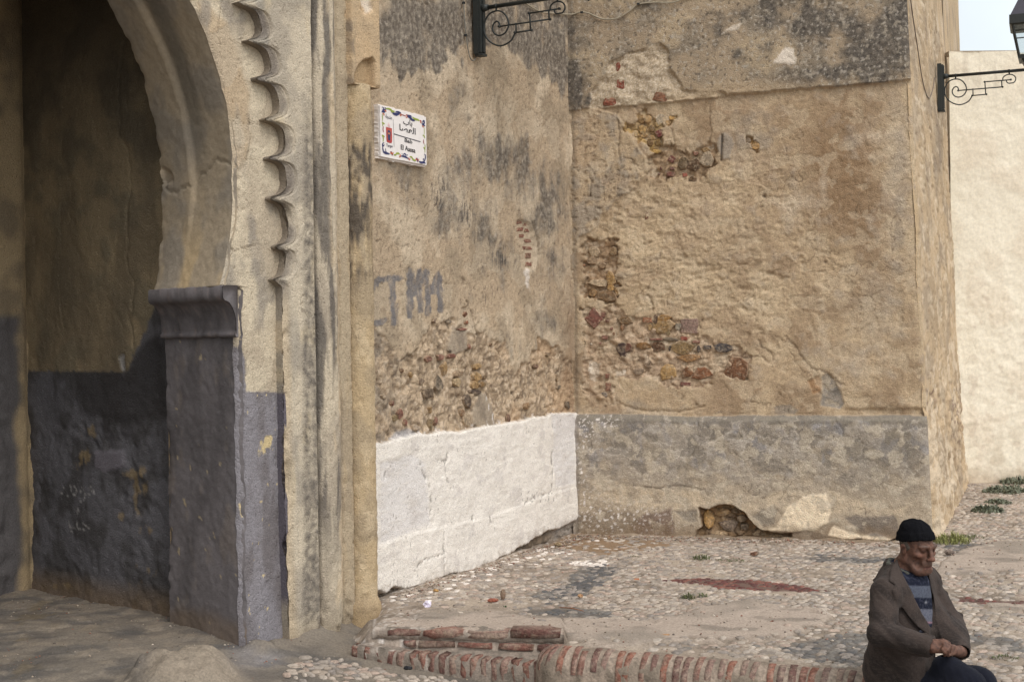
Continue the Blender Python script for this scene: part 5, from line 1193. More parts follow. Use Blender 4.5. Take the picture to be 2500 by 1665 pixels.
def cobble_group(cx, cy, cz, sz, asp, hh, ang, pc, parent, seed):
    """the 300 that show largest are parts of their own, the rest one piece of real geometry"""
    X, Y = project(np.stack([cx, cy, cz], -1))
    d = cy
    vis = (X > 5) & (X < 2495) & (Y > 5) & (Y < 1655) & ~((X > 2110) & (X < 2400) & (Y > 1380))
    score = np.where(vis, sz / d, 0)
    order = np.argsort(-score)
    top = order[:300]; top = top[score[top] > 0]
    rest = np.setdiff1d(np.arange(len(cx)), top)
    base = wloc(parent)
    rg = np.random.default_rng(seed)
    cache = {}
    for i in top:
        key = (int(rg.integers(0, 12)), tuple(np.round(pc[i] * 14).astype(int)))
        if key not in cache:
            cache[key] = raw_mesh("cobble", DT[key[0]], DF, np.clip(pc[i] * rg.uniform(.85, 1.1, len(DT[0]))[:, None], .01, .82), True, M_COBBLE)
        put("cobble", cache[key], Vector(np.array([cx[i], cy[i], cz[i]]) - base), parent, (0, 0, ang[i]), (sz[i], sz[i] * asp[i], hh[i]))
    Vs = []; Cs = []
    tid = rg.integers(0, 12, len(rest)); T = np.array(DT)[tid]
    ca, sa = np.cos(ang[rest])[:, None], np.sin(ang[rest])[:, None]
    lx, ly, lz = T[..., 0] * sz[rest][:, None], T[..., 1] * (sz * asp)[rest][:, None], T[..., 2] * hh[rest][:, None]
    W = np.stack([lx * ca - ly * sa + cx[rest][:, None], lx * sa + ly * ca + cy[rest][:, None], lz + cz[rest][:, None]], -1)
    nv = T.shape[1]
    Fa = (DF[None] + (np.arange(len(rest)) * nv)[:, None, None]).reshape(-1, 3)
    C_ = np.clip(pc[rest][:, None, :] * rg.uniform(.88, 1.1, (len(rest), nv, 1)), .01, .82)
    add("cobbles", W.reshape(-1, 3), Fa, C_.reshape(-1, 3), M_COBBLE, parent, True, 'stuff')
cobble_group(cx, cy, z_ - .002, sz, asp, hh, ang, np.clip(pc, .01, .82), terrace, 3)

# cobbles of the lower street, by the foot of the steps
cx, cy = scatter(-1.25, .2, 6.1, 7.35, .050)
X, Y = project(np.stack([cx, cy, street_z(cx, cy)], -1))
CB = [(712, 1618), (760, 1602), (820, 1602), (900, 1626), (935, 1640), (1010, 1650), (1060, 1655), (1200, 1690), (1200, 1800), (600, 1800), (700, 1680), (690, 1640)]
nm = fbm(cx * 6, cy * 6, 3, 1331)
keep = (pmask(X, Y, CB, 4, 8 * nm) > .5) & (rng.random(len(cx)) < .92) & ~((rng.random(len(cx)) < .6) & (psdf(X, Y, [(700, 1650), (800, 1660), (960, 1650), (900, 1690), (700, 1690)]) < 0))
cx, cy = cx[keep], cy[keep]; N = len(cx)
cobble_group(cx, cy, fn_street_h(cx, cy) + .002, .027 * np.exp(rng.normal(0, .2, N)), rng.uniform(.45, .72, N), rng.uniform(.006, .012, N), rng.normal(-.4, .6, N), np.clip(PALE[rng.integers(0, len(PALE), N)] * .9, 0, .8), street, 4)

# loose grit: real small stones, too many to count
def grit(pts, smax, parent, name, cols, seed):
    rg = np.random.default_rng(seed); n = len(pts)
    T = np.array([(1, 0, 0), (-.5, .86, 0), (-.5, -.86, 0), (.1, 0, .7), (0, 0, -.5)]); F_ = np.array([(0, 1, 3), (1, 2, 3), (2, 0, 3), (1, 0, 4), (2, 1, 4), (0, 2, 4)])
    s = smax * rg.beta(1.3, 5, n)[:, None] + .002; a = rg.random(n) * 6.28; ca, sa = np.cos(a)[:, None], np.sin(a)[:, None]
    J = T[None] * (1 + .5 * (rg.random((n, 5, 3)) - .5))
    W_ = np.stack([(J[..., 0] * ca - J[..., 1] * sa) * s + pts[:, 0:1], (J[..., 0] * sa + J[..., 1] * ca) * s + pts[:, 1:2], J[..., 2] * s * .8 + pts[:, 2:3]], -1)
    C_ = np.repeat(cols[rg.integers(0, len(cols), n)][:, None, :] * rg.uniform(.75, 1.15, (n, 1, 1)), 5, 1)
    add(name, W_.reshape(-1, 3), (F_[None] + (np.arange(n) * 5)[:, None, None]).reshape(-1, 3), np.clip(C_, .01, .82).reshape(-1, 3), M_COBBLE, parent, False, 'stuff')
GC = np.array([S(170, 152, 128), S(140, 124, 104), S(110, 100, 90), S(190, 176, 156), S(150, 100, 78), S(120, 104, 82)])
gx, gy = rng.uniform(-4.5, .4, 9000), rng.uniform(5.6, 9.0, 9000)
gk = rng.random(9000) < np.clip(.25 + .9 * fbm(gx * 1.6, gy * 1.6, 3, 1361), .05, 1); gx, gy = gx[gk], gy[gk]
grit(np.stack([gx, gy, fn_street_h(gx, gy) + .001], -1), .014, street, "gravel", GC, 8)
t_ = rng.uniform(.0, 2.75, 2600); o_2 = np.abs(rng.normal(0, .10, 2600)) + .02; q1 = LP.o[:2] + t_[:, None] * LP.t[:2] + o_2[:, None] * LP.n[:2]
t_ = rng.uniform(.0, 2.7, 2600); o_2 = np.abs(rng.normal(0, .12, 2600)) + .06; q2 = BP.o[:2] + t_[:, None] * BP.t[:2] + o_2[:, None] * BP.n[:2]
q3 = np.stack([rng.uniform(-.7, 6.5, 9000), rng.uniform(6.3, 13.4, 9000)], -1); q3 = q3[(q3[:, 1] > yfront(q3[:, 0]) + .03) & ((q3 - LP.o[:2]) @ LP.n[:2] > .03) & ~(((q3 - BP.o[:2]) @ BP.n[:2] < .05) & ((q3 - SP.o[:2]) @ SP.n[:2] < .05))]
q = np.concatenate([q1, q2, q3]); Xq, Yq = project(np.concatenate([q, np.zeros((len(q), 1))], 1)); zq = terr_h(q[:, 0], q[:, 1], Xq, Yq)[0]
wq = np.where(((q - LP.o[:2]) @ LP.n[:2] < .35)[:, None] & (rng.random(len(q)) < .4)[:, None], 1, 0)
grit(np.stack([q[:, 0], q[:, 1], zq + .003], -1), .016, terrace, "gravel", GC, 9)

# ---- the two brick steps
steps = thing("brick_steps", (-.3, 7.1, TZ), "two worn low steps edged with red bricks up to the cobbled terrace", "steps")
sv = np.linspace(-.05, 1.0, 130)
prof = [('a', -.10, .004), ('a', -.03, .002), ('a', 0, -.006), ('a', .004, -.05), ('a', -.014, -.054), ('a', -.014, TZ + .006), ('m', .1, TZ), ('m', .3, TZ - .003), ('m', .5, TZ - .003), ('m', .7, TZ - .004), ('m', .9, TZ - .004), ('b', -.01, TZ - .006), ('b', .006, TZ - .02), ('b', .010, TZ - .06), ('b', .012, TZ - .10), ('b', .014, -.36), ('b', .02, -.7)]
rows = []
fdir = np.array([-.18, -.98])
for kd, off, z in prof:
    a = T0a + (T0b - T0a) * sv[:, None]; b = T1a + (T1b - T1a) * sv[:, None]
    p = a + fdir * off if kd == 'a' else (b + fdir * off if kd == 'b' else a + (b - a) * off)
    rows.append(np.concatenate([p, np.full((len(sv), 1), z)], 1))
P = np.array(rows)
nz = fbm(P[..., 0] * 14 + P[..., 2] * 20, P[..., 1] * 14, 4, 1341)
P[..., 2] += .006 * nz; P[..., 1] += .006 * fbm(P[..., 0] * 10, P[..., 2] * 30, 4, 1343)
P[..., 2] += .03 * sst(-.55, -.85, P[..., 0]) * (np.arange(len(prof)) > 4)[:, None]
col = mixc(flat(nz.shape, S(150, 136, 120)), S(122, 112, 98), sst(-.2, .4, nz)); col = mixc(col, S(196, 184, 168), .7 * sst(.2, .5, fbm(P[..., 0] * 20, P[..., 1] * 20, 3, 1347)) * sst(-.3, -.6, P[..., 0]))
add("mortar_bed", P.reshape(-1, 3), grid_faces(*nz.shape), col.reshape(-1, 3), M_EARTH, steps)
def brick_block(name, c, ax, size, colr, parent, seed, mat=None, rnd=.006):
    """a worn brick: box with one rounded, uneven ring at each long edge (48 triangles or fewer)"""
    rs = np.random.default_rng(seed); ax = np.array(ax, float)
    lx, ly, lz = np.array(size) / 2
    V = []; Fc = []
    xs_ = [-lx, -lx * .45, lx * .45, lx]
    b = min(rnd, ly * .6, lz * .6)
    ring = [(-ly, -lz + b), (-ly + b, -lz), (ly - b, -lz), (ly, -lz + b), (ly, lz - b), (ly - b, lz), (-ly + b, lz), (-ly, lz - b)]
    for i, x in enumerate(xs_):
        s_ = .90 if i in (0, 3) else 1.0
        for (y, z) in ring:
            V.append(np.array([x, y * s_, z * s_]) + rs.normal(0, .0034, 3) - np.array([0, np.sign(y), np.sign(z)]) * .008 * (rs.random() < .10))
    for i in range(3):
        for k in range(8):
            Fc.append((i * 8 + k, i * 8 + (k + 1) % 8, (i + 1) * 8 + (k + 1) % 8, (i + 1) * 8 + k))
    Fc.append(tuple(range(8))[::-1]); Fc.append(tuple(24 + k for k in range(8)))
    V = np.array(V) @ ax
    cc = np.clip(colr * rs.uniform(.8, 1.2, (len(V), 1)), .01, .8)
    pale = rs.random(len(V)) < .22; cc[pale] = .6 * S(168, 148, 128) + .4 * cc[pale]
    me = raw_mesh(name, V, Fc, cc, True, mat or M_BRICK)
    return put(name, me, Vector(np.array(c) - wloc(parent)), parent)
d0 = (T0b - T0a); d0 /= np.linalg.norm(d0); a3 = np.array([[d0[0], d0[1], 0], [d0[1], -d0[0], 0], [0, 0, 1]])
BRS = [S(126, 84, 70), S(134, 92, 76), S(120, 86, 74), S(110, 76, 66), S(140, 110, 95)]
def on_line(px, a, b, z):
    # where the sight line at height z crosses the step line a-b, as a point on that line
    best = None
    for t_ in np.linspace(-.2, 1.2, 1401):
        p = a + (b - a) * t_; x, y = project(np.array([p[0], p[1], z]))
        e = abs(x - px)
        if best is None or e < best[0]: best = (e, p)
    return best[1]
for i, (xa, xb, c, z1, hz) in enumerate(((946, 1028, BRS[2], .002, .036), (1032, 1133, BRS[1], .006, .042), (1137, 1241, BRS[4], .004, .040), (1244, 1367, S(104, 70, 60), .020, .052))):
    p, q = on_line(xa, T0a, T0b, 0), on_line(xb, T0a, T0b, 0)
    m_ = (p + q) / 2 - fdir * .045
    brick_block("brick", (m_[0], m_[1], z1 - hz / 2), a3, (np.linalg.norm(q - p) - .006, .11, hz), c, steps, 50 + i)
for i, (xa, xb, c) in enumerate(((985, 1016, BRS[2]), (1022, 1112, S(118, 92, 78)), (1117, 1203, BRS[0]), (1216, 1305, BRS[0]), (1312, 1345, BRS[3]))):
    p, q = on_line(xa, T0a, T0b, -.07), on_line(xb, T0a, T0b, -.07)
    m_ = (p + q) / 2 - fdir * .028
    brick_block("brick", (m_[0], m_[1], -.076), a3, (np.linalg.norm(q - p) - .006, .08, .036), c, steps, 60 + i)
d1 = (T1b - T1a); d1 /= np.linalg.norm(d1); a31 = np.array([[0, 0, 1], [d1[0], d1[1], 0], [d1[1], -d1[0], 0]])
for i, xc in enumerate((620, 720, 820, 905, 985, 1080, 1155, 1230, 1320, 1400, 1490, 1570, 1655, 1740, 1815, 1900, 1990, 2080, 2150)):
    p = on_line(680 + xc * .3057, T1a, T1b, TZ - .03)
    hz = np.interp(xc, [620, 900, 1300, 2100], [.06, .08, .11, .15])
    m_ = p - fdir * .038
    brick_block("brick", (m_[0], m_[1], TZ + .004 - hz / 2 - .004 * rng.random() + .02 * max(0, (900 - xc) / 300)), a31, (hz, .042 + .004 * rng.random(), .10), BRS[i % 5] * (.9 + .25 * rng.random()), steps, 70 + i, rnd=.010)

# ---- the rounded brick kerb
kerb = thing("brick_kerb", (K0[0], K0[1], 0), "rounded kerb of worn red bricks on edge along the terrace front", "kerb")
RK = .125
def kprof(a_len):
    """offset outwards and height for the arc length parameter a_len (0 at the back edge)"""
    if a_len < .03: return a_len, 0.0
    q = a_len - .03
    if q < RK * math.pi / 2:
        a = q / RK; return .03 + RK * math.sin(a), -RK * (1 - math.cos(a))
    q -= RK * math.pi / 2
    return .03 + RK + .05 * q, -RK - q
la = np.concatenate([np.linspace(-.0, .03 + RK * math.pi / 2, 18), np.linspace(.26, .75, 12)])
pp = np.array([kprof(a) for a in la])
cols_ = []
ang0 = math.atan2(KF[1], KF[0])
for t_ in np.linspace(-1.5, 0, 16)[:-1]:
    a = ang0 + t_; cols_.append((K0 + .02 * KE, np.array([math.cos(a), math.sin(a)])))
for s_ in np.arange(.02, 4.6, .013): cols_.append((K0 + s_ * KE, KF))
P = np.zeros((len(la), len(cols_), 3))
for j, (b, f) in enumerate(cols_):
    P[:, j, :2] = b + pp[:, 0:1] * f; P[:, j, 2] = pp[:, 1] - .006
arc = np.broadcast_to(la[:, None], P.shape[:2]); sj = np.broadcast_to((np.arange(len(cols_)) * .013)[None], P.shape[:2])
nz = fbm(sj * 9, arc * 9, 4, 1351); nf = fbm(sj * 34, arc * 34, 3, 1353)
P[..., 2] += .007 * nz + .003 * nf; P[..., 1] -= (.008 * nz + .004 * nf) * sst(.1, .2, arc) + .014 * sst(.22, .30, arc) * nz
col = mixc(flat(nz.shape, S(166, 148, 128)), S(134, 120, 102), sst(-.2, .4, nz)); col = mixc(col, S(118, 106, 90), .6 * sst(.1, .4, nf)); col = mixc(col, S(110, 98, 80), .7 * sst(.24, .34, arc))
add("mortar_core", P.reshape(-1, 3), grid_faces(*nz.shape), col.reshape(-1, 3), M_EARTH, kerb)
def kerb_brick(a0, a1, wd, rs, colr):
    V = []; Fc = []; n_ = 6
    for i in range(n_ + 1):
        a = a0 + (a1 - a0) * i / n_
        o1, z1 = kprof(a); o0, z0 = kprof(max(0, a - .002)); t_ = np.array([o1 - o0, z1 - z0]) if i else np.array([1, -.05])
        nrm = np.array([-t_[1], t_[0]]); nrm /= np.linalg.norm(nrm) + 1e-9
        tp = .0030 + .0035 * rs.random()
        if i in (0, n_): tp -= .006
        for w_, h_ in ((-wd, -.012), (-wd * .8, tp), (wd * .8, tp), (wd, -.012)):
            V.append((w_ * (1 + .12 * (rs.random() - .5)), o1 + nrm[0] * h_, z1 + nrm[1] * h_))
    for i in range(n_):
        for k in range(3): Fc.append((i * 4 + k, i * 4 + k + 1, i * 4 + k + 5, i * 4 + k + 4))
    cc = np.clip(colr * rs.uniform(.75, 1.2, (len(V), 1)), .01, .8); pl_ = rs.random(len(V)) < .2; cc[pl_] = cc[pl_] * .5 + S(166, 148, 128) * .5
    return raw_mesh("brick", V, Fc, cc, True, M_BRICK)
rk = np.random.default_rng(21)
KBM = []
for i in range(26):
    c = [S(128, 96, 84), S(138, 98, 82), S(116, 84, 74), S(138, 110, 96), S(142, 92, 72), S(130, 104, 92)][i % 6]
    KBM.append(kerb_brick(.005 + .05 * rk.random(), .17 + .09 * rk.random(), .0165 + .003 * rk.random(), rk, c))
s_ = .05; i = 0
while s_ < 4.5:
    b = K0 + s_ * KE
    put("brick", KBM[int(rk.integers(0, 26))], Vector((b[0] - K0[0], b[1] - K0[1], -.003)), kerb, (0, 0, math.atan2(KF[1], KF[0]) - math.pi / 2 + rk.normal(0, .05)))
    s_ += .0575 * (1 + rk.normal(0, .08)); i += 1
for t_ in (-.35, -.75, -1.15):
    put("brick", KBM[int(rk.integers(0, 26))], Vector((.02 * KE[0], .02 * KE[1], -.003)), kerb, (0, 0, math.atan2(KF[1], KF[0]) - math.pi / 2 + t_))
# ================================================================== STREET NAME SIGN on the weathered wall
def zs(x, y): return 900 + x * .12755, 230 + y * .12755
HS = .040
fc = [LP.uv(*zs(*p), HS) for p in ((215, 180), (1092, 480), (1118, 1385), (242, 1172))]
su0 = (fc[0][0] + fc[3][0]) / 2; su1 = (fc[1][0] + fc[2][0]) / 2
sv1 = (fc[0][1] + fc[1][1]) / 2; sv0 = (fc[2][1] + fc[3][1]) / 2
SW, SH = su1 - su0, sv1 - sv0
sc_ = LP.P(np.array((su0 + su1) / 2), np.array((sv0 + sv1) / 2), np.array(.02))
sign = thing("street_sign", tuple(sc_), "white tiled street name sign reading Bab El Aassa with a painted scroll border", "sign")
C_TILE = S(240, 232, 224)
def spt(u, v, h): return LP.P(np.array(u), np.array(v), np.array(h))
# ragged mortar bed behind the tile
def ragged_slab(u0, u1, v0, v1, h0, h1, amp, n, seed):
    rs = np.random.default_rng(seed)
    per = []
    for k in range(n): per.append((u0 + (u1 - u0) * k / n, v0))
    for k in range(n): per.append((u1, v0 + (v1 - v0) * k / n))
    for k in range(n): per.append((u1 - (u1 - u0) * k / n, v1))
    for k in range(n): per.append((u0, v1 - (v1 - v0) * k / n))
    per = np.array(per); cen = np.array([(u0 + u1) / 2, (v0 + v1) / 2])
    j = rs.normal(0, amp, (len(per), 1))
    d = per - cen; d /= np.abs(d).max(axis=1, keepdims=True) + 1e-9
    o = per + np.sign(d) * (np.abs(d) > .96) * j
    V = [spt(p[0], p[1], h0) for p in per + np.sign(d) * (np.abs(d) > .96) * np.abs(rs.normal(0, amp * 1.6, (len(per), 1)))] + [spt(p[0], p[1], h1) for p in o]
    m = len(per)
    return np.array(V), [(i, (i + 1) % m, m + (i + 1) % m, m + i) for i in range(m)] + [tuple(m + i for i in range(m))]
V, Fc = ragged_slab(su0 - .006, su1 + .004, sv0 - .012, sv1 + .010, -.01, HS - .014, .0022, 30, 3)
add("mortar_backing", V, Fc, S(232, 224, 212), M_TILE, sign, False)
V, Fc = ragged_slab(su0 - .004, su1, sv0, sv1, HS - .016, HS, .0008, 8, 4)
add("tile_panel", V, Fc, C_TILE, M_TILE, sign, False)
def s_uv(x, y):
    u, v = LP.uv(*zs(x, y), HS); return u, v
HD = HS + .0016
def ribbon(mb, pts, w, colr, h=HD, taper=True):
    """flat painted stroke on the tile; pts in photograph crop pixels, w in metres"""
    p = np.array([s_uv(*q) for q in pts])
    # smooth the stroke
    if len(p) > 2:
        t = np.linspace(0, len(p) - 1, 5 * (len(p) - 1) + 1); out = []
        for tt in t:
            i = min(int(tt), len(p) - 2); f = tt - i
            a, b, c, d = p[max(i - 1, 0)], p[i], p[i + 1], p[min(i + 2, len(p) - 1)]
            out.append(.5 * (2 * b + (c - a) * f + (2 * a - 5 * b + 4 * c - d) * f * f + (3 * b - a - 3 * c + d) * f**3))
        p = np.array(out)
    n = len(p); V = []; Fc = []
    for i in range(n):
        d = p[min(i + 1, n - 1)] - p[max(i - 1, 0)]; d = d / (np.linalg.norm(d) + 1e-9); nr = np.array([-d[1], d[0]])
        k = w * .5 * (math.sin(math.pi * min(max((i + .6) / (n + .2), .04), .96))**.6 if taper else 1)
        V += [spt(*(p[i] + nr * k), h), spt(*(p[i] - nr * k), h)]
    for i in range(n - 1): Fc.append((2 * i, 2 * i + 1, 2 * i + 3, 2 * i + 2))
    mb.put(V, Fc, colr)
NAVY, LIME, ORNG, CRIM, LILAC = S(44, 52, 104), S(150, 166, 40), S(206, 104, 52), S(150, 44, 52), S(120, 112, 150)
orn = [(NAVY, .012, [(250, 250), (285, 275), (262, 330), (300, 345), (325, 285), (300, 255)]), (NAVY, .012, [(245, 350), (275, 320), (310, 290)]), (ORNG, .010, [(260, 370), (285, 385), (295, 405), (280, 400)]), (ORNG, .010, [(300, 320), (325, 325), (335, 350)]),
       (LIME, .014, [(320, 280), (380, 285), (430, 310), (440, 345), (480, 345)]), (LIME, .012, [(400, 300), (450, 330), (495, 335)]), (NAVY, .020, [(450, 368), (500, 385), (545, 388), (590, 378)]), (NAVY, .012, [(510, 340), (560, 345), (610, 370), (605, 400)]), (LILAC, .010, [(470, 385), (520, 408), (550, 412)]),
       (ORNG, .010, [(600, 375), (620, 400), (605, 415), (595, 395)]), (CRIM, .007, [(615, 392), (660, 408), (700, 425)]), (ORNG, .009, [(700, 420), (725, 400), (735, 440), (715, 450), (705, 430)]), (NAVY, .018, [(735, 430), (780, 450), (830, 495), (880, 512)]), (NAVY, .010, [(720, 405), (770, 415), (810, 430), (815, 470)]),
       (LIME, .014, [(835, 440), (865, 470), (910, 485), (960, 490)]), (LIME, .010, [(860, 500), (910, 495), (970, 515)]), (ORNG, .010, [(970, 505), (995, 530), (985, 560)]), (CRIM, .007, [(975, 500), (1000, 520), (1010, 560)]), (NAVY, .014, [(1010, 560), (1035, 580), (1060, 560), (1060, 520), (1035, 525), (1030, 560)]), (NAVY, .012, [(1020, 590), (1060, 600), (1072, 625)]), (ORNG, .010, [(1020, 610), (1040, 625), (1045, 645)]),
       (LIME, .008, [(1060, 640), (1062, 720), (1060, 780)]), (LIME, .012, [(1030, 790), (1055, 800), (1068, 830), (1070, 850)]), (CRIM, .010, [(1050, 870), (1048, 920), (1060, 960)]), (LIME, .011, [(1070, 960), (1078, 1010), (1075, 1060), (1075, 1130)]), (LIME, .010, [(1045, 1025), (1065, 1040), (1075, 1060)]),
       (NAVY, .013, [(1062, 1150), (1082, 1180), (1080, 1230), (1060, 1290), (1030, 1310)]), (NAVY, .016, [(1085, 1330), (1050, 1310), (1000, 1312), (960, 1290)]), (NAVY, .008, [(1035, 1260), (1050, 1240), (1050, 1290)]), (CRIM, .013, [(900, 1230), (930, 1255), (955, 1290)]), (ORNG, .010, [(890, 1255), (930, 1262), (960, 1250)]), (NAVY, .009, [(925, 1220), (930, 1260), (930, 1310)]),
       (LIME, .014, [(780, 1200), (820, 1210), (840, 1245), (880, 1275), (900, 1270)]), (ORNG, .010, [(765, 1215), (760, 1240), (785, 1255), (785, 1225)]), (NAVY, .014, [(610, 1190), (650, 1190), (690, 1200), (720, 1215), (760, 1240)]), (NAVY, .010, [(655, 1170), (680, 1145), (712, 1165), (705, 1200)]), (NAVY, .006, [(630, 1145), (645, 1155)]), (NAVY, .006, [(725, 1175), (745, 1165)]),
       (LIME, .014, [(475, 1160), (515, 1165), (530, 1140), (575, 1140), (590, 1160)]), (ORNG, .010, [(595, 1150), (608, 1180), (590, 1205), (585, 1180)]), (CRIM, .013, [(410, 1105), (440, 1135), (460, 1170)]), (ORNG, .010, [(410, 1130), (440, 1140), (475, 1125)]), (NAVY, .009, [(438, 1095), (440, 1135), (445, 1185)]),
       (NAVY, .017, [(270, 1090), (300, 1120), (340, 1135), (400, 1150)]), (NAVY, .014, [(262, 1000), (268, 1050), (280, 1100), (280, 1130)]), (NAVY, .011, [(295, 930), (268, 950), (262, 985), (285, 990), (298, 960)]), (NAVY, .008, [(320, 1040), (325, 1090), (340, 1120)]),
       (LIME, .010, [(272, 915), (278, 860), (270, 800)]), (LIME, .012, [(250, 780), (262, 800), (285, 810), (300, 825)]), (CRIM, .011, [(280, 620), (272, 680), (285, 735)]), (LIME, .011, [(265, 620), (268, 580), (260, 530)]), (LIME, .011, [(250, 545), (275, 560), (305, 575)]), (LIME, .009, [(262, 520), (262, 450), (258, 380)])]
mb = MB()
for i, (c, w, pts) in enumerate(orn): ribbon(mb, pts, w * .92, c, HD + .00012 * (i % 7))
mb.build("scroll_border", M_INK, sign)
mb = MB()
ribbon(mb, [(466, 487), (476, 750), (484, 1015)], .0030, S(70, 70, 78), HD, False)
ribbon(mb, [(476, 762), (720, 838), (988, 915)], .0052, S(52, 54, 70), HD + .0004, False)
mb.build("ruled_line", M_INK, sign)
mb = MB()
def poly_on_sign(mb, pts, c, h): mb.put([spt(*s_uv(*p), h) for p in pts], [tuple(range(len(pts)))], c)
poly_on_sign(mb, [(330, 632), (441, 660), (447, 905), (436, 940), (405, 940), (350, 922), (338, 880)], S(186, 52, 50), HD)
poly_on_sign(mb, [(345, 660), (428, 682), (432, 890), (352, 868)], S(196, 84, 58), HD + .0003)
poly_on_sign(mb, [(360, 700), (380, 690), (405, 710), (418, 745), (415, 790), (410, 830), (412, 885), (395, 895), (370, 882), (362, 830), (356, 770)], S(52, 58, 100), HD + .0006)
poly_on_sign(mb, [(368, 745), (385, 735), (400, 752), (402, 780), (370, 770)], S(206, 130, 76), HD + .0009)
poly_on_sign(mb, [(362, 620), (360, 585), (372, 580), (381, 540), (392, 585), (408, 592), (406, 640)], S(226, 188, 186), HD)
mb.build("town_emblem", M_INK, sign)
def sign_text(name, body, p0, p1, height_px, colr, shear=0):
    """printed lettering: baseline from crop point p0 to p1, drawn as thin flat type"""
    c = bpy.data.curves.new(name, 'FONT'); c.body = body; c.offset = .016
    o = bpy.data.objects.new("tmp", c); COL.objects.link(o)
    dg = bpy.context.evaluated_depsgraph_get()
    me0 = bpy.data.meshes.new_from_object(o.evaluated_get(dg))
    co = np.array([v.co[:] for v in me0.vertices]); fc_ = [tuple(p.vertices) for p in me0.polygons]
    bpy.data.objects.remove(o); bpy.data.curves.remove(c); bpy.data.meshes.remove(me0)
    a, b = np.array(s_uv(*p0)), np.array(s_uv(*p1)); up = np.array(s_uv(p0[0], p0[1] - height_px)) - a
    x = (co[:, 0] - co[:, 0].min()) / (co[:, 0].max() - co[:, 0].min()); y = co[:, 1] / height_ref[name]
    uv = a + x[:, None] * (b - a) + y[:, None] * up
    V = np.array([spt(u, v, HD) for u, v in uv])
    return add(name, V, fc_, colr, M_INK, sign, False)
height_ref = {"latin_lettering": .70, "arabic_lettering": .60}
INK = S(22, 22, 30)
sign_text("latin_lettering", "Bab", (686, 918), (832, 954), 72, INK)
sign_text("latin_lettering", "El Aassa", (612, 1058), (892, 1130), 92, INK)
sign_text("latin_lettering", "Tanger", (334, 1002), (462, 1030), 52, S(84, 80, 96))
sign_text("arabic_lettering", "\ufe8f\ufe8e\ufe91", (660, 572), (832, 614), 88, INK)
sign_text("arabic_lettering", "\ufe8e\ufebc\ufecc\ufedf\ufe8d", (586, 690), (896, 780), 100, INK)
sign_text("arabic_lettering", "\ufe94\ufea0\ufee8\ufec3", (318, 455), (444, 492), 62, S(96, 90, 104))

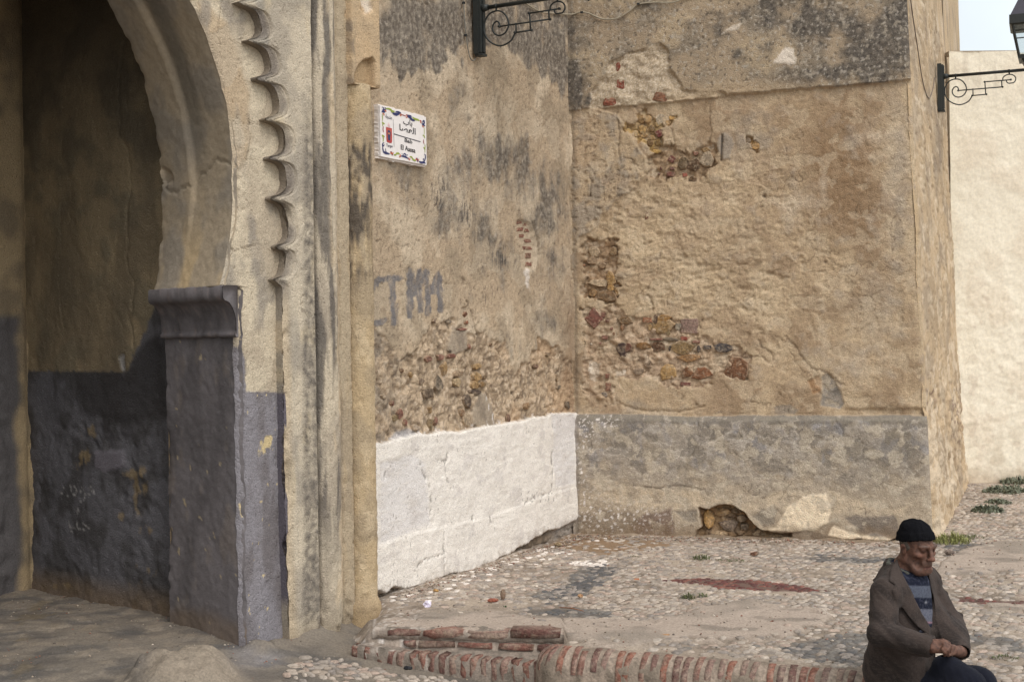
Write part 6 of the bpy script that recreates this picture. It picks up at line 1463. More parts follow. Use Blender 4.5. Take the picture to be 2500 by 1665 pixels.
# ================================================================== WALL LAMPS
IRON = S(44, 48, 46)
def lx(X, Y):                                     # crop of the far lamp -> metres in the plane of the arm
    return (X - 520) * .00068 + .055, -((Y + .065 * (X - 520)) - 985) * .00072
def make_lamp(label, loc, rot):
    root = thing("wall_lamp", loc, label, "lamp", "iron lamps on wall brackets", None, rot)
    m = MB()
    m.box((.020, 0, -.10), (.038, .085, .44), IRON); m.box((.045, .026, -.10), (.022, .018, .42), IRON); m.box((.045, -.026, -.10), (.022, .018, .42), IRON)
    m.box((.050, 0, -.10), (.026, .018, .41), IRON * .8); m.box((.036, 0, -.325), (.06, .07, .016), IRON)
    m.build("wall_plate", M_IRON, root, False, True)
    m = MB(); m.tube([(.05, 0, 0), (.10, 0, 0)], [.030, .020], IRON, 10); m.tube([(.09, 0, 0), (.98, 0, 0)], .0145, IRON, 10); m.tube([(.97, 0, 0), (1.0, 0, 0)], [.02, .012], IRON, 10)
    for x in (lx(680, 0)[0], lx(1378, 0)[0]): m.tube([(x - .007, 0, 0), (x + .007, 0, 0)], .018, IRON, 10); 
    m.tube([(.87, 0, -.012), (.87, 0, -.035), (.87, 0, -.045), (.87, 0, -.058)], [.010, .010, .017, .004], IRON, 8)
    m.build("arm", M_IRON, root, True, True)
    m = MB()
    sp = [lx(*q) for q in ((895, 1240), (850, 1310), (770, 1350), (700, 1355), (620, 1325), (560, 1270), (532, 1190), (548, 1110), (600, 1045), (680, 1020), (750, 1035), (800, 1085), (822, 1150), (805, 1205), (765, 1245), (710, 1258), (660, 1240), (635, 1200), (638, 1160), (660, 1130), (690, 1122), (712, 1140), (716, 1168))]
    p = np.array([(x, 0, z) for x, z in sp]); pts = []
    for i in range(len(p) - 1):
        for f in (0, .25, .5, .75):
            a_, b_, c_, d_ = p[max(i - 1, 0)], p[i], p[i + 1], p[min(i + 2, len(p) - 1)]
            pts.append(.5 * (2 * b_ + (c_ - a_) * f + (2 * a_ - 5 * b_ + 4 * c_ - d_) * f * f + (3 * b_ - a_ - 3 * c_ + d_) * f**3))
    pts.append(p[-1]); m.tube(pts, .0062, IRON, 6)
    m.build("scroll", M_IRON, root, True, True)
    m = MB()
    def bar(p, q, r=.0058): (x0, z0), (x1, z1) = lx(*p), lx(*q); m.tube([(x0, 0, z0), (x1, 0, z1)], r, IRON, 6)
    bar((712, 1172), (1290, 1132)); bar((895, 1240), (1080, 1225)); bar((1072, 1228), (1062, 1060)); bar((1058, 1064), (1400, 1040)); bar((1282, 1136), (1279, 1046)); bar((905, 1148), (906, 1240))
    bar((680, 980), (680, 1026), .007); bar((1378, 912), (1378, 970), .007)
    for q in ((712, 1172), (1290, 1132), (1080, 1225), (895, 1240), (1058, 1064), (1398, 1040)):
        x, z = lx(*q); m.tube([(x, -.009, z), (x, .009, z)], .0095, IRON, 6)
    cc_ = lx(1375, 1035); pts = [lx(1295, 1050)] + [(cc_[0] + .058 * math.cos(a), cc_[1] + .046 * math.sin(a)) for a in np.radians(np.arange(160, -60, -15))] + [(cc_[0] + .03 * math.cos(a) + .006, cc_[1] - .012 + .026 * math.sin(a)) for a in np.radians(np.arange(-70, -200, -25))]
    m.tube([(p[0], 0, p[1]) for p in pts], .0056, IRON, 6)
    m.build("bracket_bars", M_IRON, root, True, True)
    # lantern standing on the arm
    X0 = .87
    def ring(m, z0, w0, z1, w1, c, t=.0):
        V = [(X0 + sx * w0, sy * w0, z0) for sx, sy in ((-1, -1), (1, -1), (1, 1), (-1, 1))] + [(X0 + sx * w1, sy * w1, z1) for sx, sy in ((-1, -1), (1, -1), (1, 1), (-1, 1))]
        m.put(V, [(0, 1, 5, 4), (1, 2, 6, 5), (2, 3, 7, 6), (3, 0, 4, 7), (3, 2, 1, 0), (4, 5, 6, 7)], c)
    m = MB(); ring(m, .012, .030, .03, .046, IRON); ring(m, .03, .07, .055, .10, IRON); ring(m, .055, .108, .085, .122, IRON); ring(m, .085, .146, .112, .150, IRON)
    base = m.build("lantern_base", M_IRON, root, False, True)
    m = MB()
    for sx, sy in ((-1, -1), (1, -1), (1, 1), (-1, 1)):
        m.tube([(X0 + sx * .140, sy * .140, .11), (X0 + sx * .192, sy * .192, .385)], .012, IRON, 6)
    for s in (-1, 1):
        for f in (0.0, .82):
            w = .140 + .052 * f; z = .115 + .27 * f
            m.tube([(X0 - w, s * w, z), (X0 + w, s * w, z)], .006, IRON, 4); m.tube([(X0 + s * w, -w, z), (X0 + s * w, w, z)], .006, IRON, 4)
        m.tube([(X0, s * .140, .115), (X0, s * .192, .385)], .006, IRON, 4); m.tube([(X0 + s * .140, 0, .115), (X0 + s * .192, 0, .385)], .006, IRON, 4)
    fr = m.build("lantern_frame", M_IRON, root, False, True)
    for k in range(4):
        a = k * math.pi / 2; ca, sa = math.cos(a), math.sin(a)
        q = [(.138, -.132, .114), (.138, .132, .114), (.188, .184, .384), (.188, -.184, .384)]
        add("pane", np.array([(X0 + x * ca - y * sa, x * sa + y * ca, z) for x, y, z in q]), [(0, 1, 2, 3)], S(200, 205, 205), M_GLASS, fr, False, None, True)
    m = MB(); ring(m, .385, .205, .395, .222, IRON); ring(m, .395, .222, .475, .222, IRON)
    ring(m, .475, .212, .655, .13, S(62, 60, 72)); ring(m, .655, .138, .672, .138, IRON); ring(m, .672, .085, .72, .075, IRON); ring(m, .72, .10, .735, .09, IRON); ring(m, .735, .09, .80, .03, IRON); m.tube([(X0, 0, .79), (X0, 0, .83), (X0, 0, .86)], [.012, .02, .003], IRON, 8)
    m.build("lantern_roof", M_IRON, root, False, True)
    return root
M_GLASS = bpy.data.materials.new("lantern_glass"); M_GLASS.use_nodes = True
_b = M_GLASS.node_tree.nodes['Principled BSDF']; _b.inputs['Base Color'].default_value = (.75, .8, .8, 1); _b.inputs['Roughness'].default_value = .12; _b.inputs['Transmission Weight'].default_value = .92; _b.inputs['IOR'].default_value = 1.05
_n = M_GLASS.node_tree.nodes.new("ShaderNodeTexNoise"); _n.inputs['Scale'].default_value = 14
_m = M_GLASS.node_tree.nodes.new("ShaderNodeMapRange"); _m.inputs[3].default_value = .08; _m.inputs[4].default_value = .35
M_GLASS.node_tree.links.new(_n.outputs['Fac'], _m.inputs[0]); M_GLASS.node_tree.links.new(_m.outputs[0], _b.inputs['Roughness'])
# far lamp: the copy on the right face; near lamp on the weathered wall
pa = LP.at(1158, 24, .0); ANG_L = math.atan2(LP.n[1], LP.n[0])
lamp1 = make_lamp("black iron scroll bracket lamp on the dark stained wall above the street sign", tuple(pa + LP.n * .012), (0, 0, ANG_L))
pb = Plane(SO + dcor * 3.9, TT).at(2287, 189, 0)
lamp2 = copy_tree(lamp1)
lamp2.location = tuple(pb + SP.n * .006); lamp2.rotation_euler = (0, 0, math.atan2(SP.n[1], SP.n[0])); lamp2['label'] = "black iron lantern lamp jutting over the cream boundary wall under the sky"

# ================================================================== CABLES
def cable(name, label, pts, r, c, clips=(), parent=None):
    t = thing(name, tuple(pts[0]), label, "cable")
    p = np.array(pts); out = []
    for i in range(len(p) - 1):
        for f in np.linspace(0, 1, 6)[:-1]:
            a, b, c_, d = p[max(i - 1, 0)], p[i], p[i + 1], p[min(i + 2, len(p) - 1)]
            out.append(.5 * (2 * b + (c_ - a) * f + (2 * a - 5 * b + 4 * c_ - d) * f * f + (3 * b - a - 3 * c_ + d) * f**3))
    out.append(p[-1])
    m = MB(); m.tube(out, r, c, 6); m.build("sheath", M_CABLE, t, True)
    for q in clips:
        m = MB(); m.box(q, (.022, .022, .013), S(28, 28, 28)); m.build("clip", M_CABLE, t)
    return t
cable("lamp_cable", "thin grey cable looping into the foot of the scroll bracket lamp", [LP.at(x, y, .014) for x, y in ((1128, -60), (1132, 8), (1134, 45), (1138, 88), (1143, 122), (1148, 142), (1155, 149), (1161, 143), (1165, 132), (1166, 120))], .0042, S(120, 118, 108), [LP.at(1132, 8, .012), LP.at(1137, 87, .012)])
PTS = [LP.at(x, y, .016) for x, y in ((1262, -14), (1280, 6), (1302, 21), (1325, 31), (1346, 33), (1366, 35))] + [BP.at(x, y, .050) for x, y in ((1396, 36), (1418, 31), (1436, 33), (1456, 42), (1478, 48), (1508, 45), (1537, 28), (1558, 12), (1594, 7), (1646, 6), (1690, -14))]
cable("wall_cable", "pale grey cable strung across the dark top of the bastion", PTS, .0062, S(158, 148, 124), [BP.at(1420, 31, .052), BP.at(1558, 11, .052)])
SPB = lambda x, y: Plane(SO + dcor * 3.7, TT).at(x, y, .012)
cable("hanging_cable", "dark thin cable drooping down the right face of the bastion beside the far lamp", [SPB(x, y) for x, y in ((2221, -20), (2226, 22), (2233, 70), (2242, 130), (2250, 185), (2258, 220), (2266, 239), (2272, 236), (2278, 215), (2282, 190))], .0045, S(120, 106, 92))

# ================================================================== WEEDS AND LITTER
def weed(px, py, w, h_, n, c, label, seed, flat_=0.0, broad=False):
    rs = np.random.default_rng(seed); b = ground_at(px, py, .0)
    t = np.array(b); V = []; Fc = []; Cc = []
    for i in range(n):
        a = rs.random() * 2 * math.pi; r_ = w * .5 * math.sqrt(rs.random()); o = t + np.array([r_ * math.cos(a), r_ * math.sin(a) * .8, -.008])
        ln = h_ * rs.uniform(.45, 1.1) * (1.15 - .8 * (2 * r_ / w)**2); le = rs.uniform(.2, 1.0) * (1 + flat_); a2 = rs.random() * 2 * math.pi; d = np.array([math.cos(a2), math.sin(a2), 0]); sd = np.array([-d[1], d[0], 0]) * (rs.uniform(.006, .012) if broad else rs.uniform(.0022, .0045))
        p1 = o + d * ln * .3 * le + np.array([0, 0, ln * .6]); p2 = o + d * ln * .8 * le + np.array([0, 0, ln * (.95 - .35 * le)]); k = len(V)
        V += [o - sd * .5, o + sd * .5, p1 - sd, p1 + sd, p2]; Fc += [(k, k + 1, k + 3, k + 2), (k + 2, k + 3, k + 4)]; Cc += [c * rs.uniform(.6, 1.3)] * 5
    o = add("weed", np.array(V) - t, Fc, np.clip(np.array(Cc), .005, .8), M_LEAF, None, False); o.location = tuple(t)
    return tag(o, label, "weed", "weeds growing between the cobbles")
GRN, GRY, GOL = S(102, 108, 66), S(120, 126, 102), S(140, 142, 74)
weed(1712, 1362, .14, .055, 90, GRN, "low green weed tuft growing below the hole in the bastion plinth", 1)
weed(1790, 1366, .26, .018, 110, S(96, 100, 64), "flat mossy weeds in a line right of the tuft below the plinth hole", 2, 1.0)
weed(1681, 1458, .09, .05, 60, GRN, "larger of two dark weed tufts at the edge of the smooth mortar patch", 3, .6)
weed(1716, 1455, .06, .04, 36, GRN, "smaller of two dark weed tufts at the edge of the smooth mortar patch", 4, .6)
weed(1545, 1358, .10, .02, 40, S(104, 104, 66), "sparse weeds near the left end of the bastion foot", 12, .8)
weed(2322, 1322, .30, .10, 340, GOL, "yellow green grass clump behind the seated man's cap", 5)
weed(2368, 1312, .24, .05, 120, GRN, "sparse low weeds right of the yellow green grass clump", 6, .6)
weed(2412, 1248, .30, .09, 260, GRY, "grey green leafy weed in the middle of the rubble before the cream wall", 7, .3, True)
weed(2436, 1226, .26, .06, 140, GRY, "small grey green weed just behind the larger leafy one", 8, .3, True)
weed(2462, 1200, .50, .10, 330, GRY, "bushy grey green weeds against the foot of the cream wall", 9, .3, True)
weed(2490, 1178, .40, .10, 200, GRY, "weed patch at the wall foot by the right edge", 10, .3, True)
weed(2420, 1430, .10, .02, 40, GRN, "tiny weeds in the cobbles right of the man's shoulder", 13, .5)
weed(2440, 1500, .16, .02, 60, GRN, "flat weeds in the cobbles right of the man's elbow", 14, .6)
weed(2455, 1602, .14, .02, 50, GRN, "flat weeds in the cobbles beside the man's knees", 15, .6)
weed(1232, 1478, .03, .015, 16, S(60, 92, 40), "tiny green sprig by the brick fragment", 11)

def lump(name, px, py, size, c, label, cat, seed, mat, sq=(1, 1, 1), rot=0.0, z=0.0, rough=.18, lift=.5):
    rs = np.random.default_rng(seed); b = ground_at(px, py, z); V = []; Fc = []; nr, ns_ = 5, 9
    for i in range(nr):
        for k in range(ns_):
            ph = math.pi * (i + .5) / nr; a = 2 * math.pi * k / ns_; r_ = 1 + rough * rs.normal()
            x, y, zz_ = math.sin(ph) * math.cos(a) * r_ * sq[0], math.sin(ph) * math.sin(a) * r_ * sq[1], math.cos(ph) * r_ * sq[2]
            V.append((size * (x * math.cos(rot) - y * math.sin(rot)), size * (x * math.sin(rot) + y * math.cos(rot)), size * zz_))
    for i in range(nr - 1):
        for k in range(ns_): Fc.append((i * ns_ + k, i * ns_ + (k + 1) % ns_, (i + 1) * ns_ + (k + 1) % ns_, (i + 1) * ns_ + k))
    Fc += [tuple(range(ns_))[::-1], tuple((nr - 1) * ns_ + k for k in range(ns_))]
    cc = np.clip(c * rs.uniform(.8, 1.12, (len(V), 1)), .01, .85)
    o = add(name, np.array(V), Fc, cc, mat, None, False); o.location = (b[0], b[1], b[2] + size * sq[2] * lift); return tag(o, label, cat)
lump("paper_ball", 1044, 1482, .026, S(226, 218, 236), "crumpled lilac white paper ball on the ground before the white painted wall", "litter", 1, M_CARD, (1, .9, .8), 0, 0, .16, .9)
lump("brick_fragment", 1204, 1468, .036, S(158, 86, 62), "flat orange red brick fragment lying beside the upright pebble", "rubble", 2, M_BRICK, (1.0, .5, .34), -.1, 0, .08, .7)
lump("pebble", 1228, 1462, .034, S(132, 108, 86), "brown oval pebble standing on end behind the brick fragment", "pebble", 3, M_STONE, (.50, .45, 1.0), .3, 0, .04, .85)
lump("stone_chip", 1417, 1456, .018, S(170, 128, 84), "small tan stone chip on the cobbles right of the standing pebble", "pebble", 4, M_STONE, (1, .7, .6))
lump("plastic_scrap", 996, 1636, .026, S(30, 30, 34), "small black plastic scrap on the cobbles below the brick steps", "litter", 5, M_IRON, (1.0, .35, .5), -.2, -.19, .08, .9)
lump("stone_chip", 982, 1573, .014, S(200, 190, 164), "small pale stone chip on the tread of the upper step", "pebble", 6, M_STONE, (.9, .6, .6), .5, TZ, .1)
lump("fallen_leaf", 1555, 1414, .022, S(176, 104, 56), "orange dry leaf on the cobbles left of the red stone lens", "leaf", 7, M_LEAF, (1.2, .8, .2), .4, .008, .2)
lump("fallen_leaf", 1625, 1550, .020, S(180, 136, 84), "pale dry leaf on the mortar behind the brick kerb", "leaf", 8, M_LEAF, (1.2, .8, .2), .1, .008, .2)
lump("stone_chip", 1065, 1444, .017, S(184, 140, 72), "yellowish stone chip at the foot of the white painted wall", "pebble", 9, M_STONE, (1, .8, .7))
lump("stone_chip", 1362, 1330, .030, S(150, 128, 92), "mossy tan stone chip near the corner of the two walls", "pebble", 10, M_STONE, (1, .7, .5))
lump("stone_chip", 1842, 1354, .034, S(120, 84, 62), "brown stone chip lying right of the weed line below the plinth", "pebble", 11, M_STONE, (1, .6, .4))
lump("stone_chip", 2318, 1352, .040, S(128, 112, 100), "grey broken stone in front of the grass clump", "pebble", 12, M_STONE, (1, .7, .45))
m = MB(); a = ground_at(1368, 1482, .014); b = ground_at(1425, 1491, .014); m.tube([a, (a + b) / 2 + np.array([0, .012, .004]), b], [.003, .004, .002], S(150, 100, 66), 5)
o = m.build("twig", M_LEAF, None, True); tag(o, "thin reddish twig lying along the dark cobble strip", "twig")
# ================================================================== THE SEATED MAN
def surface_nets(D, org, h):
    ins = D < 0
    c = [ins[i:D.shape[0] - 1 + i, j:D.shape[1] - 1 + j, k:D.shape[2] - 1 + k] for i in (0, 1) for j in (0, 1) for k in (0, 1)]
    s = sum(x.astype(np.int8) for x in c)
    ix, iy, iz = np.nonzero((s > 0) & (s < 8))
    n = len(ix); acc = np.zeros((n, 3)); cnt = np.zeros(n)
    co = [(i, j, k) for i in (0, 1) for j in (0, 1) for k in (0, 1)]
    val = {q: D[ix + q[0], iy + q[1], iz + q[2]] for q in co}
    for a in co:
        for ax in range(3):
            if a[ax] == 0:
                b = list(a); b[ax] = 1; b = tuple(b)
                va, vb = val[a], val[b]; m = (va < 0) != (vb < 0)
                t = np.where(m, va / np.where(m, va - vb, 1), 0)
                for d in range(3):
                    acc[:, d] += np.where(m, a[d] + (t if d == ax else 0), 0)
                cnt += m
    P = (np.stack([ix, iy, iz], -1) + acc / cnt[:, None]) * h + org
    idx = -np.ones(c[0].shape, np.int32); idx[ix, iy, iz] = np.arange(n)
    F_ = []
    for ax in range(3):
        o1, o2 = [(1, 2), (2, 0), (0, 1)][ax]
        sl = [slice(1, -1)] * 3; sl[ax] = slice(0, -1); A = ins[tuple(sl)]
        sl2 = list(sl); sl2[ax] = slice(1, None); B_ = ins[tuple(sl2)]
        for flip in (False, True):
            q = np.argwhere((A & ~B_) if not flip else (~A & B_)).astype(np.int64)
            for d in range(3):
                if d != ax: q[:, d] += 1
            e1 = np.zeros(3, int); e1[o1] = 1; e2 = np.zeros(3, int); e2[o2] = 1
            v = [idx[tuple((q - o).T)] for o in (e1 * 0, e1, e1 + e2, e2)]
            f = np.stack(v, -1); F_.append(f[:, ::-1] if flip else f)
    F_ = np.concatenate(F_); F_ = F_[(F_ >= 0).all(1)]
    return P, F_[:, ::-1].copy()
class Vox:
    """a solid built up from rounded shapes in a fine grid of distances"""
    def __init__(s, lo, hi, h):
        s.lo = np.array(lo, float); s.h = h; s.n = np.ceil((np.array(hi) - s.lo) / h).astype(int) + 1
        s.D = np.full(s.n, .5, np.float32)
    def _box(s, lo, hi):
        a = np.clip(np.floor((np.array(lo) - s.lo) / s.h).astype(int), 0, s.n); b = np.clip(np.ceil((np.array(hi) - s.lo) / s.h).astype(int) + 1, 0, s.n)
        if (b <= a).any(): return None, None
        sl = tuple(slice(a[i], b[i]) for i in range(3))
        g = np.meshgrid(*[s.lo[i] + s.h * np.arange(a[i], b[i]) for i in range(3)], indexing='ij', sparse=True)
        return sl, g
    def _mix(s, sl, d, k, sub):
        A = s.D[sl]
        if sub:
            d = -d; hh = np.clip(.5 - .5 * (A - d) / k, 0, 1) if k > 0 else (d > A) * 1.0
            s.D[sl] = (A * (1 - hh) + d * hh + k * hh * (1 - hh)).astype(np.float32)
        else:
            hh = np.clip(.5 + .5 * (A - d) / k, 0, 1); s.D[sl] = (A * (1 - hh) + d * hh - k * hh * (1 - hh)).astype(np.float32)
    def cap(s, a, b, ra, rb=None, k=.01, sub=False, fl=None):
        a, b = np.array(a, float), np.array(b, float); rb = ra if rb is None else rb; R_ = max(ra, rb) + k + .03
        sl, g = s._box(np.minimum(a, b) - R_, np.maximum(a, b) + R_)
        if sl is None: return
        ab = b - a; p = [g[i] - a[i] for i in range(3)]
        t = np.clip((p[0] * ab[0] + p[1] * ab[1] + p[2] * ab[2]) / (ab @ ab + 1e-12), 0, 1)
        d = np.sqrt(sum((p[i] - t * ab[i])**2 for i in range(3))) - (ra + (rb - ra) * t)
        s._mix(sl, d, k, sub)
    def ell(s, c, ax, r, k=.01, sub=False):
        c = np.array(c, float); r = np.array(r, float) * (HSC if ax is HAX else 1.0); ax = np.array(ax, float); R_ = r.max() + k + .03
        sl, g = s._box(c - R_, c + R_)
        if sl is None: return
        p = [g[i] - c[i] for i in range(3)]
        q = [sum(p[i] * ax[j][i] for i in range(3)) / r[j] for j in range(3)]
        q2 = np.sqrt(sum(x * x for x in q)) + 1e-6; g2 = np.sqrt(sum((q[j] / r[j])**2 for j in range(3))) + 1e-6
        d = q2 * (q2 - 1) / g2
        s._mix(sl, d, k, sub)
    def coords(s): return np.meshgrid(*[s.lo[i] + s.h * np.arange(s.n[i]) for i in range(3)], indexing='ij')
    def mesh(s): return surface_nets(s.D, s.lo, s.h)
def W(px, py, d):
    r_ = ray(px, py); return EYE + r_ * (d / r_[1])
def smooth_mesh(P, F_, it=2, lam=.5):
    e = np.concatenate([F_[:, [0, 1]], F_[:, [1, 2]], F_[:, [2, 3]], F_[:, [3, 0]]])
    for _ in range(it):
        acc = np.zeros_like(P); cnt = np.zeros(len(P))
        for k in range(3):
            acc[:, k] = np.bincount(e[:, 0], P[e[:, 1], k], len(P)) + np.bincount(e[:, 1], P[e[:, 0], k], len(P))
        cnt = np.bincount(e[:, 0], minlength=len(P)) + np.bincount(e[:, 1], minlength=len(P))
        P = P + lam * (acc / np.maximum(cnt, 1)[:, None] - P)
    return P
def vnormals(P, F_):
    fn = np.cross(P[F_[:, 2]] - P[F_[:, 0]], P[F_[:, 3]] - P[F_[:, 1]]); N_ = np.zeros_like(P)
    for c in range(4):
        for k in range(3): N_[:, k] += np.bincount(F_[:, c], fn[:, k], len(P))
    return N_ / (np.linalg.norm(N_, axis=1, keepdims=True) + 1e-12)

yaw = R(44)
pf = np.array([math.sin(yaw), -math.cos(yaw), 0]); pl = np.array([math.cos(yaw), math.sin(yaw), 0]); pz = np.array([0, 0, 1.0])
SC = W(2206, 1404, 6.02)                              # between the shoulders
man = thing("person", (1.74, 6.06, 0.0), "seated man in black knit cap and brown tweed jacket, hands resting in his lap", "person")
# ---- head frame
hy = R(26); hp = R(9)
hf = np.array([math.sin(hy) * math.cos(hp), -math.cos(hy) * math.cos(hp), -math.sin(hp)]); hl = np.array([math.cos(hy), math.sin(hy), 0]); hu = np.cross(hl, hf) * -1
hu = np.cross(hf, hl) * -1 if np.cross(hf, hl)[2] < 0 else np.cross(hf, hl)
HC = W(2238, 1338, 5.97)
HSC = .87
def hd(l, f, u): return HC + (hl * l + hf * f + hu * u) * HSC
HAX = (hl, hf, hu)
shR, shL = SC - pl * .175 - pz * .055 + pf * .01, SC + pl * .150 - pz * .050 + pf * .01
elR, elL = W(2152, 1546, 5.80), W(2322, 1520, 6.10)
wrR, wrL = W(2272, 1578, 5.66), W(2346, 1590, 5.86)
hipR, hipL = SC - pz * .50 - pf * .03 - pl * .055, SC - pz * .50 - pf * .03 + pl * .105
knR, knL = W(2352, 1712, 5.62), W(2392, 1668, 5.86)
ftR, ftL = knR + np.array([-.06, .06, -.43]), knL + np.array([.02, .10, -.44])
neckb = SC + pz * .02 - pf * .01
# ---- body: one continuous figure
B_ = Vox(np.minimum.reduce([shR, elR, hipR, ftR]) - .12, np.maximum.reduce([HC + .16, elL + .10, knL + .12]) + .02, .0042)
B_.ell(hd(0, -.010, .032), HAX, (.074, .094, .098), .02)
B_.ell(hd(0, .030, -.045), HAX, (.060, .062, .072), .03)
B_.cap(hd(-.026, .055, -.098), hd(.026, .055, -.098), .024, .024, .025)
B_.ell(hd(0, .072, -.103), HAX, (.022, .020, .018), .018)
for s in (-1, 1):
    B_.cap(hd(s * .055, -.01, -.055), hd(s * .032, .058, -.098), .020, .018, .02)
    B_.ell(hd(s * .046, .060, -.012), HAX, (.024, .020, .018), .016)
    B_.ell(hd(s * .034, .098, .016), HAX, (.021, .016, .012), .012, True)
    B_.ell(hd(s * .033, .078, .015), HAX, (.0150, .0145, .0130), .003)
    B_.cap(hd(s * .014, .093, .036), hd(s * .052, .076, .034), .010, .009, .010)
    B_.ell(hd(s * .078, -.012, -.004), HAX, (.008, .020, .033), .006); B_.ell(hd(s * .084, -.016, .012), HAX, (.006, .016, .016), .004); B_.ell(hd(s * .085, -.006, .000), HAX, (.006, .009, .014), .004, True)
    B_.ell(hd(s * .044, .066, -.056), HAX, (.014, .018, .026), .016, True)
    B_.ell(hd(s * .0135, .104, -.030), HAX, (.0085, .011, .008), .006)
B_.cap(hd(0, .094, .022), hd(0, .118, -.022), .0085, .0125, .010); B_.ell(hd(0, .117, -.026), HAX, (.0125, .012, .010), .006)
B_.ell(hd(0, .085, -.056), HAX, (.030, .016, .016), .012)
B_.cap(hd(-.020, .088, -.068), hd(.020, .088, -.068), .0075, .0075, .006); B_.cap(hd(-.017, .086, -.082), hd(.017, .086, -.082), .0085, .0085, .006)
B_.cap(hd(-.026, .098, -.0755), hd(.026, .098, -.0755), .0045, .0045, .004, True)
B_.cap(hd(0, -.02, -.05), neckb - pz * .02, .056, .062, .02)
B_.cap(neckb - pz * .03, SC - pz * .30, .075, .10, .03); B_.cap(SC - pz * .30 - pf * .03, SC - pz * .47 - pf * .05, .105, .115, .03)
for s_, e_, w_ in ((shR, elR, wrR), (shL, elL, wrL)):
    B_.cap(neckb - pz * .04, s_, .05, .046, .03); B_.cap(s_, e_, .046, .038, .01); B_.cap(e_, w_, .037, .026, .01)
for h_, k_, f_ in ((hipR, knR, ftR), (hipL, knL, ftL)):
    B_.cap(h_ + pz * .05, k_, .075, .050, .02); B_.cap(k_, f_, .048, .034, .01); B_.cap(f_, f_ + pf * .15 - pz * .03, .034, .028, .01)
def hand(w, palm, fingers, thumb, r=.0090):
    B_.cap(w, palm[0], .025, .024, .008); B_.cap(palm[0], palm[1], .022, .017, .010); B_.cap(palm[2], palm[3], .020, .016, .010)
    for i, f in enumerate(fingers):
        for a, b in zip(f[:-1], f[1:]): B_.cap(a, b, r * (1 - .08 * (i == 3)), r * .9, .003)
    for a, b in zip(thumb[:-1], thumb[1:]): B_.cap(a, b, .0108, .0095, .003)
# right hand lies across the left, fingers hanging over its back
px_ = lambda x, y, d: W(2050 + x * .2966, 1200 + y * .2966, d)
hand(wrR, (px_(770, 1255, 5.655), px_(860, 1250, 5.63), px_(770, 1290, 5.64), px_(850, 1300, 5.62)),
     [(px_(865, 1238, 5.63), px_(905, 1262, 5.615), px_(915, 1296, 5.63)), (px_(862, 1258, 5.615), px_(898, 1284, 5.60), px_(904, 1316, 5.62)), (px_(856, 1278, 5.605), px_(886, 1302, 5.59), px_(886, 1332, 5.61)), (px_(846, 1298, 5.60), px_(868, 1320, 5.59), px_(866, 1342, 5.605))],
     [px_(790, 1232, 5.66), px_(850, 1226, 5.66), px_(896, 1244, 5.66)])
hand(wrL, (px_(985, 1310, 5.83), px_(945, 1300, 5.76), px_(980, 1325, 5.82), px_(940, 1322, 5.75)),
     [(px_(940, 1290, 5.75), px_(905, 1288, 5.70), px_(880, 1296, 5.67)), (px_(938, 1304, 5.745), px_(902, 1304, 5.69), px_(876, 1314, 5.66)), (px_(938, 1318, 5.74), px_(902, 1320, 5.69), px_(880, 1330, 5.66)), (px_(942, 1332, 5.74), px_(912, 1336, 5.70), px_(894, 1344, 5.67))],
     [px_(975, 1290, 5.82), px_(940, 1276, 5.76), px_(915, 1272, 5.72)])
P, F_ = B_.mesh(); P = smooth_mesh(P, F_, 1, .4); X, Y = project(P)
q = (P - HC) / HSC; l_, f_, u_ = q @ hl, q @ hf, q @ hu
nz = fbm(l_ * 60 + f_ * 20, u_ * 60, 4, 1501)
SKIN, SKD, STUB = S(112, 76, 58), S(84, 56, 43), S(98, 84, 74)
col = mixc(flat(nz.shape, SKIN), SKD, sst(-.3, .6, nz))
head = (u_ > -.14) & (np.abs(l_) < .1) & (np.abs(f_) < .14)
col = mixc(col, S(140, 94, 74), head * .7 * np.clip(np.exp(-((u_ + .02) / .014)**2) * sst(.104, .114, f_) + np.exp(-((np.abs(l_) - .046) / .016)**2) * np.exp(-((u_ + .012) / .016)**2) * (f_ > .05), 0, 1))
stub = head * sst(-.030, -.052, u_ + .25 * np.clip(.06 - f_, 0, .08)) * sst(-.02, .03, f_) * (.55 + .45 * sst(-.3, .3, fbm(l_ * 300, u_ * 300, 2, 1503)))
stub = np.maximum(stub, head * np.exp(-((u_ + .056) / .009)**2) * sst(.07, .085, f_) * .8)
col = mixc(col, STUB, .2 * stub); col = mixc(col, S(112, 66, 58), head * .7 * np.exp(-((u_ + .077) / .0045)**2) * (f_ > .075) * (np.abs(l_) < .026))
for s in (-1, 1):
    e = ((l_ - s * .033) / .013)**2 + ((u_ - .013) / .0042)**2; m_ = head & (f_ > .06)
    col = mixc(col, S(52, 38, 34), m_ * .9 * np.exp(-e * 1.1)); col = mixc(col, S(96, 84, 74), m_ * .5 * np.exp(-(((l_ - s * .034) / .020)**2 + ((u_ - .040) / .006)**2)))
for uw in (.052, .060, .068): col = mixc(col, SKD, head * .35 * np.exp(-((u_ - uw - .002 * np.sin(l_ * 60)) / .0015)**2) * (f_ > .05))
add("body", P, F_, np.clip(col, .01, .8), M_SKIN, man)
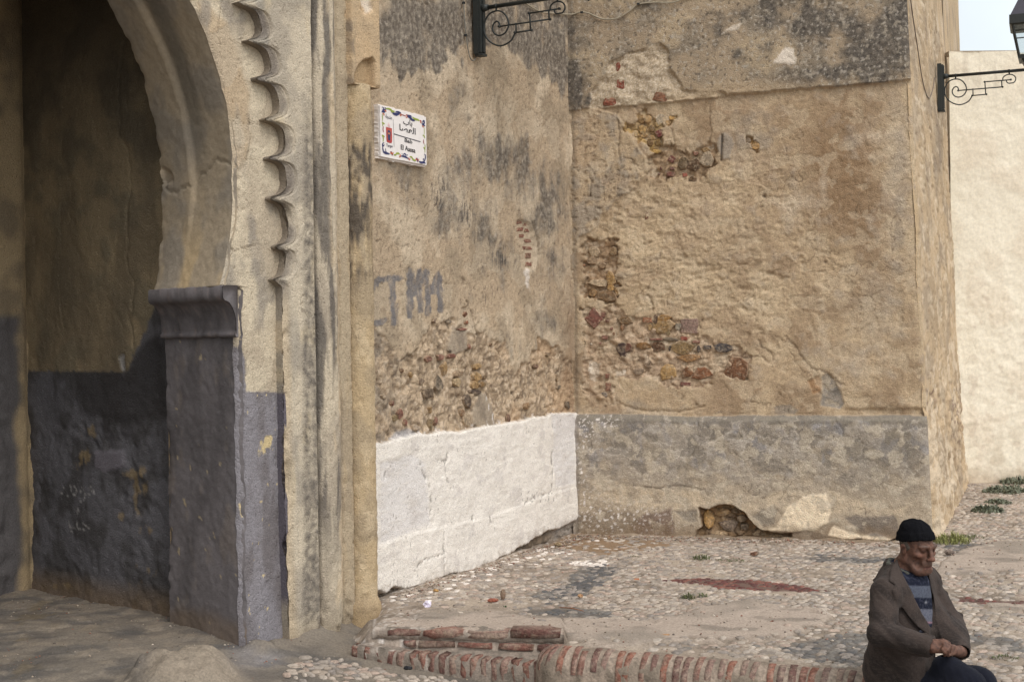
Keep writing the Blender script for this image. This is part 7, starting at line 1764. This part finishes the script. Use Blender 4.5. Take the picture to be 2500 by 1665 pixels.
# ---- hair and knitted cap
def skull_shell(off, cut, h=.0042):
    v = Vox(HC - .15, HC + .16, h); v.ell(hd(0, -.010, .032), HAX, (.074 + off, .094 + off, .098 + off), .001); g = v.coords()
    q = [(g[i] - HC[i]) / HSC for i in range(3)]; L_ = sum(q[i] * hl[i] for i in range(3)); F2 = sum(q[i] * hf[i] for i in range(3)); U_ = sum(q[i] * hu[i] for i in range(3))
    v.D = np.maximum(v.D, cut(L_, F2, U_)).astype(np.float32); return v
brim = lambda f: .046 + .20 * f + .10 * np.maximum(f, 0)
v = skull_shell(.0060, lambda l, f, u: np.maximum(np.maximum(u - (.050 + .2 * f), f - .014 - .010 * np.sin(u * 110)), np.maximum(-(u + .030 + .9 * f + .01 * np.sin(u * 260 + f * 190)), -(np.abs(l) - .055) * (f > -.05))))
P, F_ = v.mesh(); add("hair", P, F_, S(92, 82, 72), M_KNIT, man)
v = skull_shell(.0100, lambda l, f, u: -(u - brim(f) - .006))
v2 = skull_shell(.0160, lambda l, f, u: np.maximum(-(u - brim(f) + .004), u - brim(f) - .036))
D2 = v2.D; hh = np.clip(.5 + .5 * (v.D - D2) / .010, 0, 1); v.D = (v.D * (1 - hh) + D2 * hh - .010 * hh * (1 - hh)).astype(np.float32)
v.ell(hd(0, -.030, .098), HAX, (.066, .076, .042), .03)
P, F_ = v.mesh(); P = smooth_mesh(P, F_, 2, .5); N_ = vnormals(P, F_); q = P - HC; th_ = np.arctan2(q @ hf, q @ hl)
P = P + N_ * (.0012 * np.sin(th_ * 46) + .003 * fbm(th_ * 3, (q @ hu) * 30, 3, 1511))[:, None]
add("knit_cap", P, F_, S(20, 20, 23), M_KNIT, man)

# ---- jacket
def torso(v, o=0.0, k=.05):
    ax = (pl, pf, pz)
    v.ell(SC - pz * .145 - pf * .012, ax, (.178 + o, .128 + o, .175 + o), k)
    v.ell(SC - pz * .30 - pf * .012, ax, (.180 + o, .132 + o, .17 + o), k)
    v.ell(SC - pz * .43 - pf * .030, ax, (.190 + o, .150 + o, .15 + o), k)
    v.cap(SC - pl * .05 + pz * .0, shR + pz * .004, .055 + o, .062 + o, k); v.cap(SC + pl * .05 + pz * .0, shL + pz * .004, .055 + o, .062 + o, k)
    v.cap(SC - pf * .04 - pz * .03, SC - pf * .05 - pz * .2, .085 + o, .09 + o, k)
JV = Vox(np.minimum.reduce([shR, elR, hipR]) - np.array([.14, .18, .22]), np.maximum.reduce([SC + .14, elL + .13, shL + .12]), .0040)
torso(JV)
OPEN = [(2186, 1345), (2196, 1385), (2204, 1405), (2224, 1440), (2240, 1470), (2256, 1500), (2272, 1528), (2286, 1552), (2300, 1562), (2304, 1562), (2298, 1535), (2290, 1500), (2281, 1465), (2274, 1438), (2268, 1412), (2266, 1395), (2272, 1370), (2276, 1345)]
g = JV.coords(); GP = np.stack(g, -1); XP, YP = project(GP)
near = JV.D < .06
dv = np.full(JV.D.shape, .5); dv[near] = psdf(XP[near], YP[near], OPEN) * .00185
front = (GP - SC) @ pf
cut = np.maximum(dv, -(JV.D + .030)); cut = np.maximum(cut, -(front - .0))
JV.D = np.maximum(JV.D, -cut).astype(np.float32)
# lapels and collar: a second thickness of cloth beside the opening
LAP = [(2190, 1362), (2176, 1392), (2172, 1417), (2187, 1427), (2180, 1444), (2196, 1474), (2216, 1502), (2240, 1530), (2266, 1549), (2288, 1556), (2272, 1530), (2256, 1503), (2240, 1473), (2222, 1441), (2203, 1407), (2194, 1385)]
LAP2 = [(2266, 1372), (2278, 1388), (2296, 1424), (2290, 1438), (2304, 1452), (2311, 1500), (2310, 1540), (2305, 1562), (2299, 1536), (2290, 1500), (2281, 1465), (2273, 1436), (2266, 1400)]
for pg in (LAP, LAP2):
    dl = np.full(JV.D.shape, .5); dl[near] = psdf(XP[near], YP[near], pg) * .00185
    lap = np.maximum(np.maximum(dl, JV.D - .0150), -(front + .02)); JV.D = np.minimum(JV.D, lap).astype(np.float32)
# collar round the neck, standing a little
for a, b in (((-.062, -.01, .055), (-.045, -.06, .066)), ((-.045, -.06, .066), (0, -.078, .070)), ((0, -.078, .070), (.045, -.06, .066)), ((.045, -.06, .066), (.060, -.01, .055)), ((-.062, -.01, .055), (-.055, .04, .03)), ((.060, -.01, .055), (.056, .035, .035))):
    p_ = lambda t: SC + pl * t[0] + pf * t[1] + pz * (t[2] - .015)
    JV.cap(p_(a), p_(b), .013, .013, .012); JV.cap(p_(a) - pz * .03, p_(b) - pz * .03, .017, .017, .012)
for s_, e_, w_ in ((shR, elR, wrR), (shL, elL, wrL)):
    dw = (w_ - e_) / np.linalg.norm(w_ - e_)
    JV.cap(s_, s_ + (e_ - s_) * .5, .066, .060, .020); JV.cap(s_ + (e_ - s_) * .5, e_, .060, .056, .013); JV.cap(e_, e_ + (w_ - e_) * .55, .057, .050, .012); JV.cap(e_ + (w_ - e_) * .55, w_ - dw * .012, .052, .045, .010)
    JV.ell(e_ - dw * .012 , (pl, pf, pz), (.055, .055, .054), .012)
    JV.cap(w_ - dw * .03, w_ + dw * .06, .034, .036, .004, True)
JV.cap(SC + pl * .085 - pz * .18 + pf * .07, W(2318, 1560, 5.98), .075, .066, .03); JV.cap(SC + pl * .13 - pz * .16, W(2326, 1560, 6.04), .07, .07, .03)
# skirt of the jacket hanging over the hips
JV.cap(hipR + pz * .10 + pl * .01 - pf * .02, W(2210, 1640, 5.94), .098, .104, .03); JV.cap(W(2204, 1600, 5.92), W(2212, 1760, 5.90), .098, .104, .03); JV.cap(W(2225, 1600, 5.86), W(2232, 1740, 5.80), .070, .070, .03); JV.cap(hipL + pz * .10 - pf * .02, hipL + pl * .02 + pf * .04 - pz * .02, .105, .110, .03)
P, F_ = JV.mesh(); P = smooth_mesh(P, F_, 1, .5); N_ = vnormals(P, F_); X, Y = project(P)
def crease(P, pts, w):
    # distance to a 3-D polyline
    d = np.full(len(P), 9.0)
    for a, b in zip(pts[:-1], pts[1:]):
        ab = b - a; t = np.clip(((P - a) @ ab) / (ab @ ab + 1e-9), 0, 1); d = np.minimum(d, np.linalg.norm(P - a - t[:, None] * ab, axis=1))
    return np.exp(-(d / w)**2)
q = P - SC; l_, f_, u_ = q @ pl, q @ pf, q @ pz
dsp = .004 * fbm(l_ * 9, u_ * 7 + f_ * 5, 3, 1521) + .0018 * fbm(l_ * 30, u_ * 26 + f_ * 20, 3, 1523)
vis = (N_ @ (EYE - SC)) > -.3
def z8(*pts): return [(2050 + x * .2966, 1200 + y * .2966) for x, y in pts]
for pts, w_, a_ in ((z8((270, 700), (330, 790), (370, 900), (410, 1000)), 3.0, -.007), (z8((440, 830), (520, 940), (640, 1060), (740, 1170)), 3.2, -.008), (z8((410, 900), (440, 1000), (470, 1100), (560, 1160)), 6, -.012), (z8((300, 870), (380, 960), (440, 1020)), 5, .006), (z8((250, 1000), (340, 1020), (430, 1070)), 5, -.006), (z8((240, 1120), (330, 1110), (420, 1100), (470, 1110)), 4, -.009), (z8((300, 1190), (340, 1120), (440, 1120)), 6, .007), (z8((330, 1330), (460, 1330), (600, 1340), (720, 1340)), 4.5, -.010), (z8((560, 1170), (640, 1240), (720, 1330)), 6, -.004),
                   (z8((900, 1010), (960, 1000), (1015, 1015)), 4, -.009), (z8((890, 1130), (950, 1110), (1020, 1090)), 4, -.008), (z8((790, 610), (815, 700), (800, 760)), 4, -.006), (z8((850, 590), (880, 700), (880, 860), (890, 960)), 4, -.006), (z8((410, 700), (415, 735), (460, 765)), 2.2, -.006), (z8((690, 1200), (710, 1290), (690, 1330)), 4, .005), ([(x - 2.5, y + 1) for x, y in LAP[2:10]], 2.0, -.008), ([(x + 2.5, y) for x, y in LAP2[1:8]], 2.0, -.006)):
    dsp = dsp + a_ * np.exp(-(pdist(X, Y, pts) / w_)**2) * vis
P = P + N_ * dsp[:, None]
wv = fbm(l_ * 14, u_ * 14 + f_ * 9, 4, 1527)
col = mixc(flat(wv.shape, S(70, 60, 54)), S(56, 49, 45), sst(-.3, .5, wv)); col = mixc(col, S(82, 72, 65), .5 * sst(0, .5, fbm(l_ * 180, u_ * 180, 2, 1529)))
add("jacket", P, F_, np.clip(col, .01, .6), M_CLOTH, man)

# ---- sweater and shirt collar
SV = Vox(SC - np.array([.26, .26, .50]), SC + np.array([.26, .26, .12]), .0048)
torso(SV, -.020); SV.cap(neckb - pz * .05, neckb - pz * .005, .070, .066, .02); SV.cap(SC - pz * .05 + pf * .03, SC - pz * .30 + pf * .03, .09, .10, .04)
P, F_ = SV.mesh(); P = smooth_mesh(P, F_, 2, .5); X, Y = project(P); q = P - SC; l_, u_ = q @ pl, q @ pz
N_ = vnormals(P, F_); P = P + N_ * (.003 * fbm(l_ * 12, u_ * 14, 3, 1531))[:, None]
yy = (Y - 1200) / .2966 - .06 * (X - 2262)
NV, GB, GL = S(32, 36, 50), S(88, 94, 106), S(104, 107, 118)
col = flat(yy.shape, NV)
for a, b, c in ((775, 872, GB), (965, 1068, GL), (1068, 1082, S(150, 118, 128)), (1130, 1150, S(120, 124, 140)), (1180, 1260, GB)): col = mixc(col, c, sst(a - 4, a + 4, yy) * sst(b + 4, b - 4, yy))
col = mixc(col, S(70, 74, 90), .6 * sst(.1, .5, fbm(l_ * 90, u_ * 90, 2, 1533)))
col = mixc(col, S(140, 142, 150), np.exp(-(((X - 2261) / 3)**2 + ((Y - 1470) / 3)**2)))
add("sweater", P, F_, np.clip(col, .01, .6), M_KNIT, man)
CV = Vox(SC - np.array([.13, .13, .10]), SC + np.array([.13, .14, .14]), .0040)
cl = [(-.058, -.045, .058), (-.066, .0, .044), (-.056, .05, .022), (-.030, .085, -.008)]; cl2 = [(-.058, -.045, .058), (0, -.068, .066), (.058, -.045, .058), (.066, .0, .044), (.056, .05, .024), (.024, .088, -.008)]
for lst in (cl, cl2):
    for a, b in zip(lst[:-1], lst[1:]):
        pa_, pb_ = SC + pl * a[0] + pf * a[1] + pz * a[2], SC + pl * b[0] + pf * b[1] + pz * b[2]
        CV.cap(pa_, pb_, .008, .008, .006); CV.cap(pa_ - pz * .018, pb_ - pz * .018, .010, .010, .008)
for s in (-1, 1):
    a = SC + pl * s * .030 + pf * .086 - pz * .012; CV.cap(a, a + pl * s * .018 + pf * .010 - pz * .036, .010, .006, .008); CV.cap(a, a - pl * s * .006 + pf * .012 - pz * .040, .009, .005, .008)
P, F_ = CV.mesh(); add("shirt_collar", P, F_, S(92, 92, 82), M_CLOTH, man)

# ---- trousers and shoes
TV = Vox(np.minimum.reduce([hipR, ftR, knR]) - .15, np.maximum.reduce([hipL, knL, ftL, knR]) + .15, .0062)
for h_, k_, f_ in ((hipR, knR, ftR), (hipL, knL, ftL)):
    TV.cap(h_ + pz * .035, k_ - pz * .002, .088, .074, .035); TV.cap(k_, k_ + (f_ - k_) * .93, .072, .056, .02)
TV.cap(hipR + pz * .03 - pf * .01, hipL + pz * .03 - pf * .01, .095, .100, .03); TV.cap(W(2312, 1634, 5.76), W(2368, 1672, 5.64), .068, .070, .04)
P, F_ = TV.mesh(); P = smooth_mesh(P, F_, 2, .5); N_ = vnormals(P, F_); q = P - SC
P = P + N_ * (.006 * fbm((q @ pl) * 9, (q @ pf) * 9 + q[:, 2] * 6, 3, 1541) + .002 * fbm((q @ pl) * 30, (q @ pf) * 30 + q[:, 2] * 20, 3, 1543))[:, None]
add("trousers", P, F_, S(26, 28, 38), M_CLOTH, man)
for f_ in (ftR, ftL):
    v = Vox(f_ - .16, f_ + .24, .006); v.cap(f_, f_ - pz * .045, .046, .044, .02); v.cap(f_ - pz * .045 - pf * .02, f_ - pz * .055 + pf * .16, .042, .036, .02)
    P, F_ = v.mesh(); add("shoe", P, F_, S(40, 34, 30), M_IRON, man)
# cardboard he sits on
m = MB(); a = W(2119, 1655, 6.02); e1 = (W(2150, 1650, 6.00) - a) * 1.0; 
V = [W(2120, 1652, 6.06), W(2152, 1656, 6.02), W(2150, 1602, 6.10), W(2138, 1606, 6.11)]; V2 = [p + np.array([.01, .02, .004]) for p in V]
m.put(V + V2, [(0, 1, 2, 3), (7, 6, 5, 4), (0, 4, 5, 1), (1, 5, 6, 2), (2, 6, 7, 3), (3, 7, 4, 0)], S(150, 118, 90))
cardp = m.build("cardboard", M_CARD, None); tag(cardp, "folded tan cardboard piece sticking out behind the seated man's jacket", "cardboard")
